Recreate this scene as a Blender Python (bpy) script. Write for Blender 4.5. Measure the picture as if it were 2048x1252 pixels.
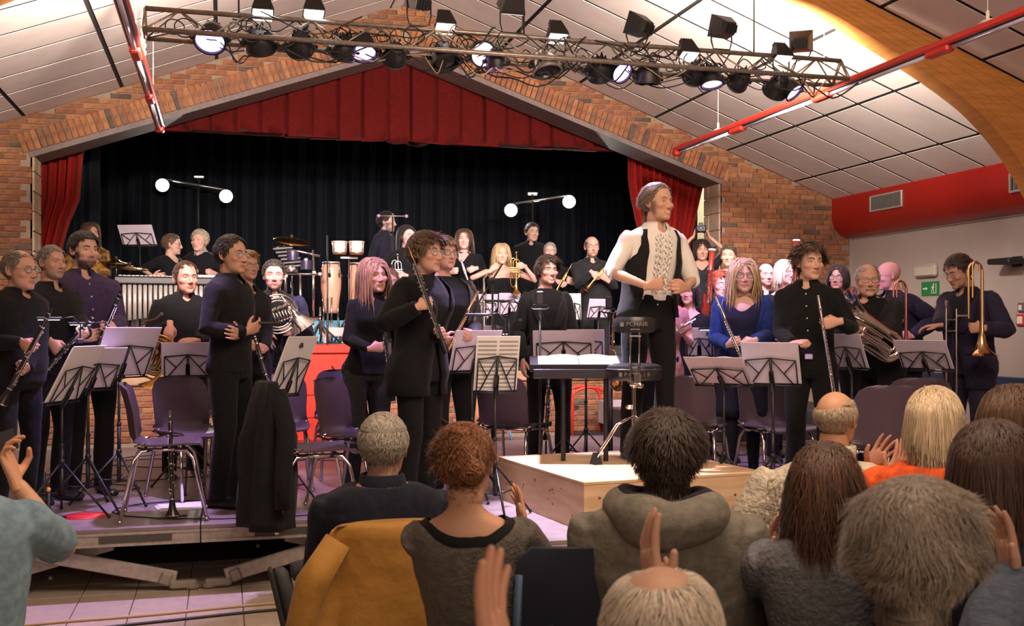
import bpy, math, random
import numpy as np
from mathutils import Matrix, Vector
PI=math.pi; R=math.radians
random.seed(7); RNG=np.random.default_rng(7)
S=bpy.context.scene
for o in list(bpy.data.objects): bpy.data.objects.remove(o)
COL=S.collection
# ---------------- camera ----------------
F=2116.0; PSI=R(15.3); CAMH=1.55; HZ=658.0
cd=bpy.data.cameras.new('camera'); cam=bpy.data.objects.new('camera',cd); COL.objects.link(cam)
cam.location=(0,0,CAMH); cam.rotation_euler=(PI/2,0,-PSI)
cd.sensor_width=36; cd.lens=36*F/2048; cd.shift_y=(HZ-626)/2048; cd.clip_start=.05
cd.dof.use_dof=True; cd.dof.focus_distance=7.2; cd.dof.aperture_fstop=7.0
S.camera=cam
S.view_settings.view_transform='Standard'; S.view_settings.look='None'
S.view_settings.gamma=1; S.view_settings.use_curve_mapping=False
S.view_settings.exposure=0.0
w=bpy.data.worlds.new('world'); S.world=w; w.use_nodes=True
w.node_tree.nodes['Background'].inputs[0].default_value=(.9,.72,.6,1); w.node_tree.nodes['Background'].inputs[1].default_value=.05
def lamp(kind,name,loc,energy,color,target=None,size=.2,spot=60,blend=.5,sy=None):
    l=bpy.data.lights.new(name,kind); l.energy=energy; l.color=color
    if kind=='SPOT': l.spot_size=R(spot); l.spot_blend=blend; l.shadow_soft_size=size
    elif kind=='AREA':
        l.size=size
        if sy: l.shape='RECTANGLE'; l.size_y=sy
    else: l.shadow_soft_size=size
    o=bpy.data.objects.new(name,l); COL.objects.link(o); o.location=loc
    if target is not None: o.rotation_euler=(Vector(target)-Vector(loc)).to_track_quat('-Z','Y').to_euler()
    return o
WARM=(1.0,.74,.54)
lamp('AREA','hall_front_fill',(1.9,2.6,4.4),250,WARM,(1.9,6.4,1.0),3.6,sy=1.6)  # added warm fill for the front-row faces, not a hall fixture
lamp('AREA','hall_rear_fill',(1.0,-2.5,2.8),100,WARM,(2.4,9,2.6),3.0,sy=2)  # added ambient fill from behind the camera, not a hall fixture
lamp('SPOT','ceiling_flood',(4.1,7.3,3.66),650,(1,.86,.74),(4.9,8.9,4.2),.10,160,.8)
lamp('SPOT','ceiling_flood',(-.2,7.3,3.66),650,(1,.86,.74),(-1.0,8.9,4.2),.10,160,.8)
for x,tx,ty,en in ((-.1,.1,10.6,420),(.9,.8,12.0,520),(1.8,2.2,12.2,520),(2.9,3.6,12,520),(3.9,5.0,10.4,340)):
    lamp('SPOT','white_stage_light',(x,7.15,3.30),en,(1,.80,.83),(tx,ty,1.4),.07,60,.6)
for x,tx,ty,en,c,sp in ((-.25,-.65,6.85,480,(.68,.46,1),44),(.95,1.15,8.3,240,(.66,.44,1),50),(1.85,2.35,6.1,1150,(.90,.80,1),40),(1.85,1.3,6.35,480,(.66,.50,1),40),(2.75,3.2,6.3,250,(.75,.64,1),50),(3.35,4.0,8.6,220,(.6,.44,1),58),(3.95,5.2,8.8,240,(.62,.42,1),58)):
    lamp('SPOT','violet_stage_light',(x,6.98,3.22),en,c,(tx,ty,.4),.06,sp,.5)
lamp('SPOT','back_lamp',(.2,14.8,3.2),120,(1,.97,.9),(1.2,8,1.5),.08,80,.5)
lamp('SPOT','back_lamp',(4.4,14.8,3.0),120,(1,.97,.9),(3.0,8,1.5),.08,80,.5)
lamp('AREA','side_room_light',(7.2,12.3,4.2),90,(1,.95,.75),(7.0,12.9,2.6),.5)
lamp('SPOT','white_stage_light',(2.35,7.1,3.25),230,(1,.82,.84),(2.6,8.7,1.7),.06,36,.7)  # extra spot added to brighten the laughing youth in the middle row

# ---------------- projection helpers ----------------
CP,SP=math.cos(PSI),math.sin(PSI)
def W(u,v,d):
    t=(u-1024)/F
    return np.array([d*(t*CP+SP), d*(-t*SP+CP), CAMH+d*(HZ-v)/F])
def dY(u,Y): return Y/(-(u-1024)/F*SP+CP)
def WY(u,v,Y): return W(u,v,dY(u,Y))
def WG(u,v,z): return W(u,v,(CAMH-z)*F/(v-HZ))
def azim(u): return math.atan((u-1024)/F)+PSI
# ---------------- materials ----------------
MATS={}
def mat(name,col=(.5,.5,.5),rough=.5,metal=0,emit=None,es=1,noise=0,nscale=20,bump=0,bscale=40,attr=False,sheen=0,spec=.5,trans=0,stretch=None,coat=0,col2=None,bdist=.01):
    if name in MATS: return MATS[name]
    m=bpy.data.materials.new(name); m.use_nodes=True; nt=m.node_tree; N=nt.nodes; L=nt.links
    b=N['Principled BSDF']; b.inputs['Base Color'].default_value=(*col,1); b.inputs['Roughness'].default_value=rough
    b.inputs['Metallic'].default_value=metal; b.inputs['Specular IOR Level'].default_value=spec
    if sheen: b.inputs['Sheen Weight'].default_value=sheen; b.inputs['Sheen Roughness'].default_value=.5
    if trans: b.inputs['Transmission Weight'].default_value=trans
    if coat: b.inputs['Coat Weight'].default_value=coat
    if emit: b.inputs['Emission Color'].default_value=(*emit,1); b.inputs['Emission Strength'].default_value=es
    tc=N.new('ShaderNodeTexCoord'); mp=N.new('ShaderNodeMapping'); L.new(tc.outputs['Object'],mp.inputs[0])
    if stretch: mp.inputs['Scale'].default_value=stretch
    if attr:
        a=N.new('ShaderNodeAttribute'); a.attribute_name='Col'; L.new(a.outputs['Color'],b.inputs['Base Color'])
    if noise:
        n=N.new('ShaderNodeTexNoise'); n.inputs['Scale'].default_value=nscale; n.inputs['Detail'].default_value=5; L.new(mp.outputs[0],n.inputs[0])
        mx=N.new('ShaderNodeMix'); mx.data_type='RGBA'
        c2=col2 or tuple(c*(1-noise) for c in col)
        mx.inputs[6].default_value=(*col,1); mx.inputs[7].default_value=(*c2,1)
        cr=N.new('ShaderNodeMapRange'); cr.inputs[1].default_value=.38; cr.inputs[2].default_value=.62; L.new(n.outputs[0],cr.inputs[0]); L.new(cr.outputs[0],mx.inputs[0])
        if attr:
            mx.blend_type='MULTIPLY'; mx.inputs[0].default_value=1
            g=N.new('ShaderNodeMapRange'); g.inputs[3].default_value=1-noise; g.inputs[4].default_value=1; L.new(n.outputs[0],g.inputs[0])
            L.remove(mx.inputs[0].links[0]); L.new(a.outputs['Color'],mx.inputs[6]); L.new(g.outputs[0],mx.inputs[7])
        L.new(mx.outputs[2],b.inputs['Base Color'])
    if bump:
        n2=N.new('ShaderNodeTexNoise'); n2.inputs['Scale'].default_value=bscale; n2.inputs['Detail'].default_value=4; L.new(mp.outputs[0],n2.inputs[0])
        bp=N.new('ShaderNodeBump'); bp.inputs['Strength'].default_value=bump; bp.inputs['Distance'].default_value=bdist; L.new(n2.outputs[0],bp.inputs['Height']); L.new(bp.outputs[0],b.inputs['Normal'])
    MATS[name]=m; return m
def cloth(name,col,rough=.9,bump=.3,scale=11,sheen=.04): return mat('cloth_'+name,col,rough,noise=.25,nscale=35,bump=bump,bscale=scale,sheen=sheen,bdist=.03,spec=.2)
# ---------------- mesh builder ----------------
def nrm(v):
    v=np.asarray(v,float); n=np.linalg.norm(v); return v/n if n>1e-9 else v
class MB:
    def __init__(s): s.V=[]; s.Q=[]; s.T=[]; s.P=[]; s.n=0; s.C=[]; s.qm=[]; s.tm=[]
    def add(s,V,Q=None,T=None,col=None,m=0):
        V=np.asarray(V,float).reshape(-1,3); s.V.append(V)
        if Q is not None and len(Q): Q=np.asarray(Q,int).reshape(-1,4)+s.n; s.Q.append(Q); s.qm.append(np.full(len(Q),m))
        if T is not None and len(T): T=np.asarray(T,int).reshape(-1,3)+s.n; s.T.append(T); s.tm.append(np.full(len(T),m))
        if col is None: col=(1,1,1)
        c=np.asarray(col,float)
        if c.ndim==1: c=np.tile(c,(len(V),1))
        s.C.append(c); s.n+=len(V); return s
    def merge(s,o,M=None):
        V=np.concatenate(o.V); 
        if M is not None: V=xf(M,V)
        base=s.n; s.V.append(V); s.C.append(np.concatenate(o.C)); s.n+=len(V)
        for q,m in zip(o.Q,o.qm): s.Q.append(q+base); s.qm.append(m)
        for q,m in zip(o.T,o.tm): s.T.append(q+base); s.tm.append(m)
        return s
    def xform(s,M): s.V=[xf(M,v) for v in s.V]; return s
    def box(s,c,sz,Rm=None,bev=0,m=0,col=None):
        c=np.asarray(c,float); h=np.asarray(sz,float)/2
        if bev<=0:
            V=np.array([[x,y,z] for x in(-1,1) for y in(-1,1) for z in(-1,1)],float)*h
            Q=[[0,1,3,2],[4,6,7,5],[0,4,5,1],[2,3,7,6],[0,2,6,4],[1,5,7,3]]; T=[]
        else:
            b=min(bev,h.min()*.9); V=[];idx={}
            for i,sx in enumerate((-1,1)):
                for j,sy in enumerate((-1,1)):
                    for k,sz_ in enumerate((-1,1)):
                        sg=np.array([sx,sy,sz_])
                        for ax in range(3):
                            p=sg*(h-b); p[ax]=sg[ax]*h[ax]; idx[(i,j,k,ax)]=len(V); V.append(p)
            V=np.array(V); Q=[];T=[]
            def I(*a): return idx[a]
            for ax in range(3):
                o1,o2=(ax+1)%3,(ax+2)%3
                for sgn in (0,1):
                    def key(a,b_):
                        k=[0,0,0]; k[ax]=sgn;k[o1]=a;k[o2]=b_; return I(*k,ax)
                    q=[key(0,0),key(1,0),key(1,1),key(0,1)]
                    Q.append(q if sgn else q[::-1])
                for a in (0,1):
                    for b_ in (0,1):
                        def k2(e,face):
                            k=[0,0,0]; k[ax]=e;k[o1]=a;k[o2]=b_; return I(*k,face)
                        q=[k2(0,o1),k2(1,o1),k2(1,o2),k2(0,o2)]
                        Q.append(q if (a==b_) else q[::-1])
            for i in(0,1):
                for j in(0,1):
                    for k in(0,1):
                        t=[I(i,j,k,0),I(i,j,k,1),I(i,j,k,2)]
                        T.append(t if (i+j+k)%2 else t[::-1])
        if Rm is not None: V=V@np.asarray(Rm)[:3,:3].T
        return s.add(V+c,Q,T,m=m,col=col)
    def rings(s,rs,close=True,cap=(True,True),m=0,col=None,wrap=False):
        rs=np.asarray(rs,float); n,k=rs.shape[:2]; V=rs.reshape(-1,3); Q=[];T=[]
        kk=k if close else k-1
        i=np.arange(n if wrap else n-1)[:,None]; j=np.arange(kk)[None,:]
        a=i*k+j; b=i*k+(j+1)%k; i2=(i+1)%n; c=i2*k+(j+1)%k; d=i2*k+j
        Q=np.stack([a,b,c,d],-1).reshape(-1,4)
        V2=[V]; cnt=len(V)
        if close and not wrap:
            for e,cp in ((0,cap[0]),(n-1,cap[1])):
                if cp:
                    V2.append(rs[e].mean(0)[None]); 
                    for jj in range(k):
                        t=[e*k+jj,e*k+(jj+1)%k,cnt]; T.append(t[::-1] if e==0 else t)
                    cnt+=1
        V=np.concatenate(V2)
        if col is not None and np.asarray(col).ndim==2 and len(col)<len(V): col=np.vstack([col,np.tile(np.asarray(col)[-1],(len(V)-len(col),1))])
        return s.add(V,Q,T,m=m,col=col)
    def tube(s,pts,r,seg=8,cap=(True,True),m=0,col=None,flat=1.0,up=None,wrap=False):
        P=np.asarray(pts,float); n=len(P); rr=np.full(n,r,float) if np.isscalar(r) else np.asarray(r,float)
        tg=np.zeros_like(P); tg[1:-1]=P[2:]-P[:-2]; tg[0]=P[1]-P[0]; tg[-1]=P[-1]-P[-2]
        if wrap: tg[0]=P[1]-P[-1]; tg[-1]=P[0]-P[-2]
        tg/=np.maximum(np.linalg.norm(tg,axis=1)[:,None],1e-9)
        u=np.asarray(up,float) if up is not None else (np.array([0,0,1.]) if abs(tg[0][2])<.9 else np.array([1.,0,0]))
        ang=np.arange(seg)*2*PI/seg; out=[]
        for i in range(n):
            u=u-tg[i]*u.dot(tg[i]); u=nrm(u); v=np.cross(tg[i],u)
            out.append(P[i]+rr[i]*(np.cos(ang)[:,None]*u*flat+np.sin(ang)[:,None]*v))
        return s.rings(out,cap=cap,m=m,col=col,wrap=wrap)
    def rod(s,a,b,r,seg=6,m=0,r2=None,col=None): return s.tube([a,b],[r,r if r2 is None else r2],seg,m=m,col=col)
    def lathe(s,prof,M=None,seg=16,m=0,col=None,cap=(True,True)):
        ang=np.arange(seg)*2*PI/seg
        rs=[np.stack([r*np.cos(ang),r*np.sin(ang),np.full(seg,z)],-1) for r,z in prof]
        rs=np.array(rs)
        if M is not None: rs=xf(M,rs.reshape(-1,3)).reshape(rs.shape)
        return s.rings(rs,m=m,col=col,cap=cap)
    def ball(s,c,r,seg=10,m=0,col=None,Rm=None):
        r=np.asarray([r]*3 if np.isscalar(r) else r,float); n=max(4,seg//2+1)
        th=np.linspace(.02,PI-.02,n); ang=np.arange(seg)*2*PI/seg
        rs=np.array([np.stack([np.sin(t)*np.cos(ang),np.sin(t)*np.sin(ang),-np.cos(t)*np.ones(seg)],-1) for t in th])*r
        if Rm is not None: rs=rs@np.asarray(Rm)[:3,:3].T
        return s.rings(rs+np.asarray(c,float),m=m,col=col)
    def build(s,name,mats,parent=None,smooth=True,sharp=None,attr=False):
        V=np.concatenate(s.V); Q=np.concatenate(s.Q) if s.Q else np.zeros((0,4),int); T=np.concatenate(s.T) if s.T else np.zeros((0,3),int)
        me=bpy.data.meshes.new(name); me.vertices.add(len(V)); me.vertices.foreach_set('co',V.astype(np.float32).ravel())
        nl=len(Q)*4+len(T)*3; me.loops.add(nl); me.polygons.add(len(Q)+len(T))
        me.loops.foreach_set('vertex_index',np.concatenate([Q.ravel(),T.ravel()]).astype(np.int32))
        st=np.concatenate([np.arange(len(Q))*4,len(Q)*4+np.arange(len(T))*3]).astype(np.int32)
        me.polygons.foreach_set('loop_start',st)
        mi=np.concatenate([*(s.qm),*(s.tm)]).astype(np.int32) if (s.qm or s.tm) else np.zeros(0,np.int32)
        me.polygons.foreach_set('material_index',mi)
        if not isinstance(mats,(list,tuple)): mats=[mats]
        for mm in mats: me.materials.append(mm)
        me.update(calc_edges=True)
        if attr:
            C=np.concatenate(s.C); C=np.hstack([C,np.ones((len(C),1))])
            a=me.color_attributes.new('Col','FLOAT_COLOR','POINT'); a.data.foreach_set('color',C.astype(np.float32).ravel())
        me.polygons.foreach_set('use_smooth',np.full(len(me.polygons),bool(smooth)))
        if smooth and sharp is not None: me.set_sharp_from_angle(angle=R(sharp))
        me.validate()
        o=bpy.data.objects.new(name,me); COL.objects.link(o)
        if parent is not None: o.parent=parent
        return o
def xf(M,V):
    M=np.asarray(M); return V@M[:3,:3].T+M[:3,3]
def frame(o,x,y,z):
    M=np.eye(4); M[:3,0]=x; M[:3,1]=y; M[:3,2]=z; M[:3,3]=o; return M
def axisM(a,b,up=(0,0,1)):
    """z axis along a->b, origin a"""
    a=np.asarray(a,float); z=nrm(np.asarray(b,float)-a); u=np.asarray(up,float)
    if abs(z.dot(nrm(u)))>.97: u=np.array([0,1.,0])
    x=nrm(np.cross(u,z)); y=np.cross(z,x); return frame(a,x,y,z)
def rotz(a): c,s=math.cos(a),math.sin(a); return np.array([[c,-s,0],[s,c,0],[0,0,1.]])
def rotx(a): c,s=math.cos(a),math.sin(a); return np.array([[1.,0,0],[0,c,-s],[0,s,c]])
def roty(a): c,s=math.cos(a),math.sin(a); return np.array([[c,0,s],[0,1.,0],[-s,0,c]])
def mat4(R3,t=(0,0,0)): M=np.eye(4); M[:3,:3]=R3; M[:3,3]=t; return M
def tag(o,label=None,cat=None,group=None,kind=None):
    if label: o['label']=label
    if cat: o['category']=cat
    if group: o['group']=group
    if kind: o['kind']=kind
    return o
def empty(name,loc=(0,0,0),rz=0,label=None,cat=None,group=None,kind=None):
    o=bpy.data.objects.new(name,None); COL.objects.link(o); o.location=tuple(loc); o.rotation_euler=(0,0,rz); o.empty_display_size=.1
    return tag(o,label,cat,group,kind)
def dup(root,loc,rz=0,label=None,group=None,scale=None):
    r=root.copy(); COL.objects.link(r); r.location=tuple(loc); r.rotation_euler=(0,0,rz)
    if label: r['label']=label
    if group: r['group']=group
    if scale: r.scale=scale
    for ch in list(root.children):
        c=ch.copy(); COL.objects.link(c); c.parent=r
        for g in list(ch.children):
            k=g.copy(); COL.objects.link(k); k.parent=c
    return r
def struct(o): o['kind']='structure'; return o
# remesh in a scratch scene
_tmp=bpy.data.scenes.new('scratch')
def remesh(mb,voxel,smooth=3,factor=.5):
    o=mb.build('tmp_shape',mat('plain'),smooth=True); COL.objects.unlink(o); _tmp.collection.objects.link(o)
    m=o.modifiers.new('r','REMESH'); m.mode='VOXEL'; m.voxel_size=voxel
    if smooth: k=o.modifiers.new('s','SMOOTH'); k.iterations=smooth; k.factor=factor
    vl=_tmp.view_layers[0]; vl.update(); dg=vl.depsgraph
    ev=o.evaluated_get(dg); me=ev.to_mesh()
    V=np.empty(len(me.vertices)*3,np.float32); me.vertices.foreach_get('co',V)
    Nn=np.empty(len(me.vertices)*3,np.float32); me.vertices.foreach_get('normal',Nn)
    nl=len(me.loops); li=np.empty(nl,np.int32); me.loops.foreach_get('vertex_index',li)
    tot=np.empty(len(me.polygons),np.int32); me.polygons.foreach_get('loop_total',tot)
    st=np.empty(len(me.polygons),np.int32); me.polygons.foreach_get('loop_start',st)
    q=st[tot==4]; Q=li[q[:,None]+np.arange(4)]; t=st[tot==3]; T=li[t[:,None]+np.arange(3)] if len(t) else np.zeros((0,3),int)
    ev.to_mesh_clear(); md=o.data; bpy.data.objects.remove(o); bpy.data.meshes.remove(md)
    return V.reshape(-1,3).astype(float),Nn.reshape(-1,3).astype(float),Q.astype(int),T.astype(int)
def wnoise(P,f,seed=0):
    """smooth pseudo-noise, about -1..1"""
    r=np.random.default_rng(seed); o=np.zeros(len(P))
    for i in range(5):
        k=nrm(r.normal(size=3))*f*(.7+.5*i*.4); k2=nrm(r.normal(size=3))*f*.6
        o+=np.sin(P@k+r.uniform(0,6)+1.3*np.sin(P@k2+r.uniform(0,6)))/(1+.3*i)
    return o/2.6
# ================= PEOPLE =================
def sde(P,c,r):
    q=P-np.asarray(c,float); r=np.asarray(r,float); k0=np.linalg.norm(q/r,axis=1); k1=np.linalg.norm(q/(r*r),axis=1)
    return k0*(k0-1)/np.maximum(k1,1e-6)
def sdc(P,a,b,r):
    a=np.asarray(a,float);b=np.asarray(b,float); ab=b-a; h=np.clip(((P-a)@ab)/ab.dot(ab),0,1); return np.linalg.norm(P-a-h[:,None]*ab,axis=1)-r
def smin(a,b,k): h=np.clip(.5+.5*(b-a)/k,0,1); return b*(1-h)+a*h-k*h*(1-h)
def smax(a,b,k): return -smin(-a,-b,k)
def head_sdf(P,p):
    X=P.copy(); X[:,0]=np.abs(X[:,0]); jw=p.get('jaw',1.0); ch=p.get('cheek',0); sm=p.get('smile',.3); ns=p.get('nose',1.0); op=p.get('open',0)
    d=sde(X,(0,1.2,2.9),(7.5,9.6,8.6))
    d=smin(d,sde(X,(0,-2.6,-2.6),(6.5*(.5+.5*jw),6.1,8.0)),1.8)
    d=smin(d,sde(X,(0,-3.2,-7.4),(5.2*jw,4.9,3.9)),1.6)
    d=smin(d,sdc(X,(0,-7.1,-9.7),(1.0,-7.0,-9.7),1.35*jw),1.3)
    d=smin(d,sdc(X,(0,-8.3,1.9),(3.9,-7.0,2.2),.85),1.2)
    d=smin(d,sde(X,(4.1,-6.0,-2.6+.3*sm),(2.2+ch,2.0+ch,1.8+ch)),1.2)
    d=smax(d,-(sde(X,(3.25,-10.0,.1),(2.1,2.1,1.5))),1.0)
    d=smin(d,sdc(X,(0,-8.3,.6),(0,-10.3*1.0-.25*ns,-3.0),.72*ns),.7)
    d=smin(d,sdc(X,(0,-9.9-.35*ns,-3.4),(.3,-9.9,-3.6),.85*ns),.5)
    d=smin(d,sde(X,(1.15*ns,-9.0,-3.8),(.75*ns,.9,.6)),.35)
    zc=-6.4+.55*sm; xc=2.3+.5*sm
    d=smin(d,sdc(X,(0,-8.75,-5.9),(xc*.8,-8.0+.3*sm,zc+.15),.42),.6)
    d=smin(d,sdc(X,(0,-8.55,-7.1-op*.6),(xc*.75,-7.8,zc-.35-op*.5),.5),.6)
    d=smax(d,-sdc(X,(0,-9.35,-6.5-op*.3),(xc,-8.35+.3*sm,zc),.16+op*.32),.25)
    d=smin(d,sde(X,(0,2.0,-9.5),(5.3*(.6+.4*jw),5.2,5.0)),1.5)
    return d
def ysurf(x,z,p,y0=-16.):
    P=np.array([[x,y0,z]],float)
    for _ in range(40): P[:,1]+=head_sdf(P,p)*.8
    return P[0,1]
_s=np.arange(72)*2*PI/72; AZ=_s-.62*np.sin(_s)
EL=R(1)*np.concatenate([np.linspace(-86,-56,7),np.linspace(-52,20,38),np.linspace(25,87,13)])
HG=np.stack([(np.cos(EL)[:,None]*np.sin(AZ)[None]),(-np.cos(EL)[:,None]*np.cos(AZ)[None]),np.repeat(np.sin(EL)[:,None],72,1)],-1).reshape(-1,3)
ORI=np.array([0,-1.2,-1.0])
def head_grid(p):
    t=np.full(len(HG),17.0)
    for _ in range(22): t-=head_sdf(ORI+HG*t[:,None],p)*.8
    return ORI+HG*t[:,None]
def grid_faces(n,k):
    i=np.arange(n-1)[:,None]; j=np.arange(k)[None]; return np.stack([i*k+j,i*k+(j+1)%k,(i+1)*k+(j+1)%k,(i+1)*k+j],-1).reshape(-1,4)
HQ=grid_faces(len(EL),72)
def sstep(x,a,b): t=np.clip((x-a)/(b-a),0,1); return t*t*(3-2*t)
def hairline(a,hl):
    a=np.abs(a); xs=[0,.45,.85,1.15,1.4,1.62,1.85,2.15,2.6,PI]; f=hl.get('front',6.3); sb=hl.get('burn',-1.2); nape=hl.get('nape',-7.2)
    ys=[f,f+hl.get('temple',.3),f-1.6+hl.get('temple',.3),2.6,1.2 if sb>-1 else .5,sb,1.2,-4.0,nape+.8,nape]
    return np.interp(a,xs,ys)
def scalp_mask(P,hl):
    a=np.arctan2(P[:,0],-P[:,1]-1.0); m=P[:,2]-hairline(a,hl)
    if hl.get('bald'):
        r=hl['bald']; c=np.array(hl.get('baldc',(0,-2,11.5)),float); m=np.minimum(m,(np.linalg.norm((P-c)*np.array([1,.75,1]),axis=1)-r)*1.0)
    return m
def skin_cols(P,p,skin,lip,beardc=None,beard=0,stub=0):
    x=np.abs(P[:,0]); y=P[:,1]; z=P[:,2]; C=np.tile(np.asarray(skin,float),(len(P),1)); fr=y<-4
    def mix(m,c):
        nonlocal C; C=C*(1-m[:,None])+np.asarray(c)*m[:,None]
    mix(.35*np.exp(-(((x-4.2)/2)**2+((z+3)/2)**2))*fr,(skin[0]*1.02,skin[1]*.62,skin[2]*.6))
    mix(.3*np.exp(-((x/1.6)**2+((z+3.4)/1.4)**2))*fr,(skin[0],skin[1]*.62,skin[2]*.6))
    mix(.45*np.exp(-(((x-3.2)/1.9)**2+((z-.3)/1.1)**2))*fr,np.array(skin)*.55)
    if stub: mix(stub*sstep(-z,3.8,5.2)*sstep(-y,-1,1)*sstep(z,-14,-11.5),np.asarray(beardc))
    if beard:
        a=np.arctan2(P[:,0],-P[:,1]-1.0); zone=np.maximum(sstep(-z,5.2,7.6)*sstep(-y,-.5,1.5),.8*sstep(-z,4.3,4.9)*sstep(z,-6.2,-5.4)*sstep(-x,-3.4,-2.2)*sstep(-y,5,6))*(1-.9*np.exp(-((x/2.3)**2+((z+6.6)/.8)**2)*1.2))
        side=sstep(x,5.0,6.3)*sstep(-z,.3,2.5)*sstep(-y,.2,1.2)*sstep(y,-5.5,-4.2)
        mix(np.clip(np.maximum(zone,side),0,1)*beard,np.asarray(beardc))
    if p.get('burns'): mix(.75*sstep(x,4.9,6.0)*sstep(-z,-.8,.4)*sstep(-y,-.8,.4)*sstep(y,-5.2+.0,-3.6)*sstep(z,-9.4,-7),np.asarray(beardc))
    sm=p.get('smile',.3); op=p.get('open',0); zc=-6.5+.55*sm*(x/2.5)**2-op*.25; wd=2.35+.5*sm
    lipm=sstep(wd-x,0,.5)*np.exp(-((z-zc)/(.62+op*.5))**4)*fr; mix(.85*lipm,lip)
    line=sstep(wd-x,0,.4)*np.exp(-((z-zc)/(.16))**2)*fr
    if op>0: mix(sstep(wd*.85-x,0,.5)*np.exp(-((z-zc-.05)/(.22+.42*op))**4)*fr,(.86,.82,.76))
    else: mix(.75*line,(.10,.03,.03))
    return np.clip(C,0,1)
def head_parts(p,sk,hc,M,body,quality=1,eye=(.09,.05,.03),beard=0,stub=0,burn=None,noeyes=False):
    """adds head, ears, eyes to the body mesh builder; M = head matrix (m), canonical cm"""
    G=head_grid(p); lip=(sk[0]*.75,sk[1]*.36,sk[2]*.36); bc=np.asarray(hc)*.8
    C=skin_cols(G,p,sk,lip,bc,beard,stub)
    # wrinkle free skin; poles
    mb=MB(); mb.add(G,HQ,col=C)
    k=72;n=len(EL); mb.add(np.vstack([G[-k:],G[-k:].mean(0)[None]]),T=[[j,(j+1)%k,k] for j in range(k)],col=sk)
    for sx in (-1,1):
        e=MB(); Rm=roty(sx*R(8))@rotx(R(-12))@rotz(sx*R(-18))
        e.ball((0,0,0),(.55,1.6,2.9),12,col=sk)
        hx=[(sx*(.45),1.45*math.cos(t)*1.05,2.85*math.sin(t)*(1.0 if math.sin(t)>0 else .9)) for t in np.linspace(-1.3,3.6,14)]
        e.tube(hx,.36,6,col=np.array(sk)*[1,.9,.88]); e.xform(mat4(Rm,(sx*7.35,.9,-.6)))
        mb.merge(e)
        if not noeyes:
            ys=ysurf(sx*3.15,.05,p); c=np.array([sx*3.15,ys+.62,.05]); sq=1-.45*max(0,p.get('smile',.3)-.2)
            mb.ball(c,(1.45,1.0,.72*sq),12,col=(.72,.68,.66)); mb.ball(c+(0,-.62,0),(.6,.48,.56*sq),10,col=eye)
            mb.ball(c+(0,.06,.42*sq),(1.62,1.05,.52),12,col=np.array(sk)*[.86,.74,.72])
            mb.ball(c+(0,.05,-.5*sq),(1.5,.95,.34),12,col=np.array(sk)*[.92,.8,.78])
            mb.tube([c+(sx*q,-1.0+.34*q*q,.28*sq-.16*q*q) for q in np.linspace(-1.2,1.3,6)],[.05,.12,.13,.13,.11,.05],5,col=(.05,.03,.025))
            bz=2.05+p.get('browz',0); pts=[]
            for q,dz in ((1.3,-.15),(2.3,.12),(3.3,.3),(4.2,.15),(5.0,-.35)): pts.append((sx*q,ysurf(sx*q,bz+dz,p)+.05,bz+dz))
            bt=p.get('brow',.3); mb.tube(pts,[bt*.8,bt,bt,bt*.8,bt*.3],6,col=bc)
    if p.get('mous'):
        mc=np.array(p['mous'])
        for sx in (-1,1):
            for q in range(46):
                x0=RNG.uniform(.1,2.6); y0=ysurf(sx*x0,-5.15,p) if q%6==0 else y0
                a=np.array([sx*x0,y0-.1,-5.0-.12*x0]); mb.tube([a,a+(sx*.35,-.45,-.5),a+(sx*.7,-.2,-1.35-.2*x0)],[.2,.2,.05],4,col=mc*RNG.uniform(.75,1.15))
    mb.xform(M); body.merge(mb); return G
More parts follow.
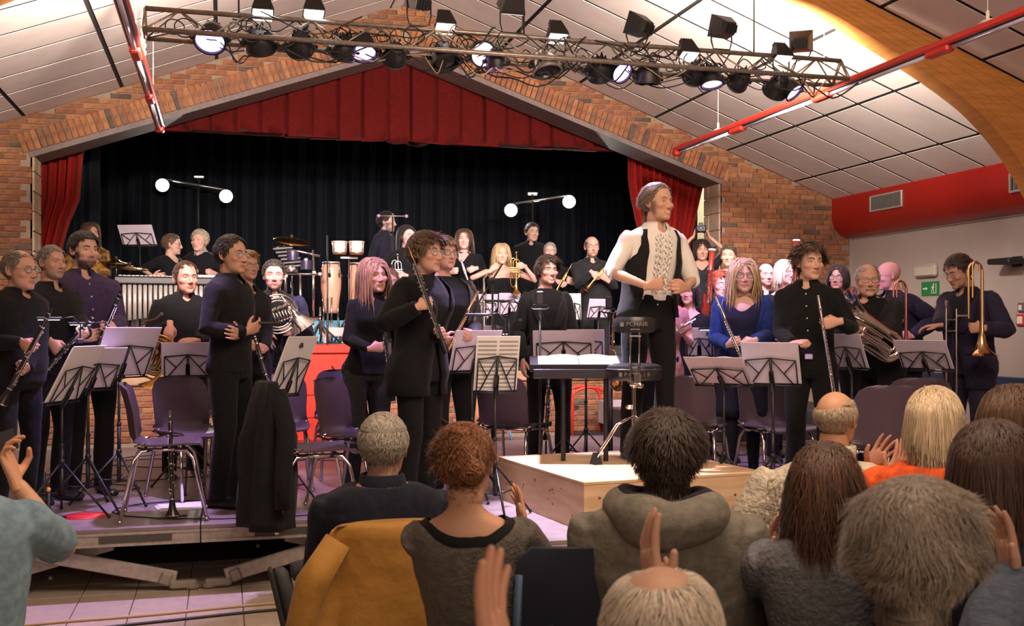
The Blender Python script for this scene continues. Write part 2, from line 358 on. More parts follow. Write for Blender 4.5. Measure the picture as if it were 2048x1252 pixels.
def grow(n,p,hl,comb,length,grav,wave,rad,hc,segs=6,lift=.3,seed=1,outw=0,keep=None,var=.3,body=None,side=3,tip=None,fzz=-99,clump=.3):
    """vectorised locks: returns V,Q,C in head cm"""
    r=np.random.default_rng(seed); pts=[];
    while sum(map(len,pts))<n:
        D=r.normal(size=(n*3,3)); D/=np.linalg.norm(D,axis=1)[:,None]; t=np.full(len(D),16.)
        P=ORI+D*t[:,None]; cen=np.array([0,1.2,2.9])
        P=cen+D*np.array([7.5,9.6,8.6]); 
        for _ in range(3): P-=D*head_sdf(P,p)[:,None]*.9
        m=scalp_mask(P,hl)>.15
        if keep is not None: m&=keep(P)
        pts.append(P[m])
        if len(pts)>12: break
    P=np.concatenate(pts)[:n]; n=len(P)
    if n==0: return np.zeros((0,3)),np.zeros((0,4),int),np.zeros((0,3))
    L=length(P) if callable(length) else np.full(n,length); L=L*r.uniform(.75,1.1,n)
    path=[P.copy()]; ph=r.uniform(0,6.28,n); cn=np.array([0,1.0,1.0])
    def nor(Q_): v=(Q_-cn)/np.array([7.5,9.6,8.6])**2; return v/np.linalg.norm(v,axis=1)[:,None]
    T=None; jit=r.normal(size=(n,3))*.16+clump*np.stack([wnoise(P,.75,seed+11),wnoise(P,.75,seed+12),wnoise(P,.75,seed+13)],1)
    for k in range(segs):
        N_=nor(P); c=comb(path[0]) if k<2 else T
        s=(k+1)/segs; onhead=head_sdf(P,p)<1.7; dn=np.array([0,0,-1.])
        d=c+jit+dn*grav*s*1.6
        if grav>=.9: d=np.where((onhead&(P[:,2]>1))[:,None],d,T*.4+dn*1.0+jit*.35 if T is not None else d)
        tan=d-N_*np.sum(d*N_,1)[:,None]*onhead[:,None]*.9
        tan/=np.maximum(np.linalg.norm(tan,axis=1)[:,None],1e-6); T=tan
        st=(L/segs)[:,None]; P=P+tan*st+N_*(lift if k==0 else outw)
        if wave:
            sd=np.cross(tan,N_); P=P+sd*(np.sin(ph+s*9)*wave*s)[:,None]
            P=P+N_*(np.cos(ph*1.7+s*8)*wave*s*.6)[:,None]
        fz=(P[:,1]<-2.0)&(P[:,2]<fzz)&(np.abs(P[:,0])<6.4)
        if fzz>-50: P[:,0]=np.where(fz,np.where(P[:,0]>=0,1,-1)*(np.abs(P[:,0])*.4+6.4*.6),P[:,0]); P[:,1]=np.where(fz&(P[:,1]<-6),P[:,1]*.6-2.4,P[:,1])
        sd_=head_sdf(P,p); push=np.maximum(lift*.95-sd_,0); P=P+nor(P)*push[:,None]
        if body is not None: P=body(P)
        path.append(P.copy())
    path=np.array(path) # segs+1,n,3
    N0=nor(path.reshape(-1,3)).reshape(path.shape); tg=np.gradient(path,axis=0); tg/=np.maximum(np.linalg.norm(tg,axis=2)[...,None],1e-6)
    sd=np.cross(tg,N0); sd/=np.maximum(np.linalg.norm(sd,axis=2)[...,None],1e-6)
    w_=rad*r.uniform(.6,1.3,n)*np.interp(np.linspace(0,1,segs+1),[0,.3,.75,1],[.9,1,.8,.12 if tip is None else tip])[:,None]
    a=path-sd*w_[...,None]; b=path+N0*(w_*.55)[...,None]; c=path+sd*w_[...,None]
    V=np.stack([a,b,c],2) # s,n,3,3
    V=V.transpose(1,0,2,3); nn=(segs+1)*3
    base=(np.arange(n)*nn)[:,None,None]; i=np.arange(segs)[None,:,None]; j=np.arange(2)[None,None]
    Q=np.stack([base+i*3+j,base+i*3+j+1,base+(i+1)*3+j+1,base+(i+1)*3+j],-1).reshape(-1,4)
    sh=r.uniform(1-var,1+var,n); C=(np.asarray(hc)[None]*sh[:,None]) if not callable(hc) else hc(path[0],r)*sh[:,None]
    C=np.repeat(C[:,None],nn,1).reshape(-1,3)
    return V.reshape(-1,3),Q,np.clip(C,0,1)
HAIRM=lambda: mat('hair',(.1,.06,.03),.5,attr=True,spec=.35,sheen=.1)
def hair_mesh(p,hs,M,parent,q=1.0,seed=1,zshift=None,bodyc=None):
    """hs: dict(style,col,thick,len,...)"""
    if hs is None: return
    col=np.asarray(hs['col'],float); hl=hs.get('hl',{}); th=hs.get('thick',1.0); mb=MB(); st=hs.get('style','short')
    G=head_grid(p) if hs.get('G') is None else hs['G']; m=scalp_mask(G,hl); cn=np.array([0,1.0,1.0]); Nn=(G-cn)/np.array([7.5,9.6,8.6])**2; Nn/=np.linalg.norm(Nn,axis=1)[:,None]
    off=-.5+(th+.5)*sstep(m,-.5,hs.get('ramp',1.6)); off+=hs.get('top',0)*sstep(G[:,2],3,10)*sstep(m,0,1.5)
    off+=.22*th*wnoise(G,1.1,seed)*sstep(m,0,2)
    V=G+Nn*off[:,None]; keep=off>-.35; Qk=HQ[keep[HQ].all(1)]
    cc=col*(.62)*(1+.25*wnoise(G,2.0,seed+3))[:,None]
    k=72; top=G[-k:]; mb.add(V,Qk,col=np.clip(cc,0,1))
    if keep[-k:].all(): mb.add(np.vstack([V[-k:],V[-k:].mean(0)[None]+[0,0,.1]]),T=[[j,(j+1)%k,k] for j in range(k)],col=np.clip(col*.62,0,1))
    def comb_back(P): a=np.zeros_like(P); a[:,1]=1; a[:,2]=-.25; a[:,0]=P[:,0]*.06; return a
    def comb_fwd(P): a=np.zeros_like(P); a[:,1]=np.where(P[:,1]<2,-1,-.2); a[:,2]=np.where(P[:,2]<5,-1.2,-.1); a[:,0]=hs.get('sweep',.5); return a
    def comb_part(P):
        px=hs.get('part',0); a=np.zeros_like(P); s=np.where(P[:,1]<1.5,np.sign(P[:,0]-px),np.clip((P[:,0]-px)/4,-1,1)); a[:,0]=s*1.0; a[:,2]=-.9; a[:,1]=np.where(P[:,1]>0,.4,.15); return a
    def comb_short(P): a=np.zeros_like(P); a[:,2]=np.where(P[:,2]<6,-1.,0.2); a[:,1]=np.where(P[:,2]>6,-.7,.25); a[:,0]=hs.get('sweep',.35); return a
    def comb_crown(P): a=P-np.array([hs.get('cx',0),4.0,11.]); return a
    comb={'back':comb_back,'fwd':comb_fwd,'part':comb_part,'short':comb_short,'crown':comb_crown}[hs.get('comb','short')]
    n=int(hs.get('n',420)*q); ln=hs.get('len',3.0); wave=hs.get('wave',.12)
    if st in('long','bob'):
        bl=(lambda P:bodyc(P)) if bodyc is not None else None
        def length(P): return np.full(len(P),ln)*(1 if st=='long' else 1)-np.where(P[:,2]<0,(-P[:,2])*.9,0)+np.where(P[:,2]>6,2.5,0)
        a=grow(n,p,hl,comb,length,hs.get('grav',1.2),wave,hs.get('rad',.5),hs.get('colf',col),segs=hs.get('segs',9),lift=th*1.1+.1,seed=seed,outw=hs.get('outw',.02),body=bl,fzz=hs.get('fz',4.5),tip=hs.get('tip'),var=hs.get('var',.3),clump=hs.get('clump',.3))
        mb.add(a[0],a[1],col=a[2])
    else:
        a=grow(n,p,hl,comb,(lambda P:ln*np.where(P[:,2]<2,.6,1.)*hs.get('lenf',lambda P:1)(P)),hs.get('grav',.25),wave,hs.get('rad',.42),hs.get('colf',col),segs=hs.get('segs',4),lift=th*1.15+.05,seed=seed,outw=hs.get('outw',.05),var=hs.get('var',.3),clump=hs.get('clump',.3))
        mb.add(a[0],a[1],col=a[2])
    if hs.get('fringe'):
        fr=hs['fringe']; a=grow(int(110*max(q,.7)),p,hl,lambda P:np.stack([np.full(len(P),hs.get('sweep',.3)),np.full(len(P),-1.0),np.full(len(P),-.5)],1),fr,.9,.1,.5,col,segs=5,lift=.8,seed=seed+9,keep=lambda P:(P[:,1]<-3.0)&(P[:,2]>6)&(np.abs(P[:,0])<5.5)); mb.add(a[0],a[1],col=a[2])
    if hs.get('tail'):
        tp=np.array(hs['tail'],float)
        for k_ in range(26):
            j=RNG.normal(size=(len(tp),3))*np.linspace(.25,.9,len(tp))[:,None]; mb.tube(tp+j,np.linspace(.5,.1,len(tp)),4,col=col*RNG.uniform(.6,1.2))
    if hs.get('bun') is not None:
        bc=np.array(hs['bun'],float); br=hs.get('bunr',3.2); mb.ball(bc,(br*.86,br*.8,br*.8),14,col=col*.5); r2=np.random.default_rng(seed+5)
        for k_ in range(int(150*max(q,.5))):
            ax=nrm(r2.normal(size=3)+np.array([0,.8,0])); u=nrm(np.cross(ax,r2.normal(size=3))); v=np.cross(ax,u); a0=r2.uniform(0,6.28); sp=r2.uniform(1.2,3.2); of=r2.uniform(-.5,.5)*br
            rr=math.sqrt(max(br*br-of*of,.2))*r2.uniform(.92,1.1); pts=[bc+ax*of+rr*(u*math.cos(a0+t)+v*math.sin(a0+t)) for t in np.linspace(0,sp,8)]
            mb.tube(pts,[.08,.22,.26,.28,.28,.24,.16,.04],4,col=col*r2.uniform(.6,1.35))
    mb.xform(M); return mb.build('hair',HAIRM(),parent,attr=True)
# ---------- hands (built once per pose) ----------
def _hand(pose):
    mb=MB(); e=2.3
    def ring(z,a,b,x=0,y=0):
        t=np.arange(12)*2*PI/12; c,s_=np.cos(t),np.sin(t)
        return np.stack([x+a*np.sign(c)*abs(c)**(2/e),y+b*np.sign(s_)*abs(s_)**(2/e),np.full(12,z)],-1)
    mb.rings([ring(-.03,.025,.019),ring(.0,.026,.018),ring(.02,.032,.017,.002),ring(.05,.040,.0165,.002),ring(.08,.041,.0145),ring(.093,.037,.011)])
    cu={'grip':(62,72,45),'relax':(22,30,18),'flat':(2,6,4),'clap':(8,10,6),'half':(42,40,25),'fist':(80,90,60)}[pose]
    bs=[(-.031,.086,.056,-.16),(-.011,.093,.071,-.05),(.011,.094,.077,.02),(.031,.089,.070,.1)]
    for i,(x,z,l,sp) in enumerate(bs):
        if pose=='flat': sp*=1.3
        if pose=='clap': sp*=1.6
        p=np.array([x,0,z-.012]); a=0; pts=[p]; k=(1+.12*(1.5-i)) if pose!='flat' else 1
        for fr,c in zip((.0,.46,.3,.24),(0,)+cu):
            a+=R(c*k); 
            if fr: d=np.array([math.sin(sp)*math.cos(a),-math.sin(a),math.cos(a)]); p=p+nrm(d)*l*fr; pts.append(p)
        # first phalange starts with angle cu[0]
        p=np.array([x,0,z-.012]); pts=[p,p+np.array([0,0,.012])]; a=0; p=pts[-1]
        for fr,c in zip((.46,.3,.24),cu):
            a+=R(c*k); d=nrm([math.sin(sp)*max(.3,math.cos(a)),-math.sin(a),math.cos(a)]); p=p+d*l*fr; pts.append(p)
        w_=.0092 if i!=0 else .008
        mb.tube(pts,[w_*1.05,w_*1.1,w_*1.0,w_*.9,w_*.62],8)
        mb.ball(pts[-1],w_*.72,6)
    th={'grip':[(.022,-.004,.018),(.044,-.022,.045),(.036,-.05,.066),(.014,-.06,.078)],'fist':[(.022,-.004,.018),(.042,-.022,.045),(.03,-.042,.066),(.004,-.044,.074)],
        'half':[(.022,-.004,.018),(.046,-.022,.042),(.048,-.044,.062),(.036,-.056,.084)]}.get(pose,[(.022,-.002,.016),(.048,-.014,.040),(.064,-.020,.062),(.070,-.024,.084)])
    mb.tube(th,[.0135,.0128,.0105,.0082],8); mb.ball(th[-1],.0084,6)
    return mb
_H={}
def hand_arrays(pose,vox):
    k=(pose,vox)
    if k not in _H: _H[k]=remesh(_hand(pose),vox,2,.5)
    return _H[k]
def add_hand(body,side,wrist,D,N,pose,sk,vox=.0048,sc=1.0):
    V,_,Q,T=hand_arrays(pose,vox); V=V.copy()*sc
    z=nrm(D); y=-nrm(np.asarray(N)-z*np.dot(N,z)); x=np.cross(y,z)
    # type A is a right hand (thumb +X). left: mirror
    if side=='L': V[:,0]*=-1; Q=Q[:,::-1]; T=T[:,::-1]
    M=frame(wrist,x,y,z); P=V
    c=np.tile(np.asarray(sk,float),(len(V),1)); tipm=sstep(V[:,2]+.0*V[:,1],.10*sc,.16*sc)[:,None]; c=c*(1-.0*tipm); c[:,1]*=(1-.10*sstep(-V[:,1],.01,.05)); c[:,2]*=(1-.10*sstep(-V[:,1],.01,.05))
    body.add(xf(M,V),Q,T,col=c)
# ---------- torso profile ----------
PZ=np.array([.80,.86,.92,1.00,1.08,1.18,1.28,1.36,1.41,1.445,1.475,1.50,1.53])
PM=dict(w=[.150,.170,.172,.158,.150,.160,.176,.182,.180,.160,.105,.070,.060],d=[.100,.112,.112,.105,.102,.112,.120,.116,.104,.088,.072,.062,.058],y=[.01,.01,.01,0,0,-.005,-.005,0,.005,.012,.018,.015,.01])
PF=dict(w=[.155,.178,.178,.150,.128,.135,.152,.162,.158,.138,.085,.058,.050],d=[.108,.118,.112,.098,.088,.098,.122,.112,.095,.078,.062,.054,.050],y=[.015,.015,.015,0,0,-.005,-.022,-.01,.005,.012,.018,.015,.01])
def bsmooth(V,Q,it=8):
    E=np.concatenate([Q[:,[0,1]],Q[:,[1,2]],Q[:,[2,3]],Q[:,[3,0]]]); E=np.sort(E,1); k=E[:,0].astype(np.int64)*len(V)+E[:,1]; u,i,c=np.unique(k,return_index=True,return_counts=True); B=E[i[c==1]]
    V=V.copy()
    for _ in range(it):
        s=np.zeros_like(V); n=np.zeros(len(V)); np.add.at(s,B[:,0],V[B[:,1]]); np.add.at(s,B[:,1],V[B[:,0]]); np.add.at(n,B[:,0],1); np.add.at(n,B[:,1],1); m=n==2
        V[m]=V[m]*.4+.6*s[m]/n[m][:,None]
    return V
class Fig:
    def __init__(s,sex,H,build=1.0,belly=0,neck=None,hip=None,zdrop=0,ytilt=0):
        s.s=H/1.75; s.P=PM if sex=='m' else PF; s.sex=sex; s.b=build; s.belly=belly; s.dx=s.dy=0; s.zd=zdrop; s.sh=.172 if sex=='m' else .152
        s.neck=neck; s.hz=.93*s.s-zdrop
    def D(s,P):
        P=np.asarray(P,float).copy(); t=np.clip((P[...,2]-s.hz)/((1.47*s.s-s.zd)-s.hz),0,1.3); f=t*(.6+.4*t)
        P[...,0]+=s.dx*f; P[...,1]+=s.dy*f; return P
    def ring(s,z,g=0,n=24,a0=0.,inner=None,e=2.35,wmul=1,t=None):
        w_=np.interp(z,PZ,s.P['w'])*s.b*wmul; d=np.interp(z,PZ,s.P['d'])*(.4+.6*s.b); y=np.interp(z,PZ,s.P['y'])
        bl=s.belly*math.exp(-((z-1.06)/.14)**2); d+=bl*.5; y-=bl*.5; w_+=bl*.35
        if z<.80: y=.01
        w_=w_*s.s+g; d=d*s.s+g
        # angle from front (-Y), going to +X
        if t is None: t=np.linspace(a0,2*PI-a0,n,endpoint=(a0>0))
        sn,cs=np.sin(t),np.cos(t)
        x=w_*np.sign(sn)*abs(sn)**(2/e); yy=-d*np.sign(cs)*abs(cs)**(2/e)+y*s.s
        return s.D(np.stack([x,yy,np.full(len(t),z*s.s-s.zd)],-1))
    def torso(s,mb,z0,z1,g,wm=1.0):
        zs=[z for z in np.linspace(z0,z1,2)]+[z for z in PZ if z0+.01<z<z1-.01]; zs=sorted(zs)
        return mb.rings([s.ring(z,g) for z in zs])
def arm_ik(Sh,Wr,l1,l2,pole):
    Sh=np.asarray(Sh,float);Wr=np.asarray(Wr,float); d=Wr-Sh; L=np.linalg.norm(d); 
    if L>(l1+l2)*.995: Wr=Sh+d/L*(l1+l2)*.995; d=Wr-Sh; L=np.linalg.norm(d)
    L=max(L,abs(l1-l2)+.02); u=nrm(d); a=(l1*l1-l2*l2+L*L)/(2*L); h=math.sqrt(max(l1*l1-a*a,0)); pl=np.asarray(pole,float); pl=nrm(pl-u*pl.dot(u))
    return Sh+u*a+pl*h,Wr
SKIN=dict(a=(.58,.34,.25),b=(.50,.28,.20),c=(.62,.38,.29),d=(.42,.24,.17))
def skinmat():
    m=mat('skin',(.6,.4,.3),.52,attr=True,spec=.35); b=m.node_tree.nodes['Principled BSDF']; b.inputs['Subsurface Weight'].default_value=.0; return m
PEOPLE={}
def person(key,label,d,z0,hip,head,yaw=0,hyaw=None,hpitch=0,hroll=0,sex='m',build=1.0,belly=0,skin='a',face=None,hair=None,
           top=None,outer=None,legs='trousers',legcol=(.007,.007,.008),handR=None,handL=None,glasses=None,H=None,hoff=0.0,seated=False,
           poleR=None,poleL=None,q=1.0,vox=.0125,stance=.10,beard=0,stub=0,eye=(.09,.05,.03),group=None,hs=None,feet=True,legyaw=0,shoe=(.012,.012,.012),noeyes=False,lowbody=True,neckthick=1,hvox=.0048,extra=None):
    hyaw=yaw if hyaw is None else hyaw
    face=dict(face or {}); sk=np.array(SKIN[skin] if isinstance(skin,str) else skin); hu,hv=head[:2]
    if len(head)>2 and hs is None: hs=min(1.10,max(.90,(head[2]-hv)*(d-hoff)/F/.243))
    ph=math.degrees(azim(hip)); rz=R(yaw-ph)
    hw=W(hip,700,d); root=np.array([hw[0],hw[1],z0]); ztop=CAMH+(HZ-hv)*(d-hoff)/F
    if H is None: H=ztop-z0; zd=0
    else: zd=H-(ztop-z0)
    hsz=hs or (.985 if sex=='m' else .93); 
    e=empty('person',root,rz,label,'person',group)
    Ri=rotz(-rz)
    loc=lambda P:Ri@(np.asarray(P)-root)
    f=Fig(sex,H,build,belly,zdrop=zd); s=f.s
    top_l=loc(W(hu,hv,d-hoff)); hp=R(hpitch)
    hc=top_l-np.array([0,0,.116*hsz]); 
    Rh=rotz(R(hyaw-ph)-rz)@rotx(hp)@roty(R(hroll)); HM=frame(hc,*(Rh@np.eye(3)*.01*hsz).T); 
    nb=hc-Rh@np.array([0,-.03,.155*hsz])*1.0
    f.dx=nb[0]; f.dy=nb[1]-.018*s
    # joints
    sh={k:f.D(np.array([sx*f.sh*s*build,.012*s,1.402*s-zd])) for k,sx in (('R',-1),('L',1))}
    l1,l2=.285*s,.25*s
    def PW(t): # (u,v,off) -> local
        return loc(W(t[0],t[1],d-t[2]))
    body=MB(); core=MB(); arms={}
    for k,sx,hd,pl in (('R',-1,handR,poleR),('L',1,handL,poleL)):
        if hd is None: hd=dict(rest=True)
        if hd.get('rest'):
            wr=sh[k]+np.array([sx*.05,-.02,-.50*s]) if not seated else sh[k]+np.array([-sx*.04,-.26,-.40*s]); Dh=np.array([0,-.15,-1.]) if not seated else np.array([-sx*.3,-1,-.2]); Nh=np.array([-sx,0.2,0]); pose='relax'
        else:
            C=PW(hd['at']) if 'at' in hd else np.asarray(hd['loc'],float)
            pose=hd.get('pose','grip'); 
            if 'axis' in hd:
                A=nrm(PW(hd['axis'][1])-PW(hd['axis'][0])); 
                Dh=np.asarray(hd['dir'],float) if 'dir' in hd else (C-(sh[k]+np.array([sx*.12,-.0,-.28*s])))
                Dh=nrm(Dh-A*Dh.dot(A)); Nh=np.cross(A,Dh); ref=np.asarray(hd.get('palm',(-sx,0,0)),float)
                if Nh.dot(ref)<0: Nh=-Nh
                wr=C-Dh*.082-Nh*.030
            else:
                Dh=np.asarray(hd.get('dir',(-sx*.5,-1,0)),float); Nh=np.asarray(hd.get('palm',(-sx,0,0)),float); wr=C-nrm(Dh)*.08
        pole=np.asarray(pl,float) if pl is not None else np.array([sx*.55,.55,-.8])
        el,wr2=arm_ik(sh[k],wr,l1,l2,pole); arms[k]=(sh[k],el,wr2,Dh,Nh,pose,hd.get('sc',1.0)*(1.0 if sex=='m' else .92)*s**.5)
    # body core (low res, under clothes)
    fk=1 if sex=='m' else .9
    if lowbody or True: f.torso(core,.88,1.53,-.016)
    core.tube([f.D([0,.012,1.42*s-zd]),nb+np.array([0,.0,.0]),hc-Rh@np.array([0,-.022,.05])],[.066*s*fk*neckthick,.056*fk*neckthick,.054*fk*neckthick],14)
    for k in 'RL':
        a,b,c=arms[k][:3]; core.tube([a+(b-a)*-.06,a+(b-a)*.1,a+(b-a)*.5,b,b+(c-b)*.25,b+(c-b)*.7,c],np.array([.040,.050,.043,.036,.038,.029,.024])*s*fk*(.5+.5*build),10)
    hj=.092*s; lj=[]
    for sx in (-1,1):
        hp0=np.array([sx*hj,.0,.88*s-zd])
        if seated: kn=np.array([sx*.13,-.44*s,hp0[2]+.03]); an=np.array([sx*.13,-.42*s,.09])
        else: kn=np.array([sx*stance,-.015,.49*s-zd*.5]); an=np.array([sx*stance*1.05,.03,.085])
        if legyaw: 
            for v in (kn,an): v[:2]=(rotz(R(legyaw))[:2,:2]@v[:2])
        lj.append((hp0,kn,an)); core.tube([hp0,kn*.5+hp0*.5,kn,kn*.6+an*.4,an],np.array([.080,.070,.052,.050,.034])*s,10)
    cv,_,cq,ct=remesh(core,max(vox*1.25,.014),2,.5); body.add(cv,cq,ct,col=sk)
    for k in 'RL': a=arms[k]; add_hand(body,k,a[2],a[3],a[4],a[5],sk*np.array([1.02,.97,.97]),vox=hvox,sc=a[6])
    head_parts(face,sk,(np.array(hair['col']) if hair else sk*.5) if 'browc' not in face else np.array(face['browc']),HM,body,eye=eye,beard=beard,stub=stub,noeyes=noeyes)
    body.build('body',skinmat(),e,attr=True)
    # hair
    if hair:
        Mi=np.linalg.inv(HM)
        def bodyc(P):
            Q_=xf(HM,P); c=np.array([f.dx,f.dy+.01,1.30*s-zd]); rr=np.array([.20*s*build,.128*s,.175*s]); v=(Q_-c)/rr; L=np.linalg.norm(v,axis=1); 
            m=L<1.0; 
            if m.any(): Q_[m]=c+v[m]/L[m][:,None]*rr; return xf(Mi,Q_)
            return P
        hair_mesh(face,hair,HM,e,q=q,seed=(sum(map(ord,key))%97),bodyc=bodyc if hair.get('style') in('long',) else None)
    # upper garment
    t=dict(dict(col=(.008,.008,.009),sleeve=1.0,hem=.86,collar=True,ease=.010,tight=1.0),**(top or {}))
    mb=MB(); fz=t['hem']; f.torso(mb,fz,t.get('ztop',1.478 if t['collar'] else 1.485),t['ease'])
    arms_in_outer=bool(outer) and outer.get('sleeve',1)>0
    sl=t['sleeve']
    if sl>0 and not arms_in_outer:
        for k in 'RL':
            a,b,c=arms[k][:3]; g=t['ease']*.6; rr=np.array([.050,.060,.053,.046,.047,.038,.033])*s*fk*(.5+.5*build)*t['tight']+g
            pts=[a+(b-a)*-.08,a+(b-a)*.08,a+(b-a)*.5,b,b+(c-b)*.3,b+(c-b)*.75,c-(c-b)*.02]
            if sl<1: 
                tot=sl*2; 
                if tot<=1: pts=[a+(b-a)*-.08,a+(b-a)*.08,a+(b-a)*tot*.6,a+(b-a)*tot]; rr=rr[:4]*np.array([1,1,1,1.1])
                else: q_=tot-1; pts=pts[:4]+[b+(c-b)*q_*.5,b+(c-b)*q_]; rr=np.append(rr[:4],[rr[3]*1.0,rr[3]*1.02])
            mb.tube(pts,rr,12)
    V,Nn,Q,T=remesh(mb,vox,4,.5)
    amp=t.get('wr',.0045); fold=wnoise(V*np.array([1,1,.45]),34,3+len(key))+.5*wnoise(V,60,5); V=V+Nn*(fold*amp)[:,None]
    if t['collar'] and 'cut' not in t: t['cut']=lambda L:~((L[:,1]<.03)&(L[:,2]>-.045+np.abs(L[:,0])*1.1))
    if t.get('cut'):   # neckline cut: keep if below
        loc_=V-f.D(np.array([[0,0,1.47*s-zd]]))[0]; keep=t['cut'](loc_); Q=Q[keep[Q].all(1)]; T=T[keep[T].all(1)] if len(T) else T; V=bsmooth(V,Q)
    g_=MB(); g_.add(V,Q,T); tm=t.get('mat') or cloth(t.get('mname') or ('c%02x%02x%02x'%tuple(int(255*min(1,x)**.5) for x in t['col'])),t['col'])
    if 'colf' in t: g_.C=[t['colf'](V-f.D(np.array([[0,0,1.47*s-zd]]))[0])]
    g_.build(t.get('name','shirt'),tm,e,attr=('colf' in t))
    def neckring(z,r,n,a0,rot=0):
        tt=np.linspace(a0,2*PI-a0,n); c=f.D(np.array([0,.014*s,z*s-zd])); return np.stack([c[0]+r*np.sin(tt),c[1]-r*np.cos(tt)*.95,np.full(n,c[2])],-1)
    if t.get('turtle'):
        rs=[neckring(z,r*s*fk*neckthick,24,0) for z,r in ((1.455,.078),(1.49,.074),(1.53,.072),(1.55,.070),(1.553,.064),(1.54,.060))]; rs=np.array(rs)[:,:-1]; rs*=1; MB().rings(rs,cap=(False,False)).build('turtleneck',tm,e)
    if t['collar']:
        cm=t.get('colmat') or tm; cb=MB(); n=22; rs=[]
        k_=s*fk*neckthick
        for z,r,a0 in ((1.452,.080,.30),(1.497,.070,.30),(1.505,.073,.34),(1.483,.090,.34),(1.458,.106,.40)):
            rg=neckring(z,r*k_,n,a0)
            if z==1.458: rg[[0,-1],2]-=.040*s; rg[[1,-2],2]-=.022*s; rg[[0,-1],1]-=.018; rg[[1,-2],1]-=.01; rg[:,2]+=.014*np.abs(np.sin(np.linspace(0,PI,n)))
            rs.append(rg)
        rs.append(rs[-1]*1.0+np.array([0,0,-.002])); 
        cb.rings(rs,close=False); inner=[r_.copy() for r_ in rs]
        cb.build('collar',cm,e)
    if t.get('buttons'):
        for zb in np.linspace(1.40,.98,6):
            p=f.ring(zb,t['ease']+.004)[0]; bb=MB(); bb.ball(p,(.006,.003,.006),8); bb.build('button',mat('button',t['buttons'],.4),e)
    if t.get('under'):
        ud=t['under']; mb=MB(); f.torso(mb,1.2,1.49,ud.get('ease',.004)); V,Nn,Q,T=remesh(mb,vox,4,.5); L_=V-f.D(np.array([[0,0,1.47*s-zd]]))[0]; kp=ud['cut'](L_); g_=MB(); Q=Q[kp[Q].all(1)]; g_.add(bsmooth(V,Q),Q); g_.build('undershirt',cloth('under',ud['col']),e)
    if outer:
        o_=dict(dict(col=(.008,.008,.009),hem=.80,ease=.026,sleeve=1.0,name='jacket',top=1.47,open=None,lapel=True),**outer); om=o_.get('mat') or cloth('o%02x%02x%02x'%tuple(int(255*min(1,x)**.5) for x in o_['col']),o_['col'])
        zs=sorted([o_['hem'],o_['top']]+[z for z in np.linspace(o_['hem'],o_['top'],12)[1:-1]]); opn=o_['open'] or (lambda z:np.interp(z,[.8,1.05,1.2,1.35,1.47],[.22,.05,.18,.45,.95]))
        rs=[]; n=26; seed=len(key)
        for z in zs:
            a0=max(.02,opn(z)); fl=1+.10*max(0,(.98-z)/.2); 
            ou=f.ring(z,o_['ease'],n,a0,wmul=fl); inn=f.ring(z,o_['ease']-.009,n,a0,wmul=fl)[::-1]
            if o_.get('arm') and z>1.2: # vest: narrow shoulders
                for rg in (ou,inn): rg[:,0]=f.D(np.array([[0,0,z*s-zd]]))[0,0]+(rg[:,0]-f.D(np.array([[0,0,z*s-zd]]))[0,0])*(1-.22*sstep(np.array(z),1.2,1.36))
            rs.append(np.concatenate([ou,inn]))
        rs=np.array(rs); fold=wnoise(rs.reshape(-1,3)*np.array([1,1,.4]),26,seed).reshape(rs.shape[:2]); cxy=rs.mean(1,keepdims=True); dr=rs-cxy; dr[...,2]=0; dr/=np.maximum(np.linalg.norm(dr,axis=2)[...,None],1e-6); rs=rs+dr*(fold*.005)[...,None]
        jm=MB(); jm.rings(rs)
        if o_['sleeve']>0:
            for k in 'RL':
                a,b,c=arms[k][:3]; rr=np.array([.052,.073,.066,.058,.058,.050,.045])*s*fk*(.5+.5*build)+.004; f_=o_['sleeve']
                pts=[a+(b-a)*-.16,a+(b-a)*.04,a+(b-a)*.5,b,b+(c-b)*.3*f_,b+(c-b)*.75*f_,b+(c-b)*(.98*f_)]
                P_=[];Rr=[]
                for i in range(6):
                    for q_ in np.linspace(0,1,5)[:-1]: P_.append(pts[i]*(1-q_)+pts[i+1]*q_); Rr.append(rr[i]*(1-q_)+rr[i+1]*q_)
                P_.append(pts[-1]);Rr.append(rr[-1]); Rr=np.array(Rr)*(1+.035*np.sin(np.arange(len(Rr))*2.1+seed)); sm_=MB(); sm_.tube(P_,Rr,14); VV=sm_.V[0]; sm_.V[0]=VV+wnoise(VV,40,seed)[:,None]*.003; jm.merge(sm_)
        jm.build(o_['name'],om,e)
        if o_['lapel']:
            for sx in (-1,1):
                zz=np.linspace(o_.get('lz',1.14),o_['top'],9); rs=[]
                for i,z in enumerate(zz):
                    a0=max(.03,opn(z)); wd=.42*math.sin(PI*min(1,(i+.6)/7.5))+.08; ts=a0+np.linspace(-.03,wd,4); ts=ts if sx>0 else 2*PI-ts
                    o1=f.ring(z,o_['ease']+.008,t=ts); i1=f.ring(z,o_['ease']+.001,t=ts[::-1]); rs.append(np.concatenate([o1,i1]))
                lm=MB(); lm.rings(rs); lm.build('lapel',om,e)
    # legs
    lm=cloth('l%02x%02x%02x'%tuple(int(255*min(1,x)**.5) for x in legcol),legcol)
